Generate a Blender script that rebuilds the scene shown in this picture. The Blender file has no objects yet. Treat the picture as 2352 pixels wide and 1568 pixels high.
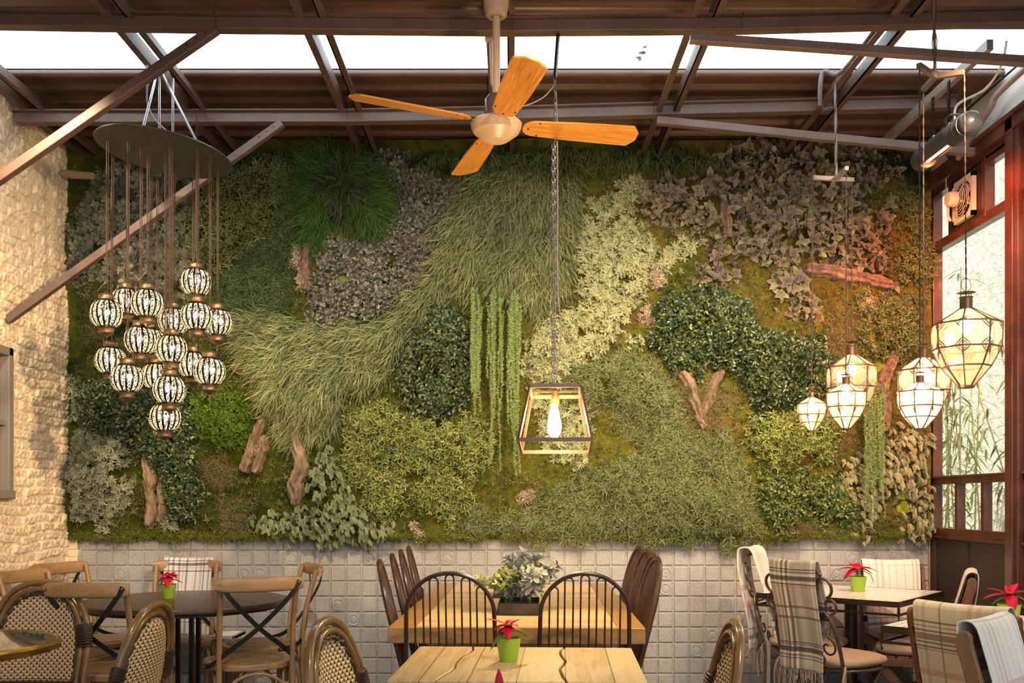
import bpy, bmesh, math, random
import numpy as np
from mathutils import Vector, Matrix

random.seed(7)
RNG = np.random.default_rng(11)
S = bpy.context.scene
COL = S.collection
PI = math.pi

# ------------------------------------------------------------------ camera
FPX = 2180.0          # focal length in photo pixels
CH = 1.28             # camera height
HY = 1150.0           # horizon row
cam_d = bpy.data.cameras.new('camera')
cam = bpy.data.objects.new('camera', cam_d)
COL.objects.link(cam)
cam.location = (0, 0, CH)
cam.rotation_euler = (PI / 2, 0, 0)
cam_d.sensor_width = 36
cam_d.lens = FPX * 36 / 2352
cam_d.shift_y = (HY - 784) / 2352
cam_d.clip_start = 0.05
cam_d.clip_end = 200
S.camera = cam

# ------------------------------------------------------------------ view, world, lights
S.view_settings.view_transform = 'Standard'
S.view_settings.look = 'None'
S.view_settings.gamma = 1
S.view_settings.exposure = 0.95
S.view_settings.use_curve_mapping = False

W = bpy.data.worlds.new('world')
S.world = W
W.use_nodes = True
bg = W.node_tree.nodes['Background']
bg.inputs[0].default_value = (0.70, 0.84, 1.0, 1)
bg.inputs[1].default_value = 0.85

def light(name, kind, loc, energy, color, size=0.1, target=None, spot=None, sy=None, blend=0.6):
    d = bpy.data.lights.new(name, kind)
    d.energy = energy
    d.color = color
    if kind == 'AREA':
        d.size = size
        if sy:
            d.shape = 'RECTANGLE'; d.size_y = sy
    elif kind in ('POINT', 'SPOT'):
        d.shadow_soft_size = size
    if kind == 'SPOT':
        d.spot_size = spot or 1.2
        d.spot_blend = blend
    if kind == 'SUN':
        d.angle = size
    o = bpy.data.objects.new(name, d)
    COL.objects.link(o)
    o.location = loc
    if target is not None:
        v = Vector(target) - Vector(loc)
        o.rotation_euler = v.to_track_quat('-Z', 'Y').to_euler()
    return o

WARM = (1.0, 0.76, 0.47)
# warm ceiling spotlights of the cafe, above and behind the camera's view
for x, e in ((-2.15, 85), (-0.98, 105), (0.95, 145), (2.05, 120)):
    light('spot_lamp', 'SPOT', (x, 3.62, 3.20), e * 1.5, WARM, 0.035, (x * 0.92, 6.1, 1.75), 1.15, blend=1.0)
light('spot_lamp', 'SPOT', (0.5, 2.3, 3.2), 110, WARM, 0.05, (0.2, 6.1, 1.9), 1.0, blend=1.0)
light('brick_fill', 'SPOT', (0.3, 2.0, 2.45), 430, (1.0, 0.70, 0.40), 0.06, (-2.84, 5.6, 1.9), 0.75, blend=1.0)  # added fill spot to warm and brighten the bricks, no fixture there
light('table_fill', 'SPOT', (0.9, 1.6, 3.1), 120, (1.0, 0.78, 0.5), 0.08, (0.2, 3.6, 0.75), 1.1, blend=1.0)  # this and the next two: added fill to brighten the tables
light('table_fill', 'SPOT', (2.3, 2.0, 3.2), 110, (1.0, 0.86, 0.72), 0.10, (2.0, 4.4, 0.75), 1.1, blend=1.0)
light('table_fill', 'SPOT', (-1.3, 2.0, 3.2), 70, (1.0, 0.80, 0.56), 0.10, (-1.7, 4.4, 0.75), 1.1, blend=1.0)
# added uplights without fixtures, to warm and brighten the painted roof sheets
light('roof_fill', 'SPOT', (-0.9, 1.2, 1.9), 42, (1.0, 0.62, 0.36), 0.3, (-0.9, 4.6, 3.6), 1.6)
light('roof_fill', 'SPOT', (1.2, 1.2, 1.9), 42, (1.0, 0.62, 0.36), 0.3, (1.2, 4.6, 3.6), 1.6)
# daylight outside the glazed right-hand wall
light('sun', 'SUN', (6, 0, 8), 6.2, (1.0, 0.96, 0.88), 0.02, (6 + 3.8, 2.4, -2))

# ------------------------------------------------------------------ helpers
def kx(px, Y): return (px - 1176.0) * Y / FPX
def kz(py, Y): return CH + (HY - py) * Y / FPX
def P(px, py, Y): return Vector((kx(px, Y), Y, kz(py, Y)))

def tag(o, label=None, cat=None, group=None, kind=None):
    if label: o['label'] = label
    if cat: o['category'] = cat
    if group: o['group'] = group
    if kind: o['kind'] = kind
    return o

def thing(name, label, cat, loc=(0, 0, 0), rz=0, group=None):
    o = bpy.data.objects.new(name, None)
    COL.objects.link(o)
    o.empty_display_size = 0.1
    o.location = loc
    o.rotation_euler = (0, 0, rz)
    return tag(o, label, cat, group)

def copy_tree(root, loc=None, rz=None, label=None, group=None):
    r = root.copy(); COL.objects.link(r)
    if loc is not None: r.location = loc
    if rz is not None: r.rotation_euler = (0, 0, rz)
    if label: r['label'] = label
    if group: r['group'] = group
    for ch in list(root.children):
        c = ch.copy(); COL.objects.link(c); c.parent = r
        for g in list(ch.children):
            d = g.copy(); COL.objects.link(d); d.parent = c
    return r

def face_dir(dx, dy):       # rotation that turns local +Y to (dx, dy)
    return math.atan2(-dx, dy)

class MB:
    def __init__(s):
        s.v = []; s.f = []; s.uv = None
    def add(s, vs, fs):
        n = len(s.v)
        s.v.extend([tuple(q) for q in vs])
        s.f.extend([tuple(i + n for i in f) for f in fs])
        return s
    def box(s, c, d, R=None):
        hx, hy, hz = d[0] / 2, d[1] / 2, d[2] / 2
        vs = [Vector((x * hx, y * hy, z * hz)) for x, y, z in
              ((-1,-1,-1),(1,-1,-1),(1,1,-1),(-1,1,-1),(-1,-1,1),(1,-1,1),(1,1,1),(-1,1,1))]
        if R is not None: vs = [R @ q for q in vs]
        c = Vector(c)
        return s.add([q + c for q in vs], [(0,3,2,1),(4,5,6,7),(0,1,5,4),(1,2,6,5),(2,3,7,6),(3,0,4,7)])
    def mm(s, a, b):
        return s.box([(a[i] + b[i]) / 2 for i in range(3)], [abs(b[i] - a[i]) for i in range(3)])
    def bar(s, p0, p1, w, h, up=(0, 0, 1)):
        p0 = Vector(p0); p1 = Vector(p1)
        d = (p1 - p0).normalized()
        sd = d.cross(Vector(up))
        if sd.length < 1e-5: sd = d.cross(Vector((0, 1, 0)))
        sd.normalize(); u = sd.cross(d).normalized()
        vs = []
        for p in (p0, p1):
            for a, b in ((-1,-1),(1,-1),(1,1),(-1,1)):
                vs.append(p + sd * a * w / 2 + u * b * h / 2)
        return s.add(vs, [(0,1,2,3),(7,6,5,4),(0,4,5,1),(1,5,6,2),(2,6,7,3),(3,7,4,0)])
    def tube(s, pts, r, n=8, closed=False, caps=True):
        pts = [Vector(p) for p in pts]
        m = len(pts)
        rs = r if isinstance(r, (list, tuple)) else [r] * m
        tang = []
        for i in range(m):
            if closed: t = pts[(i + 1) % m] - pts[i - 1]
            else: t = pts[min(i + 1, m - 1)] - pts[max(i - 1, 0)]
            if t.length < 1e-9: t = Vector((0, 0, 1))
            tang.append(t.normalized())
        a = Vector((0, 0, 1)) if abs(tang[0].z) < 0.9 else Vector((1, 0, 0))
        nrm = (a - tang[0] * a.dot(tang[0])).normalized()
        vs = []
        for i in range(m):
            nrm = nrm - tang[i] * nrm.dot(tang[i])
            if nrm.length < 1e-6: nrm = tang[i].orthogonal()
            nrm.normalize()
            bn = tang[i].cross(nrm)
            for k in range(n):
                an = 2 * PI * k / n
                vs.append(pts[i] + (nrm * math.cos(an) + bn * math.sin(an)) * rs[i])
        fs = []
        seg = m if closed else m - 1
        for i in range(seg):
            j = (i + 1) % m
            for k in range(n):
                l = (k + 1) % n
                fs.append((i * n + k, i * n + l, j * n + l, j * n + k))
        if caps and not closed:
            fs.append(tuple(range(n - 1, -1, -1)))
            fs.append(tuple((m - 1) * n + k for k in range(n)))
        return s.add(vs, fs)
    def lathe(s, prof, n=20, c=(0, 0, 0), M=None, rib=0, ribs=16):
        vs = []
        for r, z in prof:
            for k in range(n):
                an = 2 * PI * k / n
                rr = r * (1 - rib * (0.5 + 0.5 * math.cos(an * ribs)))
                q = Vector((rr * math.cos(an), rr * math.sin(an), z))
                if M is not None: q = M @ q
                vs.append(q + Vector(c))
        fs = []
        for i in range(len(prof) - 1):
            for k in range(n):
                l = (k + 1) % n
                fs.append((i * n + k, i * n + l, (i + 1) * n + l, (i + 1) * n + k))
        if prof[0][0] > 1e-6 and not getattr(s, 'open', False): fs.append(tuple(range(n - 1, -1, -1)))
        if prof[-1][0] > 1e-6 and not getattr(s, 'open', False): fs.append(tuple((len(prof) - 1) * n + k for k in range(n)))
        return s.add(vs, fs)
    def ball(s, c, r, n=12, m=8, sc=(1, 1, 1)):
        vs = [Vector((c[0], c[1], c[2] - r * sc[2]))]
        for i in range(1, m):
            ph = PI * i / m
            for k in range(n):
                an = 2 * PI * k / n
                vs.append(Vector((c[0] + r * sc[0] * math.sin(ph) * math.cos(an), c[1] + r * sc[1] * math.sin(ph) * math.sin(an), c[2] - r * sc[2] * math.cos(ph))))
        vs.append(Vector((c[0], c[1], c[2] + r * sc[2])))
        fs = []
        for k in range(n):
            l = (k + 1) % n
            fs.append((0, 1 + l, 1 + k))
            for i in range(m - 2):
                a = 1 + i * n
                fs.append((a + k, a + l, a + n + l, a + n + k))
            a = 1 + (m - 2) * n
            fs.append((a + k, a + l, len(vs) - 1))
        return s.add(vs, fs)
    def strip(s, pts, wd, w, th):      # flat metal strap along pts, width direction(s) wd
        pts = [Vector(p) for p in pts]
        vs = []; m = len(pts)
        for i, p in enumerate(pts):
            t = (pts[min(i + 1, m - 1)] - pts[max(i - 1, 0)]).normalized()
            ww = Vector(wd[i] if isinstance(wd, list) else wd)
            ww = (ww - t * ww.dot(t)).normalized()
            nn = t.cross(ww)
            for a, b in ((-1,-1),(1,-1),(1,1),(-1,1)):
                vs.append(p + ww * a * w / 2 + nn * b * th / 2)
        fs = [(0,1,2,3), tuple((m - 1) * 4 + k for k in (3,2,1,0))]
        for i in range(m - 1):
            for k in range(4):
                l = (k + 1) % 4
                fs.append((i*4+k, (i+1)*4+k, (i+1)*4+l, i*4+l))
        return s.add(vs, fs)
    def prism(s, poly, z0, z1, M=None):
        n = len(poly)
        vs = [Vector((x, y, z0)) for x, y in poly] + [Vector((x, y, z1)) for x, y in poly]
        if M is not None: vs = [M @ q for q in vs]
        fs = [tuple(range(n - 1, -1, -1)), tuple(range(n, 2 * n))]
        for k in range(n):
            l = (k + 1) % n
            fs.append((k, l, n + l, n + k))
        return s.add(vs, fs)
    def build(s, name, mat, parent=None, world=False, smooth=True, bevel=0, angle=35, kind=None, solid=0):
        v = s.v
        loc = (0, 0, 0)
        if world:
            if parent is not None:
                L = parent.location
                v = [(a[0] - L.x, a[1] - L.y, a[2] - L.z) for a in v]
            else:
                A = np.array(v)
                loc = ((A[:, 0].min() + A[:, 0].max()) / 2, (A[:, 1].min() + A[:, 1].max()) / 2, A[:, 2].min())
                v = (A - np.array(loc)).tolist()
        me = bpy.data.meshes.new(name)
        me.from_pydata(v, [], s.f)
        if s.uv is not None:
            ul = me.uv_layers.new(name='UVMap')
            idx = np.empty(len(me.loops), dtype=np.int32)
            me.loops.foreach_get('vertex_index', idx)
            ul.data.foreach_set('uv', np.array(s.uv, dtype=np.float32)[idx].ravel())
        else:
            bm = bmesh.new(); bm.from_mesh(me)
            bmesh.ops.recalc_face_normals(bm, faces=bm.faces)
            bm.to_mesh(me); bm.free()
        if smooth:
            me.polygons.foreach_set('use_smooth', [True] * len(me.polygons))
            me.set_sharp_from_angle(angle=math.radians(angle))
        me.materials.append(mat)
        o = bpy.data.objects.new(name, me)
        COL.objects.link(o)
        o.location = loc
        if parent is not None: o.parent = parent
        if bevel:
            b = o.modifiers.new('bevel', 'BEVEL'); b.width = bevel; b.segments = 2; b.limit_method = 'ANGLE'; b.angle_limit = math.radians(40)
        if solid:
            b = o.modifiers.new('solid', 'SOLIDIFY'); b.thickness = solid; b.offset = 0
        if kind: o['kind'] = kind
        return o

def catmull(pts, k=6, closed=False):
    pts = [Vector(p) for p in pts]
    n = len(pts); out = []
    rng = range(n) if closed else range(n - 1)
    for i in rng:
        if closed: p0, p1, p2, p3 = pts[i - 1], pts[i], pts[(i + 1) % n], pts[(i + 2) % n]
        else: p0, p1, p2, p3 = pts[max(i - 1, 0)], pts[i], pts[i + 1], pts[min(i + 2, n - 1)]
        for j in range(k):
            t = j / k
            out.append(0.5 * ((2 * p1) + (p2 - p0) * t + (2 * p0 - 5 * p1 + 4 * p2 - p3) * t * t + (3 * p1 - p0 - 3 * p2 + p3) * t ** 3))
    if not closed: out.append(pts[-1])
    return out

# ------------------------------------------------------------------ materials
def newmat(name):
    m = bpy.data.materials.new(name); m.use_nodes = True
    nt = m.node_tree
    return m, nt, nt.nodes['Principled BSDF']

def N(nt, t, **kw):
    n = nt.nodes.new(t)
    for k, v in kw.items(): setattr(n, k, v)
    return n

def L(nt, a, b): nt.links.new(a, b)

def ramp(nt, fac, stops, interp='LINEAR'):
    r = N(nt, 'ShaderNodeValToRGB')
    cr = r.color_ramp; cr.interpolation = interp
    while len(cr.elements) > 1: cr.elements.remove(cr.elements[-1])
    cr.elements[0].position = stops[0][0]; cr.elements[0].color = (*stops[0][1], 1)
    for p, c in stops[1:]:
        e = cr.elements.new(p); e.color = (*c, 1)
    if fac is not None: L(nt, fac, r.inputs[0])
    return r

def mix(nt, fac, a, b, mode='MIX'):
    n = N(nt, 'ShaderNodeMix', data_type='RGBA', blend_type=mode)
    for sock, val in ((n.inputs[0], fac), (n.inputs[6], a), (n.inputs[7], b)):
        if hasattr(val, 'is_linked') or hasattr(val, 'links'): L(nt, val, sock)
        elif isinstance(val, tuple): sock.default_value = (*val, 1)
        else: sock.default_value = val
    return n.outputs[2]

def mathn(nt, op, a, b=None, clamp=False):
    n = N(nt, 'ShaderNodeMath', operation=op, use_clamp=clamp)
    for i, val in enumerate((a, b)):
        if val is None: continue
        if hasattr(val, 'links'): L(nt, val, n.inputs[i])
        else: n.inputs[i].default_value = val
    return n.outputs[0]

def noise(nt, vec, scale, detail=4, rough=0.55, dist=0):
    n = N(nt, 'ShaderNodeTexNoise')
    n.inputs['Scale'].default_value = scale
    n.inputs['Detail'].default_value = detail
    n.inputs['Roughness'].default_value = rough
    n.inputs['Distortion'].default_value = dist
    if vec is not None: L(nt, vec, n.inputs['Vector'])
    return n.outputs[0]

def coords(nt, scale=(1, 1, 1), kind='Object', rot=(0, 0, 0)):
    tc = N(nt, 'ShaderNodeTexCoord')
    mp = N(nt, 'ShaderNodeMapping')
    mp.inputs['Scale'].default_value = scale
    mp.inputs['Rotation'].default_value = rot
    L(nt, tc.outputs[kind], mp.inputs[0])
    return mp.outputs[0]

def bump(nt, bs, h, strength=0.3, dist=0.01):
    b = N(nt, 'ShaderNodeBump')
    b.inputs['Strength'].default_value = strength
    b.inputs['Distance'].default_value = dist
    L(nt, h, b.inputs['Height']); L(nt, b.outputs[0], bs.inputs['Normal'])

def plain(name, c, rough=0.5, metal=0.0, var=0.15, scale=8, bmp=0.0, c2=None, spec=0.5, bscale=None):
    m, nt, bs = newmat(name)
    bs.inputs['Roughness'].default_value = rough
    bs.inputs['Metallic'].default_value = metal
    bs.inputs['Specular IOR Level'].default_value = spec
    v = coords(nt)
    f = noise(nt, v, scale)
    c2 = c2 or tuple(x * (1 - var) for x in c)
    r = ramp(nt, f, [(0.35, c2), (0.65, c)])
    L(nt, r.outputs[0], bs.inputs['Base Color'])
    if bmp: bump(nt, bs, noise(nt, v, bscale or scale * 6, 5), bmp, 0.004)
    return m

def wood(name, c, dark, scale=(1, 12, 12), rough=0.45, bmp=0.15, ring=6.0):
    m, nt, bs = newmat(name)
    bs.inputs['Roughness'].default_value = rough
    v = coords(nt, scale)
    f = noise(nt, v, ring, 6, 0.6, 0.6)
    f2 = noise(nt, coords(nt, tuple(x * 3 for x in scale)), ring * 3, 3)
    r = ramp(nt, f, [(0.3, dark), (0.5, tuple((a + b) / 2 for a, b in zip(c, dark))), (0.68, c)])
    o = mix(nt, 0.35, r.outputs[0], ramp(nt, f2, [(0.35, dark), (0.6, c)]).outputs[0])
    L(nt, o, bs.inputs['Base Color'])
    bump(nt, bs, f2, bmp, 0.003)
    return m

def emis(name, c, strength):
    m, nt, bs = newmat(name)
    bs.inputs['Base Color'].default_value = (*c, 1)
    bs.inputs['Emission Color'].default_value = (*c, 1)
    bs.inputs['Emission Strength'].default_value = strength
    return m

def pane(name, tint=(1, 1, 1), transp=0.85, transl=0.0, rough=0.03):
    m, nt, bs = newmat(name)
    nt.nodes.remove(bs)
    out = nt.nodes['Material Output']
    tr = N(nt, 'ShaderNodeBsdfTransparent'); tr.inputs[0].default_value = (*tint, 1)
    gl = N(nt, 'ShaderNodeBsdfGlossy'); gl.inputs['Roughness'].default_value = rough
    gl.inputs[0].default_value = (0.9, 0.95, 1, 1)
    tl = N(nt, 'ShaderNodeBsdfTranslucent'); tl.inputs[0].default_value = (*tint, 1)
    m1 = N(nt, 'ShaderNodeMixShader'); m2 = N(nt, 'ShaderNodeMixShader')
    tot = transp + transl
    m1.inputs[0].default_value = transl / tot if tot else 0
    L(nt, tr.outputs[0], m1.inputs[1]); L(nt, tl.outputs[0], m1.inputs[2])
    m2.inputs[0].default_value = 1 - tot
    L(nt, m1.outputs[0], m2.inputs[1]); L(nt, gl.outputs[0], m2.inputs[2])
    L(nt, m2.outputs[0], out.inputs[0])
    return m
# ================================================================== the shell
WY = 6.104      # front face of the tiled back wall
XL, XR = -2.845, 2.694
ZR = 3.60       # underside of the roof sheets
KW = WY / FPX

def struct(o):
    o['kind'] = 'structure'; return o

# floor
M_floor = plain('floor_stone', (0.16, 0.14, 0.12), 0.6, scale=3, bmp=0.2)
m = MB(); m.mm((-6, -3, -0.06), (8, 12, 0)); struct(m.build('floor', M_floor, world=True, smooth=False))

# ---- back wall core, tiles
M_core = plain('wall_core', (0.12, 0.09, 0.06), 0.9)
m = MB(); m.mm((XL - 0.2, WY + 0.03, 0), (XR + 0.05, WY + 0.28, 3.62)); struct(m.build('wall_back', M_core, world=True, smooth=False))

M_tile, nt, bs = newmat('cement_tile')
bs.inputs['Roughness'].default_value = 0.75
v = coords(nt)
f = noise(nt, v, 3.0, 5); g = noise(nt, v, 90, 3)
cc = ramp(nt, f, [(0.3, (0.27, 0.265, 0.275)), (0.7, (0.41, 0.40, 0.405))])
L(nt, mix(nt, 0.35, cc.outputs[0], ramp(nt, g, [(0.3, (0.19, 0.185, 0.19)), (0.6, (0.45, 0.44, 0.44))]).outputs[0]), bs.inputs['Base Color'])
bump(nt, bs, g, 0.35, 0.002)
circ = [(274,1315),(345,1249),(379,1279),(634,1249),(668,1283),(563,1317),(595,1317),(563,1350),(595,1350),(850,1285),(884,1285),(850,1250),(884,1250),
        (776,1390),(812,1426),(597,1530),(597,1562),(989,1254),(1026,1286),(1059,1320),(1340,1320),(1511,1323),(1511,1356),(1645,1460),(1612,1494),(1712,1491),
        (1913,1319),(1946,1288),(1979,1288),(1946,1254),(1979,1254),(2075,1287),(2107,1254),(452,1395),(1240,1390)]
PW, PH, X0, Z0 = 0.1002, 0.0988, kx(401, WY), kz(1264.3, WY)
cset = set((math.floor((kx(a, WY) - X0) / PW), math.floor((Z0 - kz(b, WY)) / PH)) for a, b in circ)
m = MB()
TX0, TX1 = kx(181, WY), kx(2133, WY)
m.mm((TX0, WY + 0.004, 0), (TX1, WY + 0.03, 1.05))
for i in range(math.floor((TX0 - X0) / PW), math.ceil((TX1 - X0) / PW)):
    for j in range(-1, 10):
        x0 = max(X0 + i * PW, TX0); x1 = min(X0 + (i + 1) * PW, TX1)
        z1 = Z0 - j * PH; z0 = z1 - PH
        if j == -1: z1 = 1.045
        if x1 - x0 < 0.02 or z0 < -0.01: continue
        ga = 0.0035 if i % 2 == 0 else 0.0022; gb = 0.0022 if i % 2 == 0 else 0.0035
        ta = 0.0022 if j % 2 == 0 else 0.0035; tb = 0.0035 if j % 2 == 0 else 0.0022
        a, b, c, d = x0 + ga, x1 - gb, z0 + tb, z1 - ta
        e = 0.006; y0 = WY + 0.0045; y1 = WY - 0.005 + random.uniform(-0.0012, 0.0012)
        m.add([(a, y0, c), (b, y0, c), (b, y0, d), (a, y0, d), (a + e, y1, c + e), (b - e, y1, c + e), (b - e, y1, d - e), (a + e, y1, d - e)],
              [(4, 5, 6, 7), (0, 1, 5, 4), (1, 2, 6, 5), (2, 3, 7, 6), (3, 0, 4, 7)])
        if (i, j) in cset and b - a > 0.08 and d - c > 0.08:
            cx, cz = (x0 + x1) / 2, (z0 + z1) / 2
            M = Matrix.Translation((cx, y1, cz)) @ Matrix.Rotation(PI / 2, 4, 'X')
            m.lathe([(0.040, -0.0005), (0.036, 0.004), (0.033, 0.004), (0.028, 0.0005), (0.025, 0.0005), (0.019, 0.0035), (0.0, 0.004)], 28, M=M)
struct(m.build('wall_back_tiles', M_tile, world=True, smooth=False))
m = MB(); m.mm((TX1, WY - 0.012, 0), (TX1 + 0.022, WY + 0.03, 1.04)); struct(m.build('trim_1', plain('tan_strip', (0.5, 0.33, 0.16)), world=True, smooth=False))
# thin timber ledge the planting rests on
m = MB(); m.mm((TX0, WY - 0.02, 1.028), (TX1, WY + 0.03, 1.045)); struct(m.build('trim_2', plain('ledge_wood', (0.45, 0.30, 0.16)), world=True, smooth=False))

# ---- left wall: rough painted brick, real relief
def fbm(x, y, seed=0, oct=4):
    r = np.random.default_rng(seed); out = np.zeros_like(x)
    a = 1.0
    for o in range(oct):
        for _ in range(3):
            th = r.uniform(0, 2 * PI); ph = r.uniform(0, 2 * PI); fr = (2 ** o) * r.uniform(0.8, 1.3)
            out += a * np.sin((x * math.cos(th) + y * math.sin(th)) * fr + ph) / 3
        a *= 0.55
    return out

def grid_obj(name, X, Y, Z, mat, parent=None):
    nu, nv = X.shape
    v = np.stack([X, Y, Z], -1).reshape(-1, 3)
    idx = np.arange(nu * nv).reshape(nu, nv)
    f = np.stack([idx[:-1, :-1], idx[1:, :-1], idx[1:, 1:], idx[:-1, 1:]], -1).reshape(-1, 4)
    return np_obj(name, v, f, mat, parent)

def np_obj(name, v, f, mat, parent=None, attr=None, smooth=True, origin=None):
    v = np.asarray(v, dtype=np.float64)
    if origin is None and parent is None:
        origin = np.array([(v[:, 0].min() + v[:, 0].max()) / 2, (v[:, 1].min() + v[:, 1].max()) / 2, v[:, 2].min()])
    elif origin is None: origin = np.array(parent.location)
    v = v - origin
    me = bpy.data.meshes.new(name)
    n = len(v); k = f.shape[1]
    me.vertices.add(n); me.vertices.foreach_set('co', v.astype(np.float32).ravel())
    me.loops.add(f.size); me.loops.foreach_set('vertex_index', f.astype(np.int32).ravel())
    me.polygons.add(len(f)); me.polygons.foreach_set('loop_start', np.arange(0, f.size, k, dtype=np.int32))
    me.polygons.foreach_set('loop_total', np.full(len(f), k, dtype=np.int32))
    me.polygons.foreach_set('use_smooth', np.full(len(f), smooth))
    if attr is not None:
        a = me.attributes.new('leaf', 'FLOAT_COLOR', 'POINT')
        a.data.foreach_set('color', attr.astype(np.float32).ravel())
    me.update(calc_edges=True); me.validate()
    me.materials.append(mat)
    o = bpy.data.objects.new(name, me); COL.objects.link(o)
    if parent is None: o.location = origin
    else: o.parent = parent
    return o

def hashn(a, b, s=0):
    x = np.sin(a * 127.1 + b * 311.7 + s * 74.7) * 43758.5453
    return x - np.floor(x)

def brick_wall(y0, y1, z0, z1, hole):
    ny = int((y1 - y0) / 0.0068); nz = int((z1 - z0) / 0.0060)
    Y, Z = np.meshgrid(np.linspace(y0, y1, ny), np.linspace(z0, z1, nz), indexing='ij')
    wz = Z + 0.010 * fbm(Y * 9, Z * 9, 3, 3)
    wy = Y + 0.012 * fbm(Y * 11, Z * 11, 4, 3)
    rh, bw = 0.0545, 0.155
    row = np.floor(wz / rh)
    off = np.where(row % 2 == 0, 0, 0.5) * bw + (hashn(row, 0 * row) - .5) * 0.05
    col = np.floor((wy + off) / bw)
    fz = wz / rh - row; fy = (wy + off) / bw - col
    ez = np.minimum(fz, 1 - fz) * rh; ey = np.minimum(fy, 1 - fy) * bw
    e = np.minimum(ez, ey)
    prof = np.clip((e - 0.0015 + 0.0035 * fbm(Y * 70, Z * 70, 15, 3)) / 0.0065, 0, 1) ** 0.5
    out = hashn(row, col, 2)
    h = prof * (0.010 + 0.024 * out) * (1 - 0.25 * (1 - fz)) * (1 - .55 * (hashn(row, col, 9) > .93))
    h += 0.0065 * np.abs(fbm(Y * 38, Z * 52, 5, 5)) * prof + 0.0035 * fbm(Y * 150, Z * 170, 6, 3)
    smooth = np.clip(fbm(Y * 2.2, Z * 2.2, 8, 2) * 1.1 + 0.1, 0, 1)     # plaster-smeared zones
    h = h * (1 - 0.45 * smooth) + 0.010 * smooth
    X = XL + h - 0.015
    inside = (Y > hole[0]) & (Y < hole[1]) & (Z > hole[2]) & (Z < hole[3])
    X = np.where(inside, XL - 0.03, X)
    return X, Y, Z

M_brick, nt, bs = newmat('painted_brick')
bs.inputs['Roughness'].default_value = 0.85
v = coords(nt)
f = noise(nt, v, 2.5, 6); g = noise(nt, v, 22, 5, 0.65); h = noise(nt, v, 110, 3)
a = ramp(nt, f, [(0.3, (0.58, 0.42, 0.25)), (0.7, (0.80, 0.65, 0.45))])
b = ramp(nt, g, [(0.28, (0.40, 0.24, 0.11)), (0.44, (0.72, 0.56, 0.38)), (0.6, (0.84, 0.76, 0.62))])
L(nt, mix(nt, 0.5, a.outputs[0], b.outputs[0]), bs.inputs['Base Color'])
bump(nt, bs, h, 0.4, 0.004)
Xg, Yg, Zg = brick_wall(2.5, WY + 0.1, 0.0, 3.62, (4.42, 5.34, 1.31, 2.12))
struct(grid_obj('wall_left', Xg, Yg, Zg, M_brick))
m = MB(); m.mm((XL - 0.3, -2, 0), (XL - 0.045, WY + 0.2, 3.62)); m.mm((XL - 0.3, -2, 0), (XL - 0.01, 2.52, 3.62)); struct(m.build('wall_left_core', M_brick, world=True, smooth=False))
# plaster return where the left wall meets the tiles
m = MB()
pts = []
for k in range(24):
    z = k * 1.06 / 23
    pts.append((XL + 0.03 + random.uniform(0, 0.02), z))
for (xa, za), (xb, zb) in zip(pts[:-1], pts[1:]):
    m.mm((XL - 0.02, WY - 0.02, za), (xa + 0.02, WY + 0.03, zb))
struct(m.build('trim_3', M_brick, world=True, bevel=0.006))

# sash window in the left wall
M_oldwood = plain('weathered_paint', (0.24, 0.17, 0.12), 0.7, c2=(0.17, 0.18, 0.17), scale=25, bmp=0.5)
M_glassd = pane('window_glass', (0.75, 0.82, 0.85), 0.7)
w = thing('window_1', None, None, (XL, 4.88, 1.29)); struct(w)
m = MB(); ya, yb, za, zb = 4.40, 5.356, 1.29, 2.14
x0, x1 = XL - 0.03, XL + 0.035
t = 0.05
m.mm((x0, ya, za), (x1, ya + t, zb)); m.mm((x0, yb - t, za), (x1, yb, zb)); m.mm((x0, ya, zb - t), (x1, yb, zb)); m.mm((x0, ya, za), (x1 + 0.012, yb, za + t))
m.build('window_frame', M_oldwood, w, world=True, bevel=0.006)
m = MB(); m.mm((x0, ya + t, 1.70), (x1 - 0.02, yb - t, 1.735)); m.mm((x0, 4.86, za + t), (x1 - 0.025, 4.89, zb - t)); m.build('sash_bar', M_oldwood, w, world=True, bevel=0.004)
m = MB(); m.mm((x0 + 0.008, ya + t, za + t), (x0 + 0.014, yb - t, zb - t)); m.build('glass', M_glassd, w, world=True)

# timber stub poking from the top of the left wall
m = MB(); p0, p1 = P(158, 400, 5.98), P(212, 404, 5.9)
m.tube([p0 - Vector((0.1, 0, 0)), p0, p1], [0.028, 0.028, 0.022], 10)
tag(m.build('beam_stub', plain('pale_wood', (0.36, 0.24, 0.14), 0.8, scale=30, bmp=0.4), world=True), 'short pale timber stub poking out of the brick wall below the roof', 'timber')

# ---- roof: corrugated sheets with a skylight band between them
M_sheet = plain('brown_sheet', (0.10, 0.045, 0.029), 0.42, 0.0, var=0.25, scale=3)
def sheet(name, y0, y1, x0=-3.2, x1=2.72, z=ZR):
    n = int((y1 - y0) / 0.0095)
    prof = []
    for i in range(n + 1):
        y = y0 + (y1 - y0) * i / n
        ph = (y / 0.165) % 1.0
        if ph < 0.12: h = ph / 0.12
        elif ph < 0.42: h = 1
        elif ph < 0.54: h = 1 - (ph - 0.42) / 0.12
        else: h = 0
        prof.append((y, z + 0.03 * h))
    m = MB()
    for (y, zz) in prof: m.v += [(x0, y, zz), (x1, y, zz)]
    k = len(prof)
    for (y, zz) in prof: m.v += [(x0, y, zz + 0.003), (x1, y, zz + 0.003)]
    for i in range(k - 1):
        a = 2 * i
        m.f += [(a, a + 1, a + 3, a + 2), (2 * k + a, 2 * k + a + 2, 2 * k + a + 3, 2 * k + a + 1)]
    m.f += [(0, 2 * k, 2 * k + 1, 1), (2 * k - 2, 2 * k - 1, 4 * k - 1, 4 * k - 2)]
    return m.build(name, M_sheet, world=True, smooth=False)
SKY0, SKY1 = 4.70, 5.165
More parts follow.
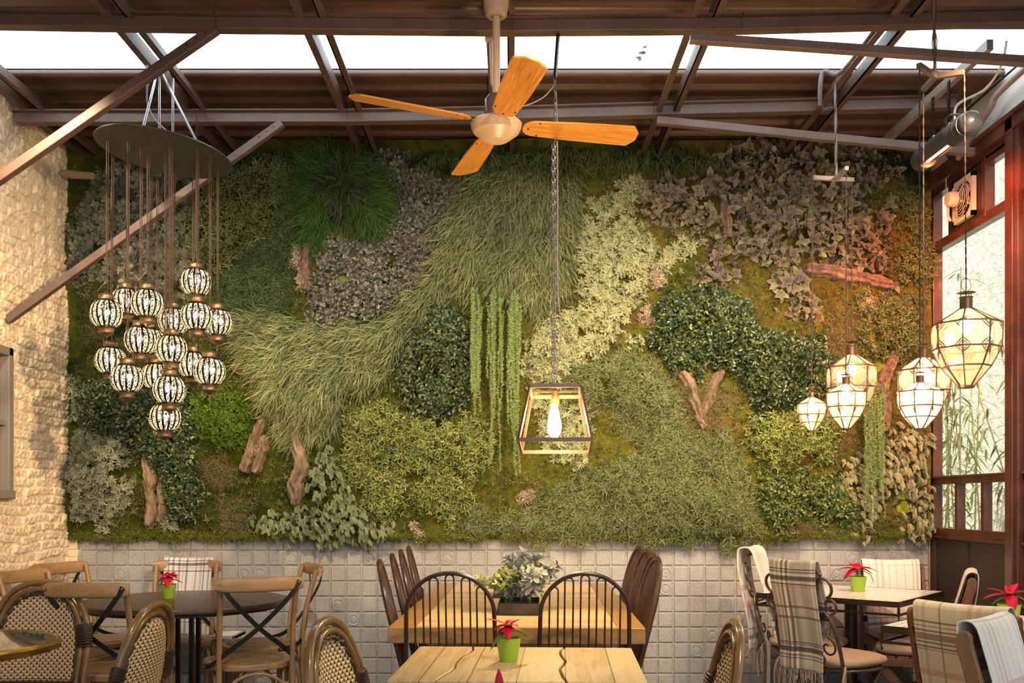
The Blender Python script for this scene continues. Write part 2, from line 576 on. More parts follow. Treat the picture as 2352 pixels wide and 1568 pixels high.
struct(sheet('ceiling', SKY1, WY + 0.3)); struct(sheet('ceiling_front', -2.0, SKY0))
# lips of the two sheets
m = MB(); m.tube([(-3.2, SKY1, ZR + 0.004), (3.4, SKY1, ZR + 0.004)], 0.018, 10); struct(m.build('trim_4', M_sheet, world=True))
# translucent skylight panel
M_sky, nt, bs = newmat('skylight_plastic')
nt.nodes.remove(bs); out = nt.nodes['Material Output']
t1 = N(nt, 'ShaderNodeBsdfTransparent'); t2 = N(nt, 'ShaderNodeBsdfTranslucent'); t2.inputs[0].default_value = (0.9, 0.95, 1, 1)
t1.inputs[0].default_value = (1, 1, 1, 1)
ms = N(nt, 'ShaderNodeMixShader'); ms.inputs[0].default_value = 0.85
L(nt, t1.outputs[0], ms.inputs[1]); L(nt, t2.outputs[0], ms.inputs[2]); L(nt, ms.outputs[0], out.inputs[0])
m = MB(); m.mm((-3.2, SKY0 - 0.05, ZR + 0.05), (3.4, SKY1 + 0.05, ZR + 0.054))
sk = m.build('window_2', M_sky, world=True, smooth=False); struct(sk)
# old leaves lying on the skylight
m = MB()
for (px, py, s) in [(1474, 118, 1), (1466, 128, .8), (1480, 105, .7), (1470, 134, .6)]:
    c = P(px, py, (ZR + 0.058 - CH) * FPX / (HY - py)); 
    pl = [(c.x + s * 0.022 * math.cos(a) * random.uniform(.6, 1.2), c.y + s * 0.03 * math.sin(a) * random.uniform(.5, 1.3)) for a in [k * 2 * PI / 11 for k in range(11)]]
    m.prism(pl, ZR + 0.055, ZR + 0.062)
tag(m.build('leaf_litter', plain('dry_leaf', (0.16, 0.10, 0.06)), world=True), 'small dark clump of dry leaves lying on the skylight', 'leaves')

# ---- steelwork
M_steel = plain('painted_steel', (0.105, 0.058, 0.042), 0.5, scale=5, var=0.3, bmp=0.1)
M_steel2 = plain('grey_steel', (0.15, 0.098, 0.082), 0.45, scale=6, var=0.25, bmp=0.1)
def polybeam(name, pxs, Y, h, w, mat, label):
    o = thing(name, label, 'beam', P(pxs[0][0], pxs[0][1], Y))
    m = MB(); lip = MB()
    pts = [P(px, py, Y) for px, py in pxs]
    for a, b in zip(pts[:-1], pts[1:]):
        a = Vector(a); b = Vector(b); e = (b - a).normalized() * 0.004
        m.bar(a + Vector((0, 0, h / 2)) - e, b + Vector((0, 0, h / 2)) + e, w, h)
        lip.bar(a + Vector((0, -w / 2 - 0.008, h + 0.004)) - e, b + Vector((0, -w / 2 - 0.008, h + 0.004)) + e, 0.035, 0.006)
    m.build('web', mat, o, world=True, smooth=False, bevel=0.003); lip.build('flange', mat, o, world=True, smooth=False)
    return o
polybeam('roof_purlin', [(-500, 60), (0, 64), (500, 72), (1176, 78), (1700, 74), (2352, 57), (2560, 52)], 4.352, 0.054, 0.06, M_steel, 'long brown steel purlin across the top, nearer than the skylight')
polybeam('roof_purlin', [(40, 285), (800, 284), (1176, 277), (1500, 268), (2190, 251)], 5.393, 0.056, 0.06, M_steel2, 'long brown steel purlin crossing behind the ceiling fan, beyond the skylight')

def rafter(X, label, y0=2.2, y1=WY + 0.02, dx=0.036, z=3.515):
    o = thing('roof_rafter', label, 'beam', (X, y1, z - 0.03), 0, 'paired roof rafters')
    for s in (-1, 1):
        m = MB()
        x = X + s * dx
        m.mm((x - 0.0035, y0, z - 0.035), (x + 0.0035, y1, z + 0.035))
        m.mm((x - 0.0035, y0, z - 0.035), (x + s * 0.032, y1, z - 0.029))
        m.build('angle_bar', M_steel, o, world=True, smooth=False)
    return o
rafter(-2.70, 'paired roof rafter running along the brick wall, leftmost of the rafters')
rafter(-1.79, 'paired roof rafter above the round hanging lantern plate')
rafter(-0.913, 'paired roof rafter between the lantern plate and the ceiling fan')
rafter(-0.055, 'paired roof rafter above the ceiling fan rod')
rafter(0.88, 'paired roof rafter right of the fan, at the leaf-littered bay')
rafter(1.78, 'paired roof rafter carrying the three-armed lantern bracket near the middle right')

def brace(pa, pb, Ya, Yb, label, mat=M_steel2, s=0.042, th=0.042, holes=True, up=(0, 0, 1), flip=1):
    a = P(*pa, Ya); b = P(*pb, Yb)
    o = thing('diagonal_brace', label, 'beam', a)
    d = (b - a).normalized()
    sd = Vector((0, 1, 0)); u = sd.cross(d); 
    if u.z < 0: u = -u
    m = MB()
    m.bar(a, b, s, th, up=u)
    m.build('tube', mat, o, world=True, smooth=False, bevel=0.003)
    if holes:
        h = MB()
        e = b
        for k in (0.05, 0.10, 0.15):
            c = e - d * k + Vector((0, -s / 2 - 0.0005, 0)) + u * 0.004
            h.lathe([(0.0045, 0), (0.0045, 0.002), (0, 0.002)], 10, M=Matrix.Translation(c) @ Matrix.Rotation(PI / 2, 4, 'X'))
        h.build('bolt', plain('bolt_dark', (0.03, 0.025, 0.02), 0.4, 0.6), o, world=True)
    return o
brace((-262, 590), (497, 66), 4.30, 4.30, 'thick brown diagonal brace crossing in front of the skylight at upper left', mat=M_steel)
brace((18, 735), (648, 283), 5.34, 5.34, 'longer diagonal brace running down behind the lantern cords to the brick wall')
brace((1585, 88), (2600, 158), 4.30, 4.30, 'sloping steel strut crossing the skylight at upper right', holes=False, th=0.038)
brace((1508, 277), (2236, 350), 5.34, 5.34, 'sloping steel strut below the skylight, just over the purple-leaved planting', holes=False, th=0.042)

# ---- right wall: dark stained glazed timber
M_stain, nt, bs = newmat('stained_wood')
bs.inputs['Roughness'].default_value = 0.28
v = coords(nt, (3, 3, 3))
L(nt, ramp(nt, noise(nt, v, 2.0, 5), [(0.3, (0.045, 0.016, 0.012)), (0.7, (0.13, 0.045, 0.03))]).outputs[0], bs.inputs['Base Color'])
M_panel = plain('dark_panel', (0.045, 0.028, 0.022), 0.55, scale=60, var=0.4, bmp=0.2)
M_glass = pane('clear_glass', (0.97, 1, 0.99), 0.93)
YB = WY + 0.0
def glazed(name, ya, yb, top=True, fanbay=False):
    """one bay of the glazed wall between Y=ya (near) and yb (far)"""
    w = thing(name, None, None, (XR, (ya + yb) / 2, 0)); struct(w)
    x0, x1 = XR, XR + 0.06
    m = MB()
    m.mm((x0, ya, 1.385), (x1, yb, 1.435))
    m.mm((x0 - 0.012, ya, 1.422), (x1, yb, 1.436))
    m.mm((x0, ya, 1.045), (x1, yb, 1.11)); m.mm((x0 - 0.014, ya, 1.045), (x1, yb, 1.06))
    m.mm((x0, ya, 2.868), (x1, yb, 2.925)); m.mm((x0, ya, 3.22), (x1, yb, 3.32))
    m.mm((x0, yb - 0.035, 0), (x1, yb, 3.3))
    n = 3
    for k in range(1, n):
        y = yb + (ya - yb) * k / n
        m.mm((x0 + 0.01, y - 0.02, 1.1), (x1, y + 0.02, 1.39))
    m.build('window_frame', M_stain, w, world=True, smooth=False, bevel=0.003)
    g = MB(); g.mm((x0 + 0.03, ya, 1.43), (x0 + 0.036, yb, 2.87)); g.build('glass', M_glass, w, world=True)
    g = MB(); g.mm((x0 + 0.03, ya, 1.105), (x0 + 0.036, yb, 1.39)); g.build('lower_panes', M_glass, w, world=True)
    return w
def post(ya, yb, n):
    m = MB(); m.mm((XR - 0.03, ya, 0), (XR + 0.075, yb, 3.34)); m.mm((XR - 0.045, ya + 0.03, 0), (XR - 0.028, yb - 0.03, 3.34))
    struct(m.build('trim_%d' % n, M_stain, world=True, smooth=False, bevel=0.004))
post(5.00, 5.135, 5)
post(3.55, 3.68, 6)
w3 = glazed('window_3', 5.135, YB)
glazed('window_4', 3.68, 5.00)
w5 = glazed('window_5', 2.1, 3.55)
# top lights of the far bay
m = MB(); m.mm((XR - 0.004, 5.40, 2.90), (XR + 0.055, 5.44, 3.24)); m.mm((XR, 5.135, 2.9), (XR + 0.05, 5.165, 3.24)); m.mm((XR + 0.0, 5.165, 3.19), (XR + 0.05, 5.40, 3.24))
m.build('top_mullion', M_stain, w3, world=True, smooth=False, bevel=0.003)
m = MB(); m.mm((XR + 0.03, 5.16, 2.92), (XR + 0.036, 5.41, 3.2)); m.build('top_pane', M_glass, w3, world=True)
m = MB(); m.mm((XR + 0.03, 5.85, 2.92), (XR + 0.036, 6.07, 3.22)); m.build('top_pane', M_glass, w3, world=True)
m = MB(); m.mm((XR + 0.0, 5.44, 2.92), (XR + 0.03, 5.86, 3.23)); m.build('fan_board', M_panel, w3, world=True, smooth=False)
m = MB(); m.mm((XR + 0.03, 3.68, 2.92), (XR + 0.036, 5.0, 3.22)); m.build('top_pane', M_glass, bpy.data.objects['window_4'], world=True)
# solid dark panels below the glass
m = MB(); m.mm((XR + 0.005, 2.1, 0), (XR + 0.04, YB, 1.05))
for y in (5.62, 4.35, 2.9): m.mm((XR - 0.006, y - 0.012, 0), (XR + 0.01, y + 0.012, 1.03))
m.mm((XR - 0.01, YB - 0.07, 0), (XR + 0.02, YB - 0.005, 1.05))
struct(m.build('wall_right', M_panel, world=True, smooth=False))
# white fascia above, leaning canvas lining
M_canvas = plain('canvas_lining', (0.62, 0.60, 0.57), 0.8, scale=2, var=0.12)
m = MB()
ys = [(-1.0), 3.0, 4.2, 4.9, 5.5, WY]
for a, b in zip(ys[:-1], ys[1:]):
    za = 3.30; 
    m.add([(XR - 0.005, a, za), (XR - 0.005, b, za), (XR - 0.02, b, 3.62), (XR - 0.02, a, 3.62), (XR + 0.06, a, za), (XR + 0.06, b, za), (XR + 0.06, b, 3.62), (XR + 0.06, a, 3.62)],
          [(0, 3, 2, 1), (4, 5, 6, 7), (0, 1, 5, 4), (3, 7, 6, 2), (0, 4, 7, 3), (1, 2, 6, 5)])
struct(m.build('wall_right_fascia', M_canvas, world=True, smooth=False))
m = MB(); m.mm((XR - 0.045, -1, 3.255), (XR + 0.05, YB, 3.335)); m.mm((XR - 0.06, -1, 3.32), (XR, YB, 3.345)); struct(m.build('trim_7', M_stain, world=True, smooth=False, bevel=0.004))
m = MB(); m.bar((XR - 0.03, 5.75, 3.36), (XR - 0.03, 5.95, 3.6), 0.03, 0.03)
tag(m.build('strap_brace', M_steel, world=True), 'short dark bar slanting across the canvas lining near the far corner', 'brace')
# rest of the room behind the camera: left solid wall only, front open to daylight

# ---- outside the glazing
M_stucco, nt, bs = newmat('stucco')
bs.inputs['Roughness'].default_value = 0.9
v = coords(nt); f = noise(nt, v, 14, 6, 0.65); g = noise(nt, v, 1.6, 3)
L(nt, ramp(nt, f, [(0.3, (0.46, 0.42, 0.32)), (0.7, (0.72, 0.66, 0.52))]).outputs[0], bs.inputs['Base Color'])
bump(nt, bs, f, 0.8, 0.03)
m = MB(); m.mm((XR + 1.15, 1.0, 0), (XR + 1.4, 14, 5.2)); struct(m.build('wall_outside', M_stucco, world=True, smooth=False))
m = MB(); m.tube([(XR + 1.06, 8.75, 0), (XR + 1.06, 8.75, 4.2), (XR + 1.10, 8.75, 4.5)], 0.05, 14)
for z in (1.2, 2.9): m.lathe([(0.056, z), (0.056, z + 0.05)], 14, c=(XR + 1.06, 8.75, 0))
tag(m.build('drainpipe', plain('pale_pipe', (0.5, 0.55, 0.52), 0.5), world=True), 'pale vertical drainpipe on the stucco wall outside the window', 'pipe')
# ================================================================== the planted wall
FY = 6.02      # mean front surface of the planting; photo regions were traced at this depth

def leafmat(name, cols, tip=None, tipw=0.5, edge=None, edgew=0.8, rough=0.5, spec=0.3, transl=0.18, under=None):
    m, nt, bs = newmat(name)
    at = N(nt, 'ShaderNodeAttribute', attribute_name='leaf')
    sp = N(nt, 'ShaderNodeSeparateColor')
    L(nt, at.outputs['Color'], sp.inputs[0])
    k = len(cols)
    r = ramp(nt, sp.outputs[0], [(i / (k - 1) if k > 1 else 0, c) for i, c in enumerate(cols)])
    c = r.outputs[0]
    if tip: c = mix(nt, mathn(nt, 'MULTIPLY', mathn(nt, 'POWER', sp.outputs[1], 2.0), tipw), c, tip)
    if edge: c = mix(nt, mathn(nt, 'MULTIPLY', ramp(nt, sp.outputs[2], [(0.40, (0, 0, 0)), (0.85, (1, 1, 1))]).outputs[0], edgew), c, edge)
    L(nt, c, bs.inputs['Base Color'])
    bs.inputs['Roughness'].default_value = rough
    bs.inputs['Specular IOR Level'].default_value = spec
    tl = N(nt, 'ShaderNodeBsdfTranslucent'); L(nt, c, tl.inputs[0])
    ms = N(nt, 'ShaderNodeMixShader'); ms.inputs[0].default_value = transl
    L(nt, bs.outputs[0], ms.inputs[1]); L(nt, tl.outputs[0], ms.inputs[2])
    L(nt, ms.outputs[0], nt.nodes['Material Output'].inputs[0])
    return m

def leaf(length, width, az, el, base=(0, 0, 0), curl=0.0, seg=3, cols=3, shape='ovate', fold=0.25, roll=0.0, off=0.0):
    """one leaf; x,y lie in the wall plane, z points out of it. returns verts, quads, t, c"""
    vs = []; ts = []; cs = []
    d = np.array([math.cos(az) * math.cos(el), math.sin(az) * math.cos(el), math.sin(el)])
    side = np.array([-math.sin(az), math.cos(az), 0.0])
    up = np.cross(d, side)
    side = side * math.cos(roll) + up * math.sin(roll); up = np.cross(d, side)
    p = np.array(base, float) + d * off
    a = 0.0
    for i in range(seg + 1):
        t = i / seg
        if shape == 'ovate': w = math.sin(PI * min(1, 0.10 + 0.9 * t) ** 0.85) ** 0.8
        elif shape == 'round': w = (math.sin(PI * (0.08 + 0.86 * t ** 1.35))) ** 0.6
        elif shape == 'lance': w = math.sin(PI * (0.12 + 0.86 * t)) ** 0.9
        elif shape == 'obov': w = math.sin(PI * (0.08 + 0.9 * t ** 1.5)) ** 0.8
        else: w = 1 - t ** 2 * 0.92
        w *= width / 2
        if cols == 3:
            vs += [p - side * w + up * fold * w * (-1 if up[2] > 0 else 1) * -1, p, p + side * w + up * fold * w * (-1 if up[2] > 0 else 1) * -1]
            ts += [t] * 3; cs += [1, 0, 1]
        else:
            vs += [p - side * w, p + side * w]; ts += [t] * 2; cs += [0.5, 0.5]
        # step
        dd = d * math.cos(a) - np.array([0, 0, 1]) * math.sin(a)
        p = p + dd * length / seg
        a += curl / seg
    fs = []
    for i in range(seg):
        for j in range(cols - 1):
            q = i * cols + j
            fs.append((q, q + 1, q + 1 + cols, q + cols))
    return np.array(vs), fs, ts, cs

def cluster(items):
    V = []; F = []; A = []; n = 0
    for vs, fs, ts, cs in items:
        V.append(vs); F += [tuple(i + n for i in f) for f in fs]
        r = random.random()
        A.append(np.array([[r, t, c, 1] for t, c in zip(ts, cs)]))
        n += len(vs)
    return np.concatenate(V), np.array(F), np.concatenate(A)

def rosette(n, ln, wd, el=(0.2, 0.9), curl=0.3, shape='ovate', seg=3, cols=3, fold=0.25, jit=0.35, rings=1, off=0.004, roll=0.3):
    it = []
    for k in range(n):
        ring = k % rings
        az = 2 * PI * k / n + random.uniform(-jit, jit)
        e = el[0] + (el[1] - el[0]) * (ring / max(1, rings - 1) if rings > 1 else random.random())
        s = random.uniform(0.8, 1.15)
        it.append(leaf(ln * s, wd * s, az, e + random.uniform(-.12, .12), curl=curl * random.uniform(.6, 1.4), shape=shape, seg=seg, cols=cols, fold=fold, off=off, roll=random.uniform(-roll, roll)))
    return cluster(it)

def inpoly(px, py, poly):
    ins = np.zeros(len(px), bool)
    n = len(poly)
    for i in range(n):
        x1, y1 = poly[i]; x2, y2 = poly[(i + 1) % n]
        if y1 == y2: continue
        c = ((y1 > py) != (y2 > py)) & (px < (x2 - x1) * (py - y1) / (y2 - y1) + x1)
        ins ^= c
    return ins

def edgedist(px, py, poly):
    d = np.full(len(px), 1e9)
    n = len(poly)
    for i in range(n):
        x1, y1 = poly[i]; x2, y2 = poly[(i + 1) % n]
        dx, dy = x2 - x1, y2 - y1
        t = np.clip(((px - x1) * dx + (py - y1) * dy) / (dx * dx + dy * dy + 1e-9), 0, 1)
        d = np.minimum(d, np.hypot(px - x1 - t * dx, py - y1 - t * dy))
    return d

def moss_y(X, Z):
    return 6.075 - 0.035 * (0.5 + 0.5 * np.sin(3.1 * X + 1.3) * np.sin(3.7 * Z)) - 0.017 * fbm(X * 13, Z * 13, 21, 4)

def scatter(polys, pitch, holes=(), rag=13, gaps=0.0):
    if isinstance(polys[0][0], (int, float)): polys = [polys]
    PX = []; PY = []; D = []
    for poly in polys:
        a = np.array(poly)
        xs = np.arange(a[:, 0].min() - 10, a[:, 0].max() + 10, pitch)
        ys = np.arange(a[:, 1].min() - 10, a[:, 1].max() + 10, pitch * 0.87)
        gx, gy = np.meshgrid(xs, ys)
        gx = gx + (np.arange(len(ys)) % 2)[:, None] * pitch / 2
        gx = (gx + RNG.uniform(-.42, .42, gx.shape) * pitch).ravel(); gy = (gy + RNG.uniform(-.42, .42, gy.shape) * pitch).ravel()
        wx = gx + rag * fbm(gx * .045, gy * .045, 31, 4) + RNG.normal(0, rag * .35, len(gx)); wy = gy + rag * fbm(gx * .045, gy * .045, 32, 4) + RNG.normal(0, rag * .35, len(gx))
        k = inpoly(wx, wy, poly)
        if gaps: k &= fbm(gx * .055 + 3, gy * .055, 51, 4) > -1.35 + gaps
        for h in holes: k &= ~inpoly(wx, wy, h)
        gx, gy = gx[k], gy[k]
        PX.append(gx); PY.append(gy); D.append(edgedist(gx, gy, poly))
    return np.concatenate(PX), np.concatenate(PY), np.concatenate(D)

def planting(name, label, cat, polys, pitch, temps, mat, depth=0.05, bulge=40, rotfn=None, tilt=0.35, scl=(0.8, 1.2), holes=(), rag=13, group=None, layers=1, base=0.0, gaps=0.35):
    Vs = []; Fs = []; As = []; n = 0
    px, py, d = scatter(polys, pitch, holes, rag, gaps)
    if layers > 1:
        L2 = [scatter(polys, pitch, holes, rag, gaps) for _ in range(layers - 1)]
        lay = [np.zeros(len(px))] + [np.full(len(q[0]), i + 1.0) for i, q in enumerate(L2)]
        px = np.concatenate([px] + [q[0] for q in L2]); py = np.concatenate([py] + [q[1] for q in L2]); d = np.concatenate([d] + [q[2] for q in L2]); lay = np.concatenate(lay)
    else: lay = np.zeros(len(px))
    X = (px - 1176) * FY / FPX; Z = CH + (HY - py) * FY / FPX
    out = base + depth * np.clip(d / bulge, 0, 1) ** 0.7 * (0.8 + 0.35 * fbm(px * .03, py * .03, 77, 2)) - lay * 0.032 + RNG.uniform(-.012, .022, len(px))
    Y = moss_y(X, Z) - out
    M = len(px)
    which = RNG.integers(0, len(temps), M)
    ang = rotfn(px, py) + RNG.uniform(-.5, .5, M) if rotfn else RNG.uniform(0, 2 * PI, M)
    sc = RNG.uniform(scl[0], scl[1], M)
    tx = RNG.normal(0, tilt, M); ty = RNG.normal(0, tilt, M) + 0.1
    rv = RNG.uniform(-.28, .28, M)
    for w, (tv, tf, ta) in enumerate(temps):
        s = np.where(which == w)[0]
        if len(s) == 0: continue
        ca, sa = np.cos(ang[s]), np.sin(ang[s])
        v = tv[None] * sc[s][:, None, None]
        x = v[..., 0] * ca[:, None] - v[..., 1] * sa[:, None]
        y = v[..., 0] * sa[:, None] + v[..., 1] * ca[:, None]
        z = v[..., 2]
        c1, s1 = np.cos(tx[s])[:, None], np.sin(tx[s])[:, None]
        y, z = y * c1 - z * s1, y * s1 + z * c1
        c2, s2 = np.cos(ty[s])[:, None], np.sin(ty[s])[:, None]
        x, z = x * c2 + z * s2, -x * s2 + z * c2
        z = np.maximum(z, -0.02 - 0 * z)
        wv = np.stack([X[s][:, None] + x, Y[s][:, None] - z, Z[s][:, None] + y], -1)
        wv[..., 1] = np.minimum(wv[..., 1], WY - 0.0)
        wv[..., 0] = np.clip(wv[..., 0], XL + .035, XR + .03)
        k = tv.shape[0]
        Fs.append((tf[None] + (n + np.arange(len(s)) * k)[:, None, None]).reshape(-1, 4))
        a = np.repeat(ta[None], len(s), 0).copy()
        a[..., 0] = np.clip(a[..., 0] * 0.7 + 0.15 + rv[s][:, None], 0, 1)
        As.append(a.reshape(-1, 4)); Vs.append(wv.reshape(-1, 3)); n += len(s) * k
    o = np_obj(name, np.concatenate(Vs), np.concatenate(Fs), mat, None, np.concatenate(As), smooth=True)
    return tag(o, label, cat, group)

# ---- moss backing
M_moss, nt, bs = newmat('moss')
bs.inputs['Roughness'].default_value = 0.95; bs.inputs['Specular IOR Level'].default_value = 0.1
tc = N(nt, 'ShaderNodeNewGeometry'); v = tc.outputs['Position']
f1 = noise(nt, v, 2.6, 4, 0.6, 0.4); f2 = noise(nt, v, 13, 5, 0.65); f3 = noise(nt, v, 120, 3, 0.7)
cA = ramp(nt, f1, [(0.30, (0.030, 0.055, 0.012)), (0.42, (0.11, 0.15, 0.022)), (0.50, (0.24, 0.24, 0.03)), (0.58, (0.18, 0.12, 0.035)), (0.66, (0.10, 0.12, 0.03)), (0.75, (0.30, 0.19, 0.06))])
cB = ramp(nt, f2, [(0.3, (0.025, 0.035, 0.01)), (0.48, (0.17, 0.20, 0.035)), (0.62, (0.26, 0.18, 0.05)), (0.75, (0.34, 0.33, 0.07))])
c = mix(nt, 0.5, cA.outputs[0], cB.outputs[0])
c = mix(nt, 0.5, c, ramp(nt, f3, [(0.32, (0.12, 0.12, 0.10)), (0.68, (1.25, 1.25, 1.15))]).outputs[0], 'MULTIPLY')
sep = N(nt, 'ShaderNodeSeparateXYZ'); L(nt, v, sep.inputs[0])
# tint along the wall: darker green at the left, russet towards the right
mr = N(nt, 'ShaderNodeMapRange'); mr.inputs['From Min'].default_value = -1.6; mr.inputs['From Max'].default_value = 2.2
L(nt, mathn(nt, 'ADD', sep.outputs[0], mathn(nt, 'MULTIPLY', mathn(nt, 'SUBTRACT', f1, 0.5), 3.0)), mr.inputs['Value'])
c = mix(nt, 1.0, c, ramp(nt, mr.outputs[0], [(0, (0.42, 0.52, 0.32)), (0.5, (1, 1, 0.8)), (1, (1.15, 0.92, 0.78))]).outputs[0], 'MULTIPLY')
L(nt, c, bs.inputs['Base Color'])
bump(nt, bs, f3, 0.9, 0.02)

gx, gz = np.meshgrid(np.linspace(XL + 0.01, XR - 0.02, 330), np.linspace(1.035, 3.585, 160), indexing='ij')
gy = moss_y(gx, gz) + 0.004 * fbm(gx * 60, gz * 60, 9, 2)
moss_o = grid_obj('moss', gx, gy, gz, M_moss); tag(moss_o, 'carpet of green, olive and russet moss covering the wall behind the plants', 'moss', kind='stuff')
def fuzz(n, name='moss_pile'):
    X = RNG.uniform(XL + .02, XR - .03, n); Z = RNG.uniform(1.03, 3.58, n)
    Y = moss_y(X, Z)
    a = RNG.uniform(0, 2 * PI, n); ln = RNG.uniform(.010, .030, n); w = .0016
    dx = np.cos(a) * ln * .6; dz = np.sin(a) * ln * .6 - .003; dy = -ln * RNG.uniform(.4, 1, n)
    b = np.stack([X, Y + .004, Z], -1); t = b + np.stack([dx, dy, dz], -1)
    s = np.stack([-np.sin(a) * w, 0 * a, np.cos(a) * w], -1)
    v = np.stack([b - s, b + s, t + s * .4, t - s * .4], 1).reshape(-1, 3)
    f = np.arange(4 * n).reshape(-1, 4)
    o = np_obj(name, v, f, M_moss, parent=moss_o, smooth=False); o['kind'] = 'stuff'; return o
fuzz(90000, 'moss_tips')

# ---- leaf templates
def T(n, fn): return [fn() for _ in range(n)]
t_purple = T(8, lambda: rosette(random.choice([4, 5, 5, 6]), 0.072, 0.037, (0.15, 1.15), 0.8, 'ovate', 5, 3, 0.45, 0.35))
t_cream = T(6, lambda: rosette(random.choice([7, 8, 9]), 0.048, 0.0155, (0.15, 0.6), 0.5, 'obov', 3, 3, 0.4, 0.15))
t_round = T(6, lambda: rosette(random.choice([7, 8]), 0.036, 0.026, (0.1, 1.1), -0.4, 'round', 3, 3, -0.5, 0.2, rings=2))
t_roundflat = T(5, lambda: rosette(random.choice([5, 6]), 0.042, 0.030, (0.1, 0.8), 0.2, 'round', 3, 3, -0.3, 0.3))
t_spiky = T(6, lambda: rosette(22, 0.072, 0.0042, (0.1, 1.25), 0.9, 'blade', 3, 2, 0, 0.25, rings=4, roll=1.0))
t_needle = T(5, lambda: rosette(12, 0.045, 0.004, (0.2, 1.2), 0.8, 'blade', 2, 2, 0, 0.4, rings=3, roll=1.0))
t_star = T(6, lambda: rosette(8, 0.042, 0.0105, (0.1, 0.9), 0.3, 'lance', 3, 3, 0.3, 0.25, rings=2))
t_starbig = T(5, lambda: rosette(9, 0.055, 0.011, (0.0, 0.9), 0.2, 'lance', 3, 3, 0.3, 0.25, rings=2))
def boxc():
    it = []
    for k in range(7):
        b = (random.uniform(-.025, .025), random.uniform(-.025, .025), random.uniform(0, .03))
        it.append(leaf(random.uniform(.026, .040), random.uniform(.015, .023), random.uniform(0, 2 * PI), random.uniform(-.3, 1.0), b, 0.3, 3, 3, 'ovate', 0.35, random.uniform(-.6, .6)))
    return cluster(it)
t_box = T(8, boxc)
def grassc(n, ln, wd, spread, el, curl, seg=5):
    it = []
    for k in range(n):
        b = (random.uniform(-.02, .02), random.uniform(-.02, .02), 0)
        it.append(leaf(ln * random.uniform(.6, 1.2), wd * random.uniform(.8, 1.2), random.gauss(0, spread), random.uniform(*el), b, curl * random.uniform(.7, 1.4), seg, 2, 'blade', 0, random.uniform(-1.2, 1.2)))
    return cluster(it)
t_grass = T(8, lambda: grassc(9, 0.21, 0.0050, 0.42, (0.3, 0.95), 1.6))
t_fine = T(6, lambda: grassc(16, 0.16, 0.0024, 0.55, (0.3, 1.1), 1.5, 4))
def conec():
    """drooping tip clothed in short fleshy scales"""
    it = []
    for br in range(random.choice([2, 3])):
        az = random.gauss(0, .5); ln = random.uniform(.035, .055)
        for k in range(9):
            t = k / 9
            b = (math.cos(az) * ln * t, math.sin(az) * ln * t, .012 + .01 * math.sin(PI * t))
            for q in range(4):
                ph = 2 * PI * q / 4 + k * .8
                ee = 0.5 + 0.7 * math.cos(ph)
                it.append(leaf(.0165 * (1.05 - .45 * t), .0085, az + math.sin(ph) * (.95 - .5 * t), ee * (0.9 - .4 * t), b, 0.1, 2, 2, 'lance', 0, 0))
    return cluster(it)
t_cone = T(6, conec)
def pinec():
    it = []
    for k in range(26):
        az = random.uniform(0, 2 * PI); e = random.uniform(0.2, 1.5)
        it.append(leaf(random.uniform(.022, .032), .0048, az, e, (0, 0, .01), -0.2, 2, 2, 'lance', 0, random.uniform(-1, 1)))
    return cluster(it)
t_pine = T(5, pinec)

# ---- leaf colours
M_purple = leafmat('sage_leaf', [(0.075, 0.075, 0.085), (0.19, 0.135, 0.135), (0.15, 0.185, 0.12), (0.36, 0.34, 0.17)], tip=(0.38, 0.24, 0.14), tipw=0.4, edge=(0.42, 0.34, 0.19), edgew=0.35, rough=0.7)
M_cream = leafmat('cream_leaf', [(0.11, 0.17, 0.08), (0.30, 0.33, 0.14), (0.16, 0.22, 0.12), (0.42, 0.42, 0.20)], edge=(0.80, 0.74, 0.44), edgew=0.85, rough=0.5)
M_creamL = leafmat('pale_leaf', [(0.10, 0.13, 0.09), (0.24, 0.25, 0.15)], edge=(0.52, 0.50, 0.33), edgew=0.85, rough=0.6)
M_round = leafmat('succulent_leaf', [(0.045, 0.065, 0.06), (0.15, 0.175, 0.145), (0.13, 0.12, 0.12), (0.30, 0.29, 0.19)], tip=(0.36, 0.33, 0.25), tipw=0.45, rough=0.35, spec=0.5, transl=0.05)
M_greyleaf = leafmat('grey_leaf', [(0.05, 0.065, 0.05), (0.13, 0.14, 0.10), (0.17, 0.16, 0.13)], rough=0.6)
M_spiky = leafmat('spiky_leaf', [(0.035, 0.075, 0.04), (0.13, 0.19, 0.085), (0.30, 0.34, 0.13), (0.22, 0.28, 0.18)], tip=(0.52, 0.48, 0.20), tipw=0.65, rough=0.55)
M_needle = leafmat('needle_leaf', [(0.030, 0.065, 0.035), (0.075, 0.125, 0.055), (0.12, 0.17, 0.075)], tip=(0.20, 0.24, 0.10), tipw=0.5, rough=0.6)
M_olive = leafmat('olive_star_leaf', [(0.055, 0.085, 0.03), (0.12, 0.155, 0.05), (0.20, 0.22, 0.08)], tip=(0.26, 0.26, 0.09), tipw=0.3, rough=0.55)
M_star = leafmat('star_leaf', [(0.03, 0.065, 0.015), (0.14, 0.20, 0.045), (0.38, 0.40, 0.12), (0.12, 0.18, 0.08)], tip=(0.50, 0.50, 0.16), tipw=0.3, rough=0.5)
M_box = leafmat('box_leaf', [(0.018, 0.035, 0.016), (0.035, 0.06, 0.024), (0.055, 0.085, 0.03), (0.17, 0.19, 0.05)], rough=0.28, spec=0.6, transl=0.1)
M_boxL = leafmat('bright_box_leaf', [(0.03, 0.07, 0.02), (0.07, 0.13, 0.03), (0.24, 0.27, 0.06), (0.05, 0.12, 0.04)], rough=0.3, spec=0.6)
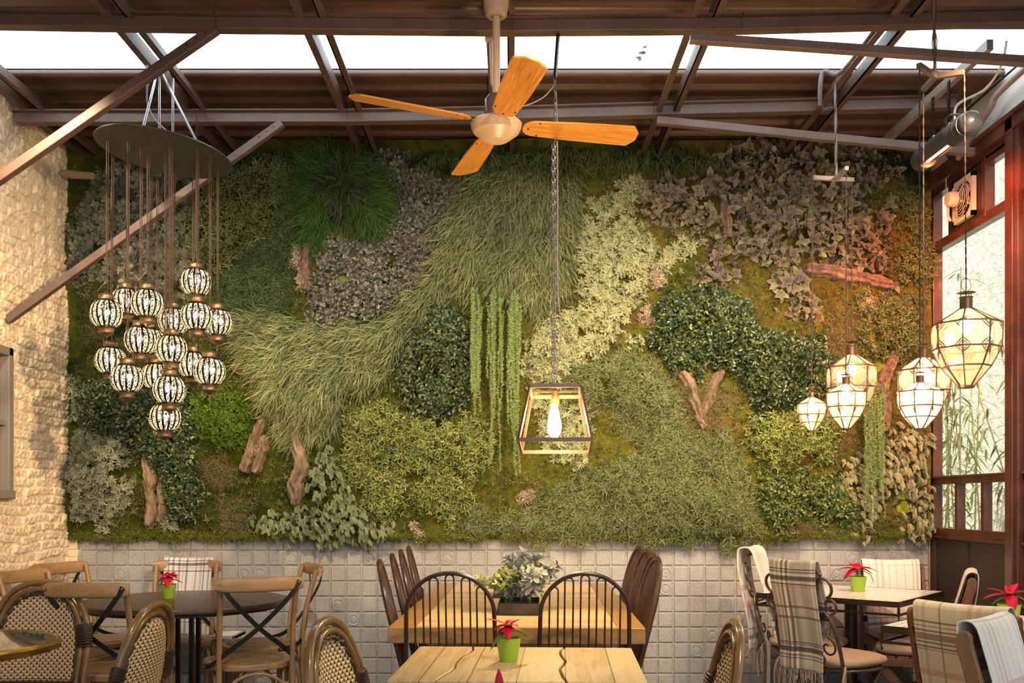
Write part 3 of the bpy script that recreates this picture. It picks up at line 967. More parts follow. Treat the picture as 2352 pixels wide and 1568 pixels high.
M_grass = leafmat('grass_blade', [(0.035, 0.075, 0.045), (0.13, 0.19, 0.09), (0.31, 0.33, 0.14), (0.20, 0.27, 0.16)], tip=(0.50, 0.44, 0.18), tipw=0.45, rough=0.5)
M_dgrass = leafmat('dark_grass_blade', [(0.035, 0.075, 0.02), (0.09, 0.13, 0.03), (0.19, 0.20, 0.06)], rough=0.5)
M_fine = leafmat('fine_grass_blade', [(0.015, 0.05, 0.012), (0.05, 0.13, 0.022), (0.13, 0.22, 0.04)], rough=0.5)
M_brown = leafmat('brown_stem', [(0.045, 0.032, 0.03), (0.10, 0.07, 0.06)], rough=0.7)
M_cone = leafmat('blue_green_scale', [(0.035, 0.085, 0.065), (0.10, 0.17, 0.11), (0.20, 0.27, 0.15)], tip=(0.62, 0.60, 0.30), tipw=0.75, rough=0.5)
M_coneR = leafmat('straw_green_scale', [(0.10, 0.12, 0.06), (0.24, 0.25, 0.12), (0.36, 0.34, 0.19)], tip=(0.78, 0.68, 0.42), tipw=0.8, rough=0.5)
M_pine = leafmat('bright_needle', [(0.035, 0.10, 0.012), (0.10, 0.21, 0.02), (0.22, 0.32, 0.04)], tip=(0.30, 0.40, 0.06), tipw=0.4, rough=0.5)
M_string = leafmat('string_leaf', [(0.10, 0.19, 0.05), (0.22, 0.32, 0.10), (0.36, 0.42, 0.15)], rough=0.5)
M_fire = leafmat('narrow_green_leaf', [(0.06, 0.10, 0.035), (0.16, 0.18, 0.06), (0.26, 0.25, 0.10)], rough=0.5)

# ---- regions (photo pixels on the planting surface)
planting('grey_leaved_groundcover', 'dark grey-green round-leaved groundcover in the upper left corner behind the lanterns', 'plant',
         [[(222,385),(300,352),(420,395),(452,440),(430,560),(438,650),(400,700),(330,690),(300,640),(165,660),(160,560),(195,470)]], 14, t_roundflat, M_greyleaf, 0.06, layers=2, scl=(.6,.9), gaps=.6)
planting('groundcover', 'low dark mixed groundcover at the far left behind the lantern cluster', 'plant',
         [[(155,660),(330,690),(430,720),(520,780),(560,870),(450,890),(330,880),(160,870)]], 15, t_needle, leafmat('brown_green_leaf', [(0.03,0.045,0.02),(0.09,0.09,0.045),(0.06,0.10,0.03)]), 0.03, scl=(.6, 1.0))
planting('olive_shrub', 'dark olive star-leaved shrub under the roof, right of the lantern plate', 'plant',
         [[(440,440),(520,385),(600,352),(700,362),(705,420),(690,470),(650,520),(560,570),(540,610),(480,630),(425,600),(425,500)]], 14.5, t_starbig, M_olive, 0.12, layers=2, scl=(.55,.85), gaps=.5, tilt=.5)
planting('needle_carpet', 'dense dark green carpet of short needle leaves right of the lantern cords', 'plant',
         [[(640,500),(680,480),(672,560),(680,640),(680,700),(640,725),(560,745),(500,740),(480,690),(490,630),(560,590)]], 12, t_needle, M_needle, 0.04, layers=2)
planting('succulent_mat', 'mat of dusky grey-brown succulent rosettes left of the long grass', 'plant',
         [[(858,345),(935,338),(955,390),(1060,405),(1062,450),(1015,550),(990,620),(940,690),(880,725),(800,738),(718,725),(705,690),(735,600),(757,548),(880,545),(905,470),(868,400)]], 13, t_round, M_round, 0.05, layers=2, scl=(.65,1.0), gaps=.5, tilt=.45,
         holes=[[(758,625),(800,628),(810,660),(790,672),(755,650)]])
planting('fine_grass', 'mop of fine bright green grass with dark stems, top left of centre', 'plant',
         [[(645,395),(700,350),(845,345),(895,420),(908,490),(880,550),(840,560),(815,520),(770,500),(735,570),(700,560),(690,500),(650,460)]], 13, t_fine, M_fine, 0.10,
         rotfn=lambda px, py: np.arctan2(-(py - 430) - 40, (px - 790) * 1.2), tilt=0.3, layers=2)
planting('heather_stems', 'dark brown bare stems fanning out inside the fine green grass', 'plant',
         [[(740,380),(850,370),(860,440),(840,540),(790,530),(720,480)]], 24, T(4, lambda: grassc(5, 0.17, 0.010, 0.6, (0.3, 0.8), 0.9, 4)), M_brown, 0.13,
         rotfn=lambda px, py: np.arctan2(-(py - 430), (px - 790) * 1.2), tilt=0.3, group=None)
down = lambda px, py: np.full(len(px), -PI / 2)
planting('hanging_grass', 'dark green arching grass hanging under the roof behind the ceiling fan', 'plant',
         [[(940,345),(1200,335),(1600,325),(1640,350),(1600,385),(1500,390),(1400,400),(1330,420),(1180,420),(1080,400),(960,385)]], 15, t_grass, M_dgrass, 0.10, rotfn=down, scl=(.55, .95), layers=2)
def gflow(px, py):
    t = np.clip((1060 - px) / 330, 0, 1) * np.clip((900 - py) / 120, 0, 1)
    dx = -0.25 - 0.75 * t + np.clip((px - 1180) / 260, -.2, .45); dy = -(1 - 0.45 * t)
    return np.arctan2(dy, dx)
planting('long_trailing_grass', 'long arc of grey-green trailing grass sweeping from top centre down to the left', 'plant',
         [[(1060,405),(1180,375),(1300,395),(1330,430),(1325,500),(1300,590),(1290,660),(1240,720),(1190,690),(1110,660),(1060,650),(1000,680),(935,745),(915,830),(885,885),(830,875),(795,880),(775,950),(740,1010),(705,1000),(670,1040),(640,1010),(605,900),(560,790),(545,755),(575,725),(620,712),(700,735),(800,745),(880,735),(940,690),(985,610),(1000,560),(1020,500)]],
         10.5, t_grass, M_grass, 0.11, rotfn=gflow, scl=(.6, 1.15), layers=2, tilt=0.3)
planting('hanging_grass', 'sparse green grass tuft among the broad purple leaves near the roof', 'plant',
         [[(1580,340),(1640,350),(1680,400),(1640,410),(1590,390)]], 17, t_grass, M_dgrass, 0.14, rotfn=down, scl=(.5, .8))
planting('variegated_shrub', 'cream variegated star-leaved plant in a broad band right of the chain', 'plant',
         [[(1430,402),(1478,405),(1492,445),(1450,490),(1475,530),(1500,570),(1545,555),(1590,550),(1598,580),(1560,620),(1500,605),(1478,640),(1478,690),(1450,705),(1435,760),(1385,800),(1330,845),(1290,880),(1220,882),(1202,800),(1230,740),(1310,700),(1330,640),(1312,560),(1345,480),(1390,440)],
          [(1440,765),(1490,760),(1480,790),(1450,795)]], 12.5, t_cream, M_cream, 0.06, layers=2, scl=(.62,.95), gaps=.6, tilt=.5)
planting('variegated_shrub', 'small cream variegated patch directly behind the square cage lantern', 'plant',
         [[(1215,900),(1280,920),(1350,945),(1358,980),(1345,1080),(1318,1088),(1300,1045),(1268,1058),(1235,1000)]], 12.5, t_cream, M_cream, 0.05, layers=2, scl=(.62,.95), gaps=.6, tilt=.5)
planting('variegated_tuft', 'single small pale variegated sprig in the green shrub left of centre bottom', 'plant',
         [[(948,1020),(985,1018),(985,1045),(955,1045)]], 13, t_cream, M_cream, 0.10)
planting('purple_leaf_plant', 'broad grey-purple leaved plant filling the upper right of the wall', 'plant',
         [[(1575,345),(1700,325),(2000,330),(2090,365),(2085,405),(1990,425),(2000,470),(2062,475),(2068,540),(2055,600),(2025,632),(1950,622),(1900,602),(1840,605),(1770,612),(1740,590),(1715,600),(1695,650),(1640,660),(1600,640),(1625,570),(1560,545),(1490,500),(1450,492),(1442,465),(1490,405),(1580,405),(1640,385)]],
         23, t_purple, M_purple, 0.07, layers=2, scl=(.6,1.05), gaps=.5, tilt=.5, holes=[[(1655,450),(1682,450),(1685,545),(1660,540)]])
planting('purple_leaf_plant', 'lower tongue of grey-purple leaves hanging above the dark shrub at right', 'plant',
         [[(1765,625),(1800,612),(1845,640),(1890,690),(1895,735),(1860,742),(1815,705),(1775,705)]], 23, t_purple, M_purple, 0.06, layers=2)
planting('purple_leaf_plant', 'small grey-purple leaf tuft beside the window, right of the bark strip', 'plant',
         [[(2040,640),(2075,645),(2080,670),(2045,672)]], 20, t_purple, M_purple, 0.08, layers=2)
planting('narrow_leaf_shrub', 'feathery narrow-leaved shrub lit orange by the heater at the window edge', 'plant',
         [[(2035,440),(2100,425),(2132,480),(2145,600),(2132,700),(2080,690),(2040,640),(2066,560),(2060,500)]], 11, t_star, M_fire, 0.11, layers=2, scl=(.55,.9), gaps=.6, tilt=.5)
planting('narrow_leaf_shrub', 'feathery narrow-leaved shrub behind the tallest glass lantern of the left trio', 'plant',
         [[(1965,690),(2050,670),(2110,700),(2128,800),(2080,830),(2010,840),(1965,800)]], 11, t_star, M_fire, 0.10, layers=2, scl=(.55,.9), gaps=.6, tilt=.5)
planting('box_shrub', 'large dark glossy small-leaved shrub right of centre, above the spiky tufts', 'plant',
         [[(1500,720),(1545,670),(1600,655),(1665,672),(1720,692),(1742,750),(1810,765),(1880,785),(1925,830),(1915,905),(1840,935),(1760,950),(1722,905),(1680,855),(1600,862),(1530,845),(1488,795)]], 10.5, t_box, M_box, 0.17, layers=2, scl=(.6,.9))
planting('box_shrub', 'dark glossy small-leaved shrub left of the hanging green strings', 'plant',
         [[(940,760),(985,702),(1050,705),(1082,770),(1088,880),(1075,940),(1010,965),(950,950),(912,905),(918,820)]], 10.5, t_box, M_box, 0.17, layers=2, scl=(.6,.9))
planting('pale_star_shrub', 'yellow-green star-leaved shrub spreading below the dark shrub, centre left', 'plant',
         [[(790,950),(870,915),(940,945),(1040,960),(1120,960),(1150,1010),(1110,1100),(1065,1160),(1040,1240),(1000,1190),(940,1150),(880,1220),(830,1160),(780,1060)]], 11.5, t_star, M_star, 0.11, layers=2, scl=(.55,.9), gaps=.65, tilt=.5)
planting('spiky_tufts', 'broad mass of spiky grey-green tufts across the lower right of centre', 'plant',
         [[(1290,865),(1400,802),(1480,815),(1540,870),(1590,985),(1680,990),(1712,1080),(1740,1160),(1770,1235),(1700,1262),(1560,1243),(1300,1245),(1150,1240),(1060,1238),(1058,1190),(1100,1140),(1140,1180),(1210,1160),(1270,1112),(1360,1085),(1440,1050),(1425,990),(1395,925),(1330,925)]],
         14, t_spiky, M_spiky, 0.08, layers=2, scl=(.6,1.0), gaps=.5, tilt=.5, holes=[[(1395,1030),(1475,1030),(1470,1055),(1400,1060)]])
planting('pale_star_shrub', 'yellow-green star-leaved shrub below the smallest glass lantern', 'plant',
         [[(1700,960),(1780,935),(1900,925),(1945,990),(1905,1060),(1860,1085),(1800,1095),(1740,1080),(1712,1030)]], 11.5, t_star, M_star, 0.12, layers=2, scl=(.55,.9), gaps=.65, tilt=.5)
planting('box_shrub', 'sparse bright-tipped small-leaved shrub low at the right, near the wall tiles', 'plant',
         [[(1722,1090),(1850,1085),(1930,1095),(1970,1150),(1972,1205),(1900,1215),(1850,1180),(1800,1225),(1755,1190)]], 11, t_box, M_boxL, 0.10, layers=2, scl=(.55,.85), gaps=.6)
planting('fir_tip_sedum', 'straw-green plant with overlapping cone-like tips beside the window at lower right', 'plant',
         [[(1915,1085),(1960,1055),(2010,1040),(2040,990),(2085,980),(2132,1000),(2142,1100),(2142,1205),(2115,1245),(2062,1243),(2075,1150),(2045,1130),(2015,1190),(2000,1242),(1960,1240),(1965,1170),(1918,1120)]], 16, t_cone, M_coneR, 0.07, rotfn=down, layers=2, tilt=.4)
planting('fir_tip_sedum', 'blue-green plant with cone-like drooping tips at the bottom left', 'plant',
         [[(570,1190),(620,1150),(650,1180),(735,1160),(700,1130),(690,1110),(722,1030),(752,1020),(790,1060),(808,1085),(815,1140),(845,1180),(898,1195),(890,1243),(760,1245),(640,1240),(580,1215)]], 16, t_cone, M_cone, 0.10, rotfn=down, layers=2, tilt=.4, gaps=.35,
         holes=[[(730,1080),(775,1085),(770,1170),(735,1160)]])
planting('pine_cushion', 'rounded bright green bushy cushion below the lantern cluster', 'plant',
         [[(440,905),(500,882),(555,905),(578,960),(565,1020),(500,1032),(455,1010),(435,950)]], 10.5, t_pine, M_pine, 0.17, bulge=55, layers=2)
planting('box_shrub', 'dark leafy shrub on the left behind and below the round lanterns', 'plant',
         [[(168,880),(240,865),(330,890),(430,885),(440,960),(460,1050),(470,1110),(440,1200),(375,1205),(372,1110),(330,1060),(300,1010),(200,985),(160,960)]], 10.5, t_box, M_box, 0.12, layers=2, scl=(.6,.9))
planting('pale_variegated_shrub', 'pale grey-green variegated bush in the bottom left corner by the bricks', 'plant',
         [[(165,1000),(230,985),(285,1005),(310,1080),(302,1150),(262,1190),(215,1225),(160,1190),(150,1090)], [(152,880),(200,870),(215,910),(180,1000),(155,960)]], 11.5, t_cream, M_creamL, 0.12, gaps=.55, tilt=.5, scl=(.5, .8), layers=2)
planting('pale_tuft', 'small pale leafy tuft at the foot of the cork trunk, bottom left', 'plant',
         [[(335,1195),(400,1190),(410,1215),(360,1225),(335,1215)]], 14, t_cream, M_creamL, 0.06, scl=(.7, .9))
planting('fern_tuft', 'small dark spiky tuft above the cone-tipped plant, left of centre bottom', 'plant',
         [[(745,1060),(790,1065),(780,1095),(750,1090)]], 14, t_spiky, M_needle, 0.10)

# ---- hanging strings of small leaves
def strings(name, label, xs, mat, Y0=FY - 0.14):
    items = []
    Vs = []; Fs = []; As = []; n = 0
    tl = [leaf(.0125, .0062, a, e, (0, 0, 0), 0, 1, 3, 'blade', .2) for a in (0.3, 0.9, 2.2, 2.9, -.2, 3.4) for e in (-.3, .6)]
    o = thing(name, label, 'plant', P(xs[len(xs) // 2][0], xs[len(xs) // 2][2], FY))
    stems = MB()
    for (x, y0, y1) in xs:
        ph = random.uniform(0, 6)
        ylist = np.arange(y0, y1, 2.6)
        pts = []
        for y in ylist:
            p = P(x + 2.2 * math.sin(y * .02 + ph) + 1.0 * math.sin(y * .09 + ph), y, Y0 + .02 * math.sin(ph * 7))
            pts.append(p)
            for q in range(2):
                tv, tf, tt, tc_ = random.choice(tl)
                s = random.uniform(.7, 1.2)
                w = np.stack([p.x + tv[:, 0] * s, p.y - tv[:, 2] * s, p.z + tv[:, 1] * s], -1)
                Vs.append(w); Fs.append(np.array(tf) + n); n += len(tv)
                r = random.random(); As.append(np.array([[r, a, b, 1] for a, b in zip(tt, tc_)]))
        stems.tube([P(x, y0 - 4, 6.07), P(x, y0 - 8, FY - .06)] + pts[::4] + [pts[-1]], 0.0011, 4)
    np_obj('leaf_strings', np.concatenate(Vs), np.concatenate(Fs), mat, o, np.concatenate(As))
    stems.build('stems', M_string_stem, o, world=True)
    return o
M_string_stem = plain('string_stem', (0.14, 0.18, 0.07), 0.6)
xs = []
for k in range(44):
    g = random.random()
    x = random.choice([random.uniform(1084, 1104), random.uniform(1118, 1160), random.uniform(1165, 1196), random.uniform(1172, 1190)])
    y0 = 660 + random.uniform(0, 60)
    y1 = random.uniform(830, 1000) if random.random() < .75 else random.uniform(1000, 1095)
    if x < 1104: y1 = min(y1, random.uniform(860, 960))
    xs.append((x, y0, y1))
strings('string_plant', 'curtain of thin light green leafy strings hanging left of the square cage lantern', xs, M_string)
xs = [(random.uniform(1988, 2030), random.uniform(880, 920), random.uniform(1060, 1205)) for _ in range(22)]
strings('string_plant', 'narrow bunch of green leafy strings hanging below the tallest glass lantern of the left trio', xs, M_string)

# ---- bark, rock and lichen set into the moss
M_bark, nt, bs = newmat('cork_bark')
bs.inputs['Roughness'].default_value = 0.9
v = coords(nt, (1, 1, 0.35)); f = noise(nt, v, 28, 6, 0.7, 0.5); g = noise(nt, coords(nt), 6, 3)
c = mix(nt, 0.35, ramp(nt, f, [(0.32, (0.07, 0.04, 0.03)), (0.46, (0.28, 0.17, 0.11)), (0.66, (0.50, 0.36, 0.25))]).outputs[0], ramp(nt, g, [(0.4, (0.14, 0.13, 0.04)), (0.6, (0.48, 0.33, 0.24))]).outputs[0])
L(nt, c, bs.inputs['Base Color']); bump(nt, bs, f, 1.0, 0.03)
M_pinkbark, nt, bs = newmat('pink_bark')
bs.inputs['Roughness'].default_value = 0.9
v = coords(nt); f = noise(nt, v, 30, 6, 0.7, 0.5)
L(nt, ramp(nt, f, [(0.32, (0.10, 0.05, 0.04)), (0.5, (0.30, 0.17, 0.13)), (0.7, (0.48, 0.31, 0.24))]).outputs[0], bs.inputs['Base Color']); bump(nt, bs, f, 1.0, 0.03)
M_rock, nt, bs = newmat('lichen_rock')
bs.inputs['Roughness'].default_value = 0.9
v = coords(nt); f = noise(nt, v, 16, 7, 0.7, 0.3)
L(nt, ramp(nt, f, [(0.40, (0.035, 0.028, 0.022)), (0.52, (0.10, 0.085, 0.06)), (0.56, (0.42, 0.38, 0.26)), (0.7, (0.5, 0.45, 0.33))]).outputs[0], bs.inputs['Base Color']); bump(nt, bs, f, 1.0, 0.03)
def bark(name, label, path, widths, mat, out=0.06, cat='bark'):
    """half-round slab of bark along a path of photo points on the wall"""
    c = catmull([Vector((x, y, w)) for (x, y), w in zip(path, widths)], 14)
    nu = 25; U = len(c)
    X = np.zeros((U, nu)); Y = X.copy(); Z = X.copy()
    for i, q in enumerate(c):
        t = c[min(i + 1, U - 1)] - c[max(i - 1, 0)]; t.z = 0; t.normalize()
        s = Vector((-t.y, t.x))
        e = min(i, U - 1 - i) / U
        wz = q.z * (0.55 + 0.45 * min(1, e * 8)) if e < .12 else q.z
        for j in range(nu):
            a = PI * j / (nu - 1)
            px = q.x + s[0] * math.cos(a) * wz; py = q.y + s[1] * math.cos(a) * wz
            X[i, j] = (px - 1176) * FY / FPX; Z[i, j] = CH + (HY - py) * FY / FPX
            Y[i, j] = 6.08 - out * math.sin(a) * (1 if e > .05 else 0.55)
    nz = fbm(X * 60, Z * 35, len(label), 4)
    jj = np.linspace(0, 1, nu)[None, :] + 0 * X
    ridge = 1 - np.abs(np.sin(jj * 13 + 1.6 * fbm(Z * 14, X * 3, 41, 3)))
    Y -= 0.010 * nz + 0.026 * (ridge - .5) * np.sin(PI * jj) + 0.016 * fbm(X * 22, Z * 11, 3, 4)
    X = X + 0.014 * fbm(X * 20, Z * 30, 5, 4); Z = Z + 0.010 * fbm(X * 30, Z * 20, 6, 3)
    Y[:, 0] = Y[:, -1] = 6.09
    return tag(grid_obj(name, X, Y, Z, mat), label, cat)
bark('cork_bark', 'cork trunk piece low on the left, under the dark leafy shrub', [(343,1000),(338,1080),(346,1150),(340,1215)], [11, 15, 12, 14], M_bark, .09)
bark('cork_bark', 'second narrow cork strip beside the low left trunk piece', [(362,1060),(368,1130),(364,1205)], [9, 11, 10], M_bark, .07)
bark('cork_bark', 'gnarled forked cork branch right of the bright green cushion', [(600,960),(580,1010),(565,1060),(560,1085)], [11, 13, 15, 12], M_bark, .10)
bark('cork_bark', 'short leaning cork branch meeting the forked one, left of the trailing grass', [(606,1000),(600,1040),(585,1085)], [12, 14, 9], M_bark, .11)
bark('cork_bark', 'tall cork trunk emerging under the trailing grass at lower left', [(690,960),(682,1010),(690,1070),(676,1110),(682,1165)], [22, 17, 20, 22, 16], M_bark, .11)
bark('cork_bark', 'thin horizontal cork strip left of the trailing grass', [(530,840),(575,862),(610,885)], [10, 13, 9], M_bark, .07)
bark('cork_bark', 'left arm of the Y-shaped cork trunk under the large dark shrub', [(1560,855),(1590,880),(1602,940),(1622,985)], [16, 15, 12, 14], M_bark, .09)
bark('cork_bark', 'right arm of the Y-shaped cork trunk under the large dark shrub', [(1660,850),(1638,890),(1625,930),(1605,975)], [13, 11, 14, 13], M_bark, .09)
bark('cork_bark', 'short upright bark piece among the purple leaves', [(1664,452),(1670,495),(1672,545)], [11, 15, 12], M_bark, .09)
bark('pink_bark', 'long horizontal bark slab under the purple leaves at right', [(1850,610),(1920,625),(2000,640),(2062,652)], [15, 17, 18, 13], M_pinkbark, .08)
bark('pink_bark', 'upright reddish bark strip between the two glass lantern groups', [(2058,800),(2040,850),(2030,900),(2040,950),(2026,1000)], [13, 15, 13, 14, 12], M_pinkbark, .10)
bark('cork_bark', 'pale bark chip where the purple leaves end, upper right', [(1785,605),(1815,612)], [12, 10], M_bark, .08)
bark('lichen_rock', 'dark lichen-spotted slab of rock behind the left lantern cords', [(310,545),(300,600),(290,690)], [24, 33, 36], M_rock, .10, 'rock')
bark('cork_bark', 'pale twisted bark between the needle carpet and the succulents', [(705,560),(700,620),(705,670)], [12, 14, 12], M_pinkbark, .07)
M_lichen = leafmat('reindeer_lichen', [(0.40, 0.30, 0.22), (0.62, 0.50, 0.38), (0.72, 0.60, 0.47)], rough=0.9)
t_lich = T(5, lambda: rosette(14, 0.020, 0.005, (0.2, 1.4), -0.3, 'obov', 2, 2, 0, 0.5, rings=3, roll=1.2))
for lab, cx, cy, rx, ry in [('pale lichen tuft high in the bark beside the needle carpet', 700, 500, 14, 26),
                            ('pale lichen column left of the succulent mat', 682, 590, 13, 30), ('pale lichen tuft at the lower end of the lichen column', 688, 645, 11, 20),
                            ('small pale lichen tuft in the middle of the succulent mat', 850, 614, 9, 14),
                            ('pinkish lichen tuft right of the cream variegated plant', 1510, 640, 19, 26), ('pinkish lichen tuft left of the large dark shrub', 1487, 722, 15, 20),
                            ('pale lichen clump at the left edge of the spiky tufts', 1208, 1140, 24, 15), ('pale lichen knot on the forked cork branch', 597, 1030, 17, 18),
                            ('small pale lichen tuft just above the tiles, left of centre', 948, 1208, 9, 12), ('brownish lichen tuft just above the tiles, left of centre', 965, 1226, 16, 12),
                            ('pink lichen clump left of the tall glass lantern by the window', 1995, 700, 20, 22)]:
    pl = [(cx + rx * math.cos(k * PI / 5), cy + ry * math.sin(k * PI / 5)) for k in range(10)]
    planting('lichen_tuft', lab, 'lichen', [pl], 5.5, t_lich, M_lichen, 0.05, bulge=14, rag=5)
# cushions of yellow-green moss
M_cush = plain('cushion_moss', (0.30, 0.33, 0.04), 0.95, scale=14, c2=(0.13, 0.17, 0.02), bmp=1.0, spec=0.1)
for lab, cx, cy, rx, ry in [('bright green moss cushion in a gap of the succulent mat', 782, 648, 26, 18), ('yellow-green moss cushion above the upright reddish bark', 2010, 845, 22, 18),
                            ('round yellow-green moss cushion beside the cone-tipped plant at right', 2075, 1170, 16, 20), ('low yellow-green moss cushion near the right end of the planting', 2068, 1140, 14, 9)]:
    m = MB(); c = P(cx, cy, FY + 0.03)
    for _ in range(7):
        q = c + Vector((random.uniform(-.5, .5) * rx * FY / FPX, random.uniform(-.005, .01), random.uniform(-.5, .5) * ry * FY / FPX))
        m.ball(q, rx * FY / FPX * random.uniform(.45, .6), 14, 10, (1, .7, ry / rx))
    tag(m.build('moss_cushion', M_cush, world=True), lab, 'moss')

M_mosstip = leafmat('moss_sprig', [(0.05, 0.085, 0.015), (0.17, 0.20, 0.03), (0.24, 0.20, 0.05)], tip=(0.30, 0.30, 0.08), tipw=.4, rough=.9, spec=.1)
t_moss = T(5, lambda: rosette(14, 0.022, 0.0032, (0.1, 1.2), 0.8, 'blade', 2, 2, 0, 0.5, rings=3, roll=1.0))
planting('moss_fringe', 'ragged lip of moss hanging over the top of the tiles', 'moss', [[(165,1222),(1100,1222),(2130,1218),(2132,1240),(1100,1241),(165,1241)]], 6.5, t_moss, M_mosstip, 0.035, bulge=8, rotfn=down, rag=7, layers=2, gaps=.2)
planting('painted_shade_band', 'near-black leafy band painting the roof shade along the top of the wall', 'plant', [[(215,372),(520,368),(700,366),(1150,362),(1600,358),(2100,360),(2130,400),(2100,440),(2085,388),(1650,376),(1150,380),(700,384),(300,392)]], 9, t_needle, leafmat('painted_shade_leaf', [(0.012,0.022,0.008),(0.04,0.048,0.015)]), 0.06, scl=(.8,1.4), bulge=10, layers=2, gaps=0)  # band added for the shade under the roof, put into near-black leaf colour

M_dry = leafmat('dry_sprig', [(0.14, 0.10, 0.05), (0.32, 0.24, 0.13), (0.20, 0.20, 0.07)], tip=(0.5, 0.38, 0.22), tipw=.5, rough=.9, spec=.1)
t_dry = T(5, lambda: rosette(12, 0.034, 0.0022, (0.1, 1.3), 0.5, 'blade', 2, 2, 0, 0.5, rings=3, roll=1.0))
for lab, pl in [('patch of dry brownish moss sprigs at the bottom, left of the blue-green cone-tipped plant', [(490,1150),(560,1140),(590,1180),(560,1230),(500,1225)]),
                ('patch of dry tawny sprigs between the pink bark slab and the glass lanterns', [(1895,700),(1950,690),(1975,760),(1950,830),(1905,820)]),
                ('patch of dry pinkish sprigs below the middle glass lantern of the left trio', [(1915,980),(1985,985),(1990,1040),(1930,1060),(1890,1040)]),
                ('patch of dry tawny sprigs just above the tiles at the right', [(1800,1195),(1900,1205),(1950,1215),(1900,1238),(1800,1236)]),
                ('patch of dry brown sprigs left of the forked cork branch', [(455,1040),(520,1060),(545,1110),(500,1130),(460,1100)]),
                ('patch of dry sprigs around the Y-shaped cork trunk', [(1540,860),(1580,870),(1650,880),(1690,900),(1680,980),(1640,1000),(1590,980),(1550,910)])]:
    planting('dry_moss_patch', lab, 'moss', [pl], 9, t_dry, M_dry, 0.03, bulge=20, layers=2, gaps=.5, rag=16)

M_mixed = leafmat('mixed_sprig', [(0.02, 0.04, 0.012), (0.08, 0.11, 0.03), (0.22, 0.22, 0.07), (0.16, 0.11, 0.05)], rough=.7)
tag(planting('mixed_sprigs', 'scattered small mixed sprigs growing through the moss all over the wall', 'plant', [[(165,385),(2125,372),(2132,1225),(165,1228)]], 11, t_star + t_needle + t_dry, M_mixed, 0.012, bulge=20, layers=2, gaps=.75, scl=(.3,.75), tilt=.5), kind='stuff')
# ================================================================== lamps, fan, heater
M_black = plain('black_metal', (0.03, 0.025, 0.022), 0.4, 0.6)
M_dark = plain('dark_bronze', (0.07, 0.045, 0.035), 0.4, 0.7, scale=20, var=0.4)
M_zinc = plain('zinc_rod', (0.42, 0.43, 0.45), 0.35, 0.9)
M_cord = plain('rust_cord', (0.045, 0.023, 0.017), 0.8)

# ---- ceiling fan
FC = Vector((-0.068, 4.10, 2.90))
fan = thing('ceiling_fan', 'cream four-bladed ceiling fan with orange wooden blades hanging from the roof steel', 'fan', FC)
M_fanc = plain('cream_enamel', (0.48, 0.33, 0.21), 0.35, scale=3, var=0.08)
m = MB()
m.lathe([(0.0, -0.062), (0.058, -0.060), (0.078, -0.045), (0.09, -0.034), (0.098, -0.030), (0.108, -0.012), (0.112, 0.006), (0.10, 0.016), (0.06, 0.026), (0.045, 0.035), (0, 0.036)], 40, c=FC)
m.build('hub', M_fanc, fan, world=True, angle=25)
m = MB(); m.lathe([(0.0, -0.068), (0.045, -0.067), (0.056, -0.058), (0.056, -0.05), (0, -0.05)], 36, c=FC); m.build('hub_cap', M_fanc, fan, world=True)
m = MB(); m.lathe([(0.045, 0.03), (0.050, 0.05), (0.050, 0.11), (0.036, 0.13), (0, 0.13)], 28, c=FC); m.build('motor_housing', plain('brown_enamel', (0.10, 0.07, 0.06), 0.35), fan, world=True)
m = MB(); m.tube([FC + Vector((0, 0, 0.1)), FC + Vector((0, 0, 0.50))], 0.0165, 16); m.build('down_rod', M_fanc, fan, world=True)
m = MB(); m.open = True; m.lathe([(0.019, 0.468), (0.034, 0.466), (0.046, 0.475), (0.055, 0.52), (0.056, 0.60)], 30, c=FC); m.build('canopy', M_fanc, fan, world=True)
m = MB(); m.mm((FC.x - 0.05, FC.y - 0.03, FC.z + 0.58), (FC.x + 0.05, FC.y + 0.03, FC.z + 0.60)); m.build('mount_plate', M_steel, fan, world=True, smooth=False)
M_blade, nt, bs = newmat('blade_wood')
bs.inputs['Roughness'].default_value = 0.38
v = coords(nt, (1.2, 14, 14)); f = noise(nt, v, 5, 6, 0.6, 1.0)
L(nt, ramp(nt, f, [(0.30, (0.33, 0.115, 0.012)), (0.5, (0.52, 0.21, 0.03)), (0.7, (0.66, 0.30, 0.055))]).outputs[0], bs.inputs['Base Color'])
def blade():
    pl = []
    r0, r1 = 0.115, 0.635
    half = []
    for k in range(9):
        a = PI / 2 + PI / 2 * (1 - k / 8)
        half.append((r0 + 0.06 + 0.06 * math.cos(a), 0.052 * math.sin(a)))
    half += [(0.35, 0.064), (0.595, 0.070), (0.605, 0.069), (r1 - 0.004, 0.030), (r1, 0.022)]
    pl = half + [(x, -y) for x, y in reversed(half) if abs(y) > 1e-6]
    return pl
for i, (deg, dz) in enumerate([(11, 0.0), (106, -0.0), (199, 0.012), (283, 0.0)]):
    a = math.radians(deg)
    M = Matrix.Translation((0, 0, dz)) @ Matrix.Rotation(a, 4, 'Z') @ Matrix.Rotation(math.radians(-13), 4, 'X') @ Matrix.Rotation(math.radians(-dz * 200), 4, 'Y')
    m = MB(); m.prism(blade(), -0.004, 0.004)
    o = m.build('fan_blade', M_blade, fan, smooth=False, bevel=0.002)
    o.matrix_local = M
    b = MB(); b.bar((0.085, 0, 0.006), (0.19, 0, 0.006), 0.03, 0.004); b.bar((0.15, -0.04, 0.006), (0.15, 0.04, 0.006), 0.02, 0.004)
    b.build('blade_iron', M_dark, o)
    for sx, sy in ((0.14, 0.0), (0.185, 0.043), (0.185, -0.043)):
        b = MB(); b.ball((sx, sy, -0.004), 0.005, 8, 6, (1, 1, .6)); b.build('screw', M_black, o)
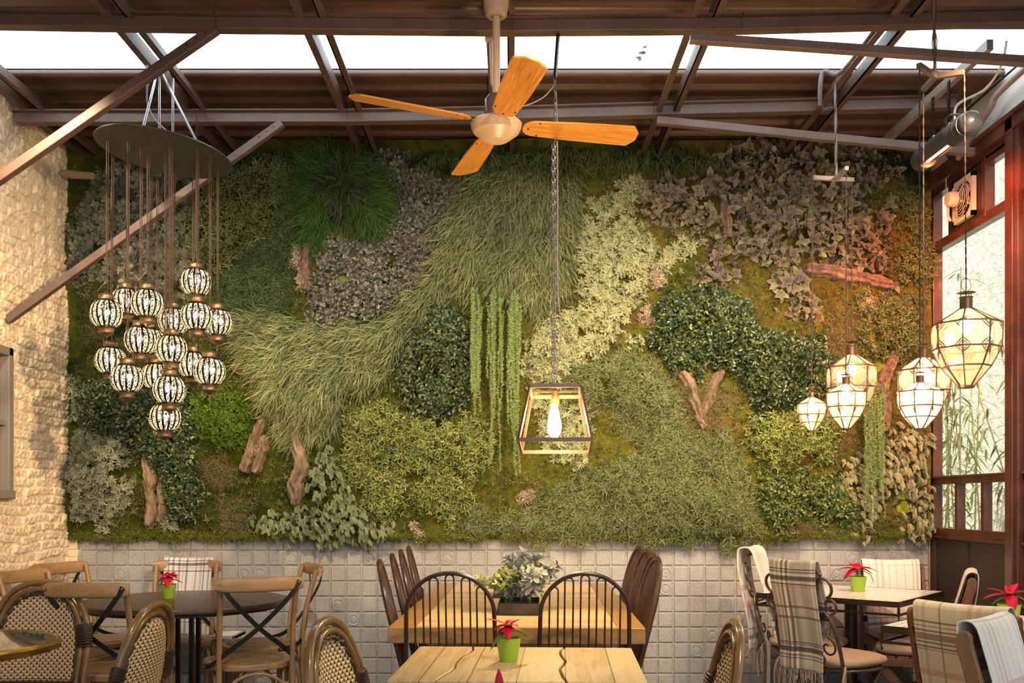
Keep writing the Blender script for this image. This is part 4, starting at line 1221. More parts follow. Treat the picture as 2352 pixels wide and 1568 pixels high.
# thin conduit rod behind the fan rod
m = MB(); m.tube([P(1128, 96, 4.42), P(1130, 190, 4.42), P(1140, 215, 4.42)], 0.008, 8); m.mm(tuple(P(1114, 95, 4.42) + Vector((0, -.01, 0))), tuple(P(1135, 80, 4.42) + Vector((0, .01, 0.05))))
tag(m.build('cable_conduit', M_fanc, world=True), 'thin cream cable conduit just behind the ceiling fan rod', 'conduit')

# ---- square cage pendant on a chain
LC = P(1275, 885, 3.93)
top = P(1282, 80, 4.33)
lan = thing('cage_pendant', 'rectangular open metal cage lantern with a glowing bulb, hanging on a long chain', 'lamp', LC)
m = MB()
tilt = math.radians(-7); yaw = math.radians(-3)
R = Matrix.Translation(LC) @ Matrix.Rotation(yaw, 4, 'Z') @ Matrix.Rotation(tilt, 4, 'X')
a, b, H = 0.104, 0.148, 0.235
tp = [Vector((s * a, t * a + a, 0)) for s, t in ((-1,-1),(1,-1),(1,1),(-1,1))]
bt = [Vector((s * b, t * b + a, -H)) for s, t in ((-1,-1),(1,-1),(1,1),(-1,1))]
bd = [q + Vector((0, 0, 0)) for q in bt]
for k in range(4):
    l = (k + 1) % 4
    m.bar(R @ tp[k], R @ tp[l], 0.010, 0.016); m.bar(R @ bt[k], R @ bt[l], 0.010, 0.016); m.bar(R @ tp[k], R @ bt[k], 0.010, 0.010)
m.bar(R @ ((tp[0] + tp[3]) / 2 + Vector((0, 0, .0))), R @ ((tp[1] + tp[2]) / 2), 0.008, 0.008)
M_cage = plain('bronze_frame', (0.13, 0.075, 0.05), 0.4, 0.3)
m.build('cage', M_cage, lan, world=True, smooth=False)
m = MB(); sc = R @ Vector((0, a, 0)); m.tube([sc, sc + Vector((0, 0, -0.05))], 0.016, 16); m.lathe([(0.018, 0), (0.018, -0.03), (0.014, -0.04)], 16, c=sc + Vector((0, 0, -0.02))); m.build('bulb_socket', plain('brass_socket', (0.5, 0.3, 0.12), 0.3, 0.8), lan, world=True)
BC = sc + Vector((-0.004, 0, -0.05))
m = MB(); m.lathe([(0.012, 0.0), (0.015, -0.02), (0.024, -0.06), (0.031, -0.10), (0.027, -0.125), (0.014, -0.145), (0.0, -0.15)], 24, c=BC)
m.build('bulb', emis('bulb_glow', (1.0, 0.80, 0.45), 26), lan, world=True)
light('bulb_light', 'POINT', BC + Vector((0, 0, -0.07)), 115, (1.0, 0.66, 0.30), 0.035)
# chain
chain = MB()
p0 = LC + Vector((0, 0, -0.005)); p1 = P(1275, 176, 4.30)
def chain_links(m, p0, p1, ln=0.034, w=0.011, r=0.0017):
    d = p1 - p0; n = int(d.length / (ln * 0.80)); d2 = d.normalized()
    s1 = d2.cross(Vector((0, 1, 0))).normalized(); s2 = d2.cross(s1)
    for i in range(n):
        c = p0 + d * ((i + 0.5) / n); s = (s1 if i % 2 else (s1 * .5 + s2 * .87))
        pts = []
        for k in range(10):
            a = 2 * PI * k / 10
            pts.append(c + d2 * (math.sin(a) * (w / 2) + (ln / 2 - w / 2) * (1 if math.sin(a) > 0 else -1)) + s * math.cos(a) * w / 2)
        m.tube(pts, r, 5, closed=True)
chain_links(chain, p0, p1); chain.build('chain', plain('chain_steel', (0.35, 0.35, 0.37), 0.3, 0.9), lan, world=True)
c2 = MB(); chain_links(c2, P(1270, 885, 4.04), P(1270, 330, 4.30)); c2.build('chain', bpy.data.materials['chain_steel'], lan, world=True)
m = MB(); m.bar(P(1275, 176, 4.30), P(1282, 78, 4.335), 0.012, 0.016); m.build('hanger_bar', M_black, lan, world=True, smooth=False)
m = MB(); q = [P(x, y, 4.3) for x, y in ((1200, 244), (1225, 236), (1250, 222), (1268, 203), (1276, 196))]
q += [P(x, y, 4.28 - .24 * (y - 196) / 690) for x, y in ((1280, 300), (1281, 450), (1281, 650), (1289, 760), (1281, 840), (1276, 880))]
m.tube(catmull(q, 5), 0.0028, 6); m.build('cord', plain('grey_cord', (0.3, 0.24, 0.2), 0.6), lan, world=True)

# ---- round plate with many mercury-glass globes
DC = P(378, 351, 4.72)
disc = thing('lantern_plate', 'round grey metal plate hung on four zinc rods, carrying the cluster of round lanterns', 'lamp', DC)
tl = math.radians(7.0)
RD = Matrix.Translation(DC) @ Matrix.Rotation(tl, 4, 'Y') @ Matrix.Rotation(math.radians(-1.5), 4, 'X')
DR = 0.326
m = MB(); m.lathe([(0, -0.003), (DR, -0.003), (DR + 0.002, 0), (DR, 0.003), (0, 0.003)], 64, M=RD); m.build('plate', plain('gunmetal', (0.10, 0.095, 0.085), 0.35, 0.6, scale=3, var=0.3), disc, world=True, angle=30)
AP = P(366, 176, 4.86)
rods = [((366, 176), (366, 305), 4.86, 4.80), ((397, 195), (397, 309), 4.9, 4.85), ((374, 176), (462, 322), 4.86, 4.62), ((360, 200), (318, 303), 4.86, 4.66)]
for (a, b, ya, yb) in rods:
    pa = P(*a, ya); pa.z = 3.46
    m = MB(); m.tube([pa, RD @ Vector((kx(b[0], yb) - DC.x, yb - DC.y, 0.0))], 0.0065, 8); m.build('rod', M_zinc, disc, world=True)
m = MB(); 
m.tube(catmull([P(x, y, 4.78) for x, y in ((338, 195), (338, 235), (348, 262), (365, 285), (390, 305), (398, 309))], 5), 0.004, 6); m.build('supply_cord', plain('grey_flex', (0.35, 0.36, 0.38), 0.5), disc, world=True)
m = MB(); q = P(338, 180, 4.80); m.tube([q + Vector((0, 0, 0.1)), q - Vector((0, 0, 0.035))], 0.009, 8); m.build('cord_sleeve', plain('white_sleeve', (0.7, 0.68, 0.65), 0.5), disc, world=True)
for pts in (((-0.16, 0.05), (-0.12, 0.09), (-0.06, 0.07), (-0.01, 0.09), (0.03, 0.05)), ((0.06, 0.0), (0.10, 0.05), (0.15, 0.03), (0.19, 0.05), (0.24, 0.0))):
    m = MB(); m.tube(catmull([RD @ Vector((x, y - .12, 0.012 + 0.012 * (i % 2))) for i, (x, y) in enumerate(pts)], 6), 0.006, 6)
    m.build('coiled_cord', plain('twisted_cord', (0.4, 0.4, 0.42), 0.6), disc, world=True)

# mercury glass: silvered ribs, clear-etched dotted bands
M_merc, nt, bs = newmat('mercury_glass')
nt.nodes.remove(bs); out = nt.nodes['Material Output']
tc = N(nt, 'ShaderNodeTexCoord'); sp = N(nt, 'ShaderNodeSeparateXYZ'); L(nt, tc.outputs['Object'], sp.inputs[0])
ang = mathn(nt, 'ARCTAN2', sp.outputs[1], sp.outputs[0])
st = mathn(nt, 'MULTIPLY', ang, 16 / (2 * PI))
fr = mathn(nt, 'FRACT', mathn(nt, 'ADD', st, 20.5))
band = mathn(nt, 'ABSOLUTE', mathn(nt, 'SUBTRACT', fr, 0.5))           # 0 in the middle of a lit band
inb = mathn(nt, 'LESS_THAN', band, 0.31)
zz = mathn(nt, 'MULTIPLY', sp.outputs[2], 215.0)
cb = N(nt, 'ShaderNodeCombineXYZ'); L(nt, mathn(nt, 'MULTIPLY', fr, 7.5), cb.inputs[0]); L(nt, zz, cb.inputs[1]); L(nt, mathn(nt, 'FLOOR', mathn(nt, 'ADD', st, 20.5)), cb.inputs[2])
vo = N(nt, 'ShaderNodeTexVoronoi'); vo.inputs['Scale'].default_value = 1.0; L(nt, cb.outputs[0], vo.inputs['Vector'])
dots = mathn(nt, 'LESS_THAN', vo.outputs['Distance'], 0.47)
zl = mathn(nt, 'LESS_THAN', mathn(nt, 'ABSOLUTE', mathn(nt, 'ADD', sp.outputs[2], 0.003)), 0.058)
maskd = mathn(nt, 'MULTIPLY', mathn(nt, 'MULTIPLY', inb, dots), zl)
silver = N(nt, 'ShaderNodeBsdfGlossy'); silver.inputs['Roughness'].default_value = 0.12; silver.inputs[0].default_value = (0.36, 0.36, 0.38, 1)
dk = N(nt, 'ShaderNodeBsdfGlossy'); dk.inputs['Roughness'].default_value = 0.25; dk.inputs[0].default_value = (0.10, 0.085, 0.08, 1)
tr = N(nt, 'ShaderNodeBsdfTranslucent'); tr.inputs[0].default_value = (1, 0.86, 0.60, 1)
tp_ = N(nt, 'ShaderNodeBsdfTransparent'); tp_.inputs[0].default_value = (1, 0.97, 0.9, 1)
mm1 = N(nt, 'ShaderNodeMixShader'); mm1.inputs[0].default_value = 0.35; L(nt, tr.outputs[0], mm1.inputs[1]); L(nt, tp_.outputs[0], mm1.inputs[2])
mm0 = N(nt, 'ShaderNodeMixShader'); L(nt, inb, mm0.inputs[0]); L(nt, dk.outputs[0], mm0.inputs[1]); L(nt, silver.outputs[0], mm0.inputs[2])
mm2 = N(nt, 'ShaderNodeMixShader'); L(nt, maskd, mm2.inputs[0]); L(nt, mm0.outputs[0], mm2.inputs[1]); L(nt, mm1.outputs[0], mm2.inputs[2])
L(nt, mm2.outputs[0], out.inputs[0])
M_collar = plain('bronze_collar', (0.22, 0.145, 0.085), 0.35, 0.8, scale=40, var=0.4, bmp=0.4)
M_bulbw = emis('warm_bulb', (1.0, 0.84, 0.55), 30)

def globe(loc):
    """origin at the centre of the glass"""
    g = thing('globe_lantern', '', 'lamp', loc)
    R0 = 0.0785
    prof = []
    for i in range(15):
        ph = 0.42 + (PI - 0.84) * i / 14
        prof.append((R0 * math.sin(ph) ** 0.94, -R0 * 0.95 * math.cos(ph)))
    m = MB(); m.open = True; m.lathe(prof, 64, rib=0.045, ribs=16); m.build('glass_globe', M_merc, g)
    m = MB(); m.open = True
    m.lathe([(0.033, 0.066), (0.037, 0.070), (0.035, 0.074), (0.035, 0.088), (0.038, 0.091), (0.034, 0.095), (0.012, 0.097)], 24)
    m.build('top_collar', M_collar, g)
    m = MB(); m.open = True
    m.lathe([(0.034, -0.068), (0.038, -0.072), (0.035, -0.076), (0.034, -0.090), (0.037, -0.094), (0.034, -0.097), (0.018, -0.102), (0.006, -0.112), (0.0, -0.113)], 24)
    m.build('bottom_collar', M_collar, g)
    m = MB(); m.tube([(0, 0, -0.112), (0, 0, -0.128)], 0.0008, 5); m.lathe([(0, -0.126), (0.006, -0.140), (0.0, -0.152)], 6); m.build('drop_finial', M_collar, g)
    m = MB(); m.ball((0, 0, 0.005), 0.017, 12, 10, (1, 1, 1.7)); m.build('bulb', M_bulbw, g)
    m = MB()
    for s in (-1, 1):
        m.tube(catmull([(s * 0.034, 0, 0.088), (s * 0.040, 0, 0.105), (s * 0.02, 0, 0.135), (0, 0, 0.16)], 5), 0.0012, 5)
    m.build('wire_handle', M_dark, g)
    return g
SP = [  # px, py, depth, words
 (244, 721, 4.62, 'globe lantern at the far left of the hanging cluster, upper row'),
 (290, 693, 4.90, 'globe lantern half hidden between the far-left one and its larger neighbour'),
 (338, 697, 4.60, 'third globe lantern from the left in the upper row of the cluster'),
 (450, 648, 4.80, 'topmost globe lantern of the hanging cluster'),
 (452, 727, 4.58, 'globe lantern directly beneath the topmost one of the cluster'),
 (499, 741, 4.84, 'rightmost globe lantern of the cluster, behind the one beneath the topmost'),
 (398, 738, 4.92, 'dim globe lantern at the back, left of the one beneath the topmost'),
 (322, 782, 4.64, 'globe lantern in the middle row, hanging below the upper third one'),
 (345, 784, 4.98, 'globe lantern mostly hidden at the back of the middle row of the cluster'),
 (393, 802, 4.60, 'globe lantern at the centre of the cluster, right of the middle-row one'),
 (254, 828, 4.80, 'globe lantern in the lower left of the cluster, slightly behind its neighbour'),
 (292, 869, 4.58, 'globe lantern in the lower left of the cluster, in front, with its drop below'),
 (360, 864, 4.96, 'dim globe lantern at the back beside the next-to-lowest one'),
 (389, 895, 4.56, 'next-to-lowest globe lantern of the cluster'),
 (379, 959, 4.66, 'lowest globe lantern of the cluster'),
 (443, 838, 4.96, 'globe lantern at the back in the lower right of the cluster'),
 (481, 853, 4.64, 'globe lantern in front in the lower right of the cluster'),
]
g0 = None
for i, (px, py, Y, lab) in enumerate(SP):
    loc = P(px, py, Y)
    if g0 is None: g0 = globe(loc); g = g0
    else: g = copy_tree(g0, loc)
    g.rotation_euler = (0, 0, random.uniform(0, 1))
    g['label'] = lab; g['group'] = 'round lanterns hung in a cluster'
    # cord up to the plate
    tx, ty = loc.x - DC.x, loc.y - DC.y
    rr = math.hypot(tx, ty)
    if rr > DR - 0.02: tx *= (DR - 0.02) / rr; ty *= (DR - 0.02) / rr
    tp2 = RD @ Vector((tx, ty, -0.003))
    Mi = (Matrix.Translation(loc) @ Matrix.Rotation(g.rotation_euler.z, 4, 'Z')).inverted()
    m = MB(); base = loc + Vector((0, 0, 0.158)); m.tube([Mi @ base, Mi @ tp2], 0.0024, 6)
    e = loc + Vector((0.006, 0.002, 0.1)); m.tube([Mi @ e, Mi @ (tp2 + Vector((0.008, 0.004, 0)))], 0.0014, 6)
    m.build('cord', M_cord, g)
    if i in (0, 2, 3, 4, 6, 7, 9, 11, 13, 14, 16, 10):
        light('globe_light', 'POINT', loc + Vector((0, 0, 0.0)), 0.9, (1.0, 0.78, 0.48), 0.02)

# ---- faceted glass lanterns
M_lpane = pane('lantern_glass', (1.0, 0.92, 0.72), 0.76, 0.14, 0.05)
M_lframe = plain('aged_copper', (0.14, 0.075, 0.05), 0.45, 0.6, scale=25, var=0.4)
M_lbulb = emis('lantern_bulb', (1.0, 0.82, 0.5), 40)
def facet(name, label, px, py0, py1, wpx, Y, yaw, cord_to, power, group, extra_drop=True):
    """py0: row of the top of the neck, py1: row of the base; wpx: widest pixel width"""
    k = Y / FPX
    R = wpx * k / 2; Ht = (py1 - py0) * k
    z = {n: f * Ht for n, f in dict(base=0.0, a=0.22, b=0.42, c=0.69, d=0.865, neck=1.0).items()}
    rad = dict(base=0.20 * R, a=0.80 * R * .86, b=0.97 * R, c=R, d=0.20 * R)
    loc = Vector((kx(px, Y), Y, kz(py1, Y)))
    o = thing(name, label, 'lamp', loc, yaw, group)
    def ring(n, rr=None): 
        r = rr if rr else rad[n]
        return [Vector((r * math.cos(2 * PI * i / 8), r * math.sin(2 * PI * i / 8), z[n])) for i in range(8)]
    order = ['base', 'a', 'b', 'c', 'd']
    rings = [ring(n) for n in order]
    fr = MB(); gp = MB()
    t = 0.026 * R + 0.0016
    for ri, rg in enumerate(rings):
        for i in range(8):
            fr.bar(rg[i], rg[(i + 1) % 8], t * 1.2, t * 1.2)
            if ri: fr.bar(rings[ri - 1][i], rg[i], t, t)
    gl = MB()
    for ri in range(1, 5):
        for i in range(8):
            a, b = rings[ri - 1][i] * 1, rings[ri - 1][(i + 1) % 8] * 1
            c, d = rings[ri][(i + 1) % 8] * 1, rings[ri][i] * 1
            gl.add([a, b, c, d], [(0, 1, 2, 3)])
            # filigree corners: small arcs across each corner of the pane
            if ri in (2, 3, 4):
                def arc(cn, p, q, s):
                    u = (p - cn).normalized() * s; w = (q - cn).normalized() * s
                    for f in ((1.0, 1.0), (.62, .62)):
                        fr.tube([cn + u * f[0], cn + (u + w) * .62 * f[0] * .9, cn + w * f[1]], t * .28, 4, caps=False)
                    fr.tube([cn + u * .3, cn + (u + w) * .5, cn + u * 1.0], t * .22, 4, caps=False)
                    fr.tube([cn + w * .3, cn + (u + w) * .5, cn + w * 1.0], t * .22, 4, caps=False)
                s = 0.24 * R
                if ri == 3: arc(a, b, d, s); arc(b, a, c, s); arc(c, b, d, s); arc(d, a, c, s)
                elif ri == 2: arc(c, b, d, s * .9); arc(d, a, c, s * .9)
                else: arc(a, b, d, s * .7); arc(b, a, c, s * .7); 
    fr.build('metal_frame', M_lframe, o, smooth=False)
    gl.build('glass_panes', M_lpane, o, smooth=False)
    m = MB(); m.open = True
    m.lathe([(rad['d'] * .95, z['d'] - .002), (rad['d'] * .9, z['d'] + .01 * R), (rad['d'] * .9, z['neck'] * .985), (rad['d'] * 1.02, z['neck'] * .99), (rad['d'] * .98, z['neck']), (rad['d'] * .3, z['neck'])], 20)
    m.build('neck', M_lframe, o)
    m = MB(); m.lathe([(0, -.02 * R), (rad['base'] * 1.15, -.005), (rad['base'] * 1.2, .004), (0, .004)], 20); m.build('base_cap', M_lframe, o)
    m = MB(); m.lathe([(0, z['neck'] + .16 * R), (rad['d'] * 1.2, z['neck'] + .12 * R), (rad['d'] * 1.35, z['neck'] + .13 * R), (0, z['neck'] + .19 * R)], 20)
    for s in (-1, 1): m.tube([(s * rad['d'] * .9, 0, z['neck'] * .97), (s * rad['d'] * .95, 0, z['neck'] + .13 * R)], .0016, 5)
    m.build('smoke_cap', M_lframe, o)
    zt = z['neck'] + .17 * R
    m = MB(); m.tube([(.055 * R * 4 * math.cos(a) * .8, 0, zt + .2 * R + .2 * R * math.sin(a)) for a in [j * 2 * PI / 16 for j in range(16)]], .0012, 5, closed=True); m.build('ring', M_lframe, o)
    if extra_drop:
        for i in range(8):
            p = rings[2][i] * 1.0
            m = MB(); m.tube([p, p - Vector((0, 0, .05 * R))], .0008, 4); m.lathe([(0, 0), (.045 * R, -.12 * R), (.03 * R, -.18 * R), (0, -.33 * R)], 8, c=p - Vector((0, 0, .04 * R))); m.build('drop', M_lframe, o)
    bz = z['c'] - .04 * R
    m = MB(); m.ball((0, 0, bz), .19 * R, 16, 12, (1, 1, 1.35)); m.build('bulb', M_lbulb, o)
    m = MB(); m.tube([(0, 0, z['neck'] - .01), (0, 0, bz + .2 * R)], .012, 12); m.build('socket', M_lframe, o)
    Mi = (Matrix.Translation(loc) @ Matrix.Rotation(yaw, 4, 'Z')).inverted()
    m = MB()
    q0 = loc + Vector((0, 0, zt + .36 * R))
    n = 40
    for ph in (0, PI):
        m.tube([Mi @ (q0.lerp(cord_to, j / n) + Vector((math.cos(j * 1.6 + ph) * .0022, math.sin(j * 1.6 + ph) * .0022, 0))) for j in range(n + 1)], .0019, 5)
    m.tube([Mi @ q0, (0, 0, zt - .02)], .0022, 5)
    m.build('cord', M_cord, o)
    light('lantern_light', 'POINT', loc + Vector((0, 0, bz)), power, (1.0, 0.70, 0.36), .03)
    return o

def bracket(label, hub, ends, up_to, mat):
    o = thing('three_armed_bracket', label, 'bracket', hub)
    for e in ends:
        m = MB(); m.bar(hub, e, .021, .021); m.build('arm', mat, o, world=True, smooth=False, bevel=.001)
    m = MB(); m.tube([hub, up_to], .0068, 8); m.build('hanging_rod', mat, o, world=True)
    m = MB()
    for s in range(2): m.tube([hub.lerp(up_to, j / 30) + Vector((.0095 * math.cos(j * .35 + s * 3), .0095 * math.sin(j * .35 + s * 3), .012)) for j in range(31)], .0022, 5)
    m.build('cord_wrap', M_cord, o, world=True)
    return o
GL = 'faceted glass lanterns of the left trio'; GR = 'faceted glass lanterns of the right trio'
B1 = P(1921, 411, 5.00)
e1 = [P(1868, 408, 4.97), P(1945, 386, 4.78), P(1958, 413, 5.18)]
bracket('grey three-armed hanging bracket over the left trio of glass lanterns', B1, e1, Vector((B1.x + .0, 5.02, 3.49)), plain('galvanised', (0.26, 0.22, 0.20), 0.5, 0.0))
c1 = Vector((kx(1864, 4.97), 4.97, e1[0].z)); 
facet('glass_lantern', 'smallest faceted glass lantern, leftmost of the left trio', 1864, 900, 990, 66, 4.97, .2, Vector((kx(1867, 4.97), 4.97, e1[0].z - .01)), 3.5, GL)
facet('glass_lantern', 'middle-sized faceted glass lantern hanging lowest in the left trio', 1943, 866, 985, 93, 4.78, .1, Vector((kx(1944, 4.78), 4.78, e1[1].z - .01)), 10, GL)
facet('glass_lantern', 'largest faceted glass lantern of the left trio, behind the other two', 1956, 792, 962, 112, 5.18, .3, Vector((kx(1957, 5.18), 5.18, e1[2].z - .01)), 11, GL)
B2 = P(2148, 176, 4.10)
e2 = [P(2110, 150, 3.94), P(2214, 166, 4.02), P(2121, 206, 4.36)]
bracket('brown three-armed hanging bracket over the right trio of glass lanterns', B2, e2, Vector((B2.x - .01, 4.10, 3.60)), plain('brown_square_tube', (0.12, 0.075, 0.055), 0.5, 0.0))
facet('glass_lantern', 'large faceted glass lantern in front of the window, highest of the right trio', 2219, 682, 888, 152, 4.02, .25, Vector((kx(2215, 4.02), 4.02, e2[1].z - .01)), 20, GR)
facet('glass_lantern', 'middle faceted glass lantern in front, lowest of the right trio', 2113, 862, 985, 102, 3.94, .15, Vector((kx(2112, 3.94), 3.94, e2[0].z - .01)), 13, GR)
facet('glass_lantern', 'faceted glass lantern behind the lowest one of the right trio', 2121, 798, 972, 120, 4.36, .05, Vector((kx(2121, 4.36), 4.36, e2[2].z - .01)), 12, GR)

# ---- conduit and cables near the heater
m = MB(); m.tube(catmull([Vector((1.78 - .05, 4.3, 3.53)), Vector((1.78 - .07, 4.9, 3.50)), P(1893, 165, 5.0), P(1884, 200, 5.0), P(1884, 243, 5.0)], 5), .012, 8)
m.tube(catmull([P(1884, 240, 5.0), P(1895, 250, 5.0), P(1912, 246, 5.0), P(1921, 255, 5.0)], 5), .003, 5)
tag(m.build('cable_conduit', plain('grey_conduit', (0.11, 0.08, 0.07), 0.6), world=True), 'grey conduit running down the rafter to the left trio bracket', 'conduit')

# ---- infrared heater
H0, H1 = P(2111, 372, 5.10), P(2226, 283, 4.50)
ht = thing('patio_heater', 'black tubular infrared heater glowing orange, slung beside the window wall', 'heater', (H0 + H1) / 2)
ax = (H1 - H0).normalized(); ln = (H1 - H0).length
def onax(t): return H0 + (H1 - H0) * t
sd = Vector((0, 0, 1)).cross(ax).normalized(); upv = ax.cross(sd).normalized()
# housing: open trough facing down-right
dn = Vector((0.30, -0.25, -0.9)); dn = (dn - ax * dn.dot(ax)).normalized()
M_ht = plain('heater_black', (0.045, 0.045, 0.05), 0.38, 0.1)
m = MB(); n = 24
vs = []; 
Rh = .055
side2 = ax.cross(dn).normalized()
for t in [.12 + .8 * i / 16 for i in range(17)]:
    for k in range(n + 1):
        a = math.radians(52) + math.radians(256) * k / n
        vs.append(onax(t) + dn * math.cos(a) * Rh + side2 * math.sin(a) * Rh)
fs = [(i * (n + 1) + k, i * (n + 1) + k + 1, (i + 1) * (n + 1) + k + 1, (i + 1) * (n + 1) + k) for i in range(16) for k in range(n)]
m.add(vs, fs); m.build('housing', M_ht, ht, world=True, solid=.004)
m = MB(); rot = ax.to_track_quat('Z', 'Y').to_matrix().to_4x4()
m.lathe([(0, -.07), (.03, -.065), (.05, -.04), (.058, 0), (.058, .05), (0, .05)], 24, M=Matrix.Translation(onax(.08)) @ rot); m.build('end_cap', M_ht, ht, world=True)
m = MB()
prof = [(0, 0)]
for k in range(9): prof += [(.050, .004 + k * .018), (.059, .006 + k * .018), (.059, .014 + k * .018), (.050, .016 + k * .018)]
prof += [(.056, .17), (.05, .20), (.03, .22), (0, .225)]
m.lathe(prof, 24, M=Matrix.Translation(onax(.72)) @ rot); m.build('ribbed_cap', M_ht, ht, world=True, angle=60)
m = MB(); m.tube([onax(.14) + dn * .022, onax(.76) + dn * .022], .011, 12); m.build('element', emis('heater_element', (1.0, 0.30, 0.12), 9), ht, world=True)
m = MB(); m.tube([onax(.1) - dn * .03, onax(.72) - dn * .03], .012, 8); m.build('reflector', plain('steel_reflector', (0.6, 0.3, 0.2), 0.2, 0.9), ht, world=True)
ZB = 3.375
m = MB()
for t, w in ((.30, .018), (.62, .018)):
    q = onax(t); a = Vector((q.x, q.y, q.z + .045)); b = Vector((q.x - .0, q.y, ZB - .005)); m.bar(a, b, .026, .006, up=(1, 0, 0))
m.build('hanging_strap', M_black, ht, world=True, smooth=False)
for t in (.30, .62):
    q = onax(t); m = MB(); m.ball((q.x, q.y - .012, q.z + .07), .009, 10, 8); m.build('bolt', M_zinc, ht, world=True)
m = MB(); m.tube(catmull([onax(.62) - dn * .05, onax(.72) - dn * .075 - sd * .02, onax(.84) - dn * .078 - sd * .02, onax(.93) - dn * .055], 6), .006, 6); m.build('grip', M_ht, ht, world=True)
light('heater_light', 'SPOT', onax(.38) + dn * .06, 60, (1.0, 0.24, 0.05), .04, onax(.38) + Vector((0.28, 1.0, -.52)), 1.3, blend=1.0)
light('heater_light', 'SPOT', onax(.60) + dn * .06, 42, (1.0, 0.20, 0.05), .05, onax(.6) + Vector((0.62, .5, -.95)), 2.3)
m = MB(); m.bar((H0.x + .0, 5.62, ZB + .015), (H0.x + .03, 4.40, ZB + .02), .03, .05)
tag(m.build('heater_rail', plain('grey_rail', (0.26, 0.22, 0.20), 0.4, 0.4), world=True, smooth=False, bevel=.002), 'grey steel rail under the roof that the heater hangs from', 'beam')
# white flex and conduits running along the right-hand wall top
m = MB(); m.tube(catmull([onax(.80) - dn * .05, P(2200, 240, 4.7), P(2262, 205, 4.6), P(2300, 150, 4.5), P(2312, 95, 4.4)], 8), .006, 6)
tag(m.build('heater_cable', plain('white_flex', (0.72, 0.72, 0.70), 0.5), world=True), 'white cable looping from the heater up along the canvas lining', 'cable')
m = MB(); m.tube(catmull([Vector((XR - .06, 5.6, 3.30)), Vector((XR - .08, 5.2, 3.42)), Vector((XR - .08, 4.9, 3.48)), Vector((XR - .07, 3.0, 3.5))], 6), .017, 10)
tag(m.build('cable_conduit', plain('brown_conduit', (0.30, 0.22, 0.18), 0.5), world=True), 'fat brown conduit along the top of the canvas lining', 'conduit')
m = MB(); m.tube([Vector((XR - .035, 6.0, 3.56)), Vector((XR - .05, 3.0, 3.575))], .006, 6); m.tube([Vector((XR - .06, 6.0, 3.54)), Vector((XR - .075, 3.0, 3.555))], .005, 6)
tag(m.build('cable', M_black, world=True), 'pair of black cables running under the roof edge above the window wall', 'cable')

# ---- extractor fan in the top light
ex = thing('extractor_fan', 'cream square extractor fan with a round wire guard in the upper window', 'fan', (XR - .02, 5.65, 2.95))
M_ex = plain('cream_plastic', (0.72, 0.62, 0.52), 0.5)
m = MB(); cy, cz, hs = 5.62, 3.065, .125
for a, b, c, d in ((cy - hs, cy + hs, cz - hs, cz - hs + .025), (cy - hs, cy + hs, cz + hs - .025, cz + hs), (cy - hs, cy - hs + .02, cz - hs, cz + hs), (cy + hs - .02, cy + hs, cz - hs, cz + hs)):
    m.mm((XR - .03, a, c), (XR - .005, b, d))
for k in range(32):
    a0, a1 = 2 * PI * k / 32, 2 * PI * (k + 1) / 32
    def sq(a):
        q = max(abs(math.cos(a)), abs(math.sin(a))); return (cy + math.cos(a) / q * (hs - .01), cz + math.sin(a) / q * (hs - .01))
    p, q = sq(a0), sq(a1); r = .104
    m.add([(XR - .024, *p), (XR - .024, *q), (XR - .024, cy + r * math.cos(a1), cz + r * math.sin(a1)), (XR - .024, cy + r * math.cos(a0), cz + r * math.sin(a0))], [(0, 1, 2, 3)])
RX = Matrix.Translation((XR - .02, cy, cz)) @ Matrix.Rotation(PI / 2, 4, 'Y')
pr = [(hs * .97 * math.cos(a), hs * .97 * math.sin(a)) for a in np.linspace(0, 2 * PI, 5)[:-1]]
m2 = MB(); m2.open = True; m2.lathe([(.104, -.012), (.128, -.010), (.15, -.009)], 4 * 8, M=RX)
m.build('housing', M_ex, ex, world=True, smooth=False)
m = MB()
for r in (.03, .045, .06, .075, .09, .102): m.tube([RX @ Vector((r * math.cos(a), r * math.sin(a), -.02 - .02 * (1 - (r / .105) ** 2))) for a in np.linspace(0, 2 * PI, 25)[:-1]], .002, 5, closed=True)
for k in range(4):
    a = k * PI / 2 + .5; m.tube([RX @ Vector((.02 * math.cos(a), .02 * math.sin(a), -.04)), RX @ Vector((.12 * math.cos(a), .12 * math.sin(a), -.012))], .003, 5)
m.build('wire_guard', M_ex, ex, world=True)
m = MB()
for k in range(5):
    a = k * 2 * PI / 5
    m.add([RX @ Vector((r * math.cos(a + da), r * math.sin(a + da), z)) for r, da, z in ((.03, 0, -.004), (.097, -.2, -.012), (.097, .45, .012), (.03, .6, .006))], [(0, 1, 2, 3)])
m.build('impeller', plain('grey_blades', (0.35, 0.30, 0.28), 0.5), ex, world=True, solid=.002)
m = MB(); m.lathe([(0, -.10), (.038, -.098), (.044, -.085), (.044, -.045), (0, -.045)], 24, M=RX); m.build('motor', M_ex, ex, world=True)
m = MB(); m.tube(catmull([RX @ Vector((.02, .04, -.07)), RX @ Vector((.07, .07, -.06)), RX @ Vector((.11, .06, -.05))], 5), .008, 8); m.tube(catmull([Vector((XR - .09, cy + .04, cz + .02)), Vector((XR - .05, cy + .16, cz + .12)), Vector((XR - .03, cy + .2, cz + .22))], 5), .003, 6); m.build('lead', M_ex, ex, world=True)

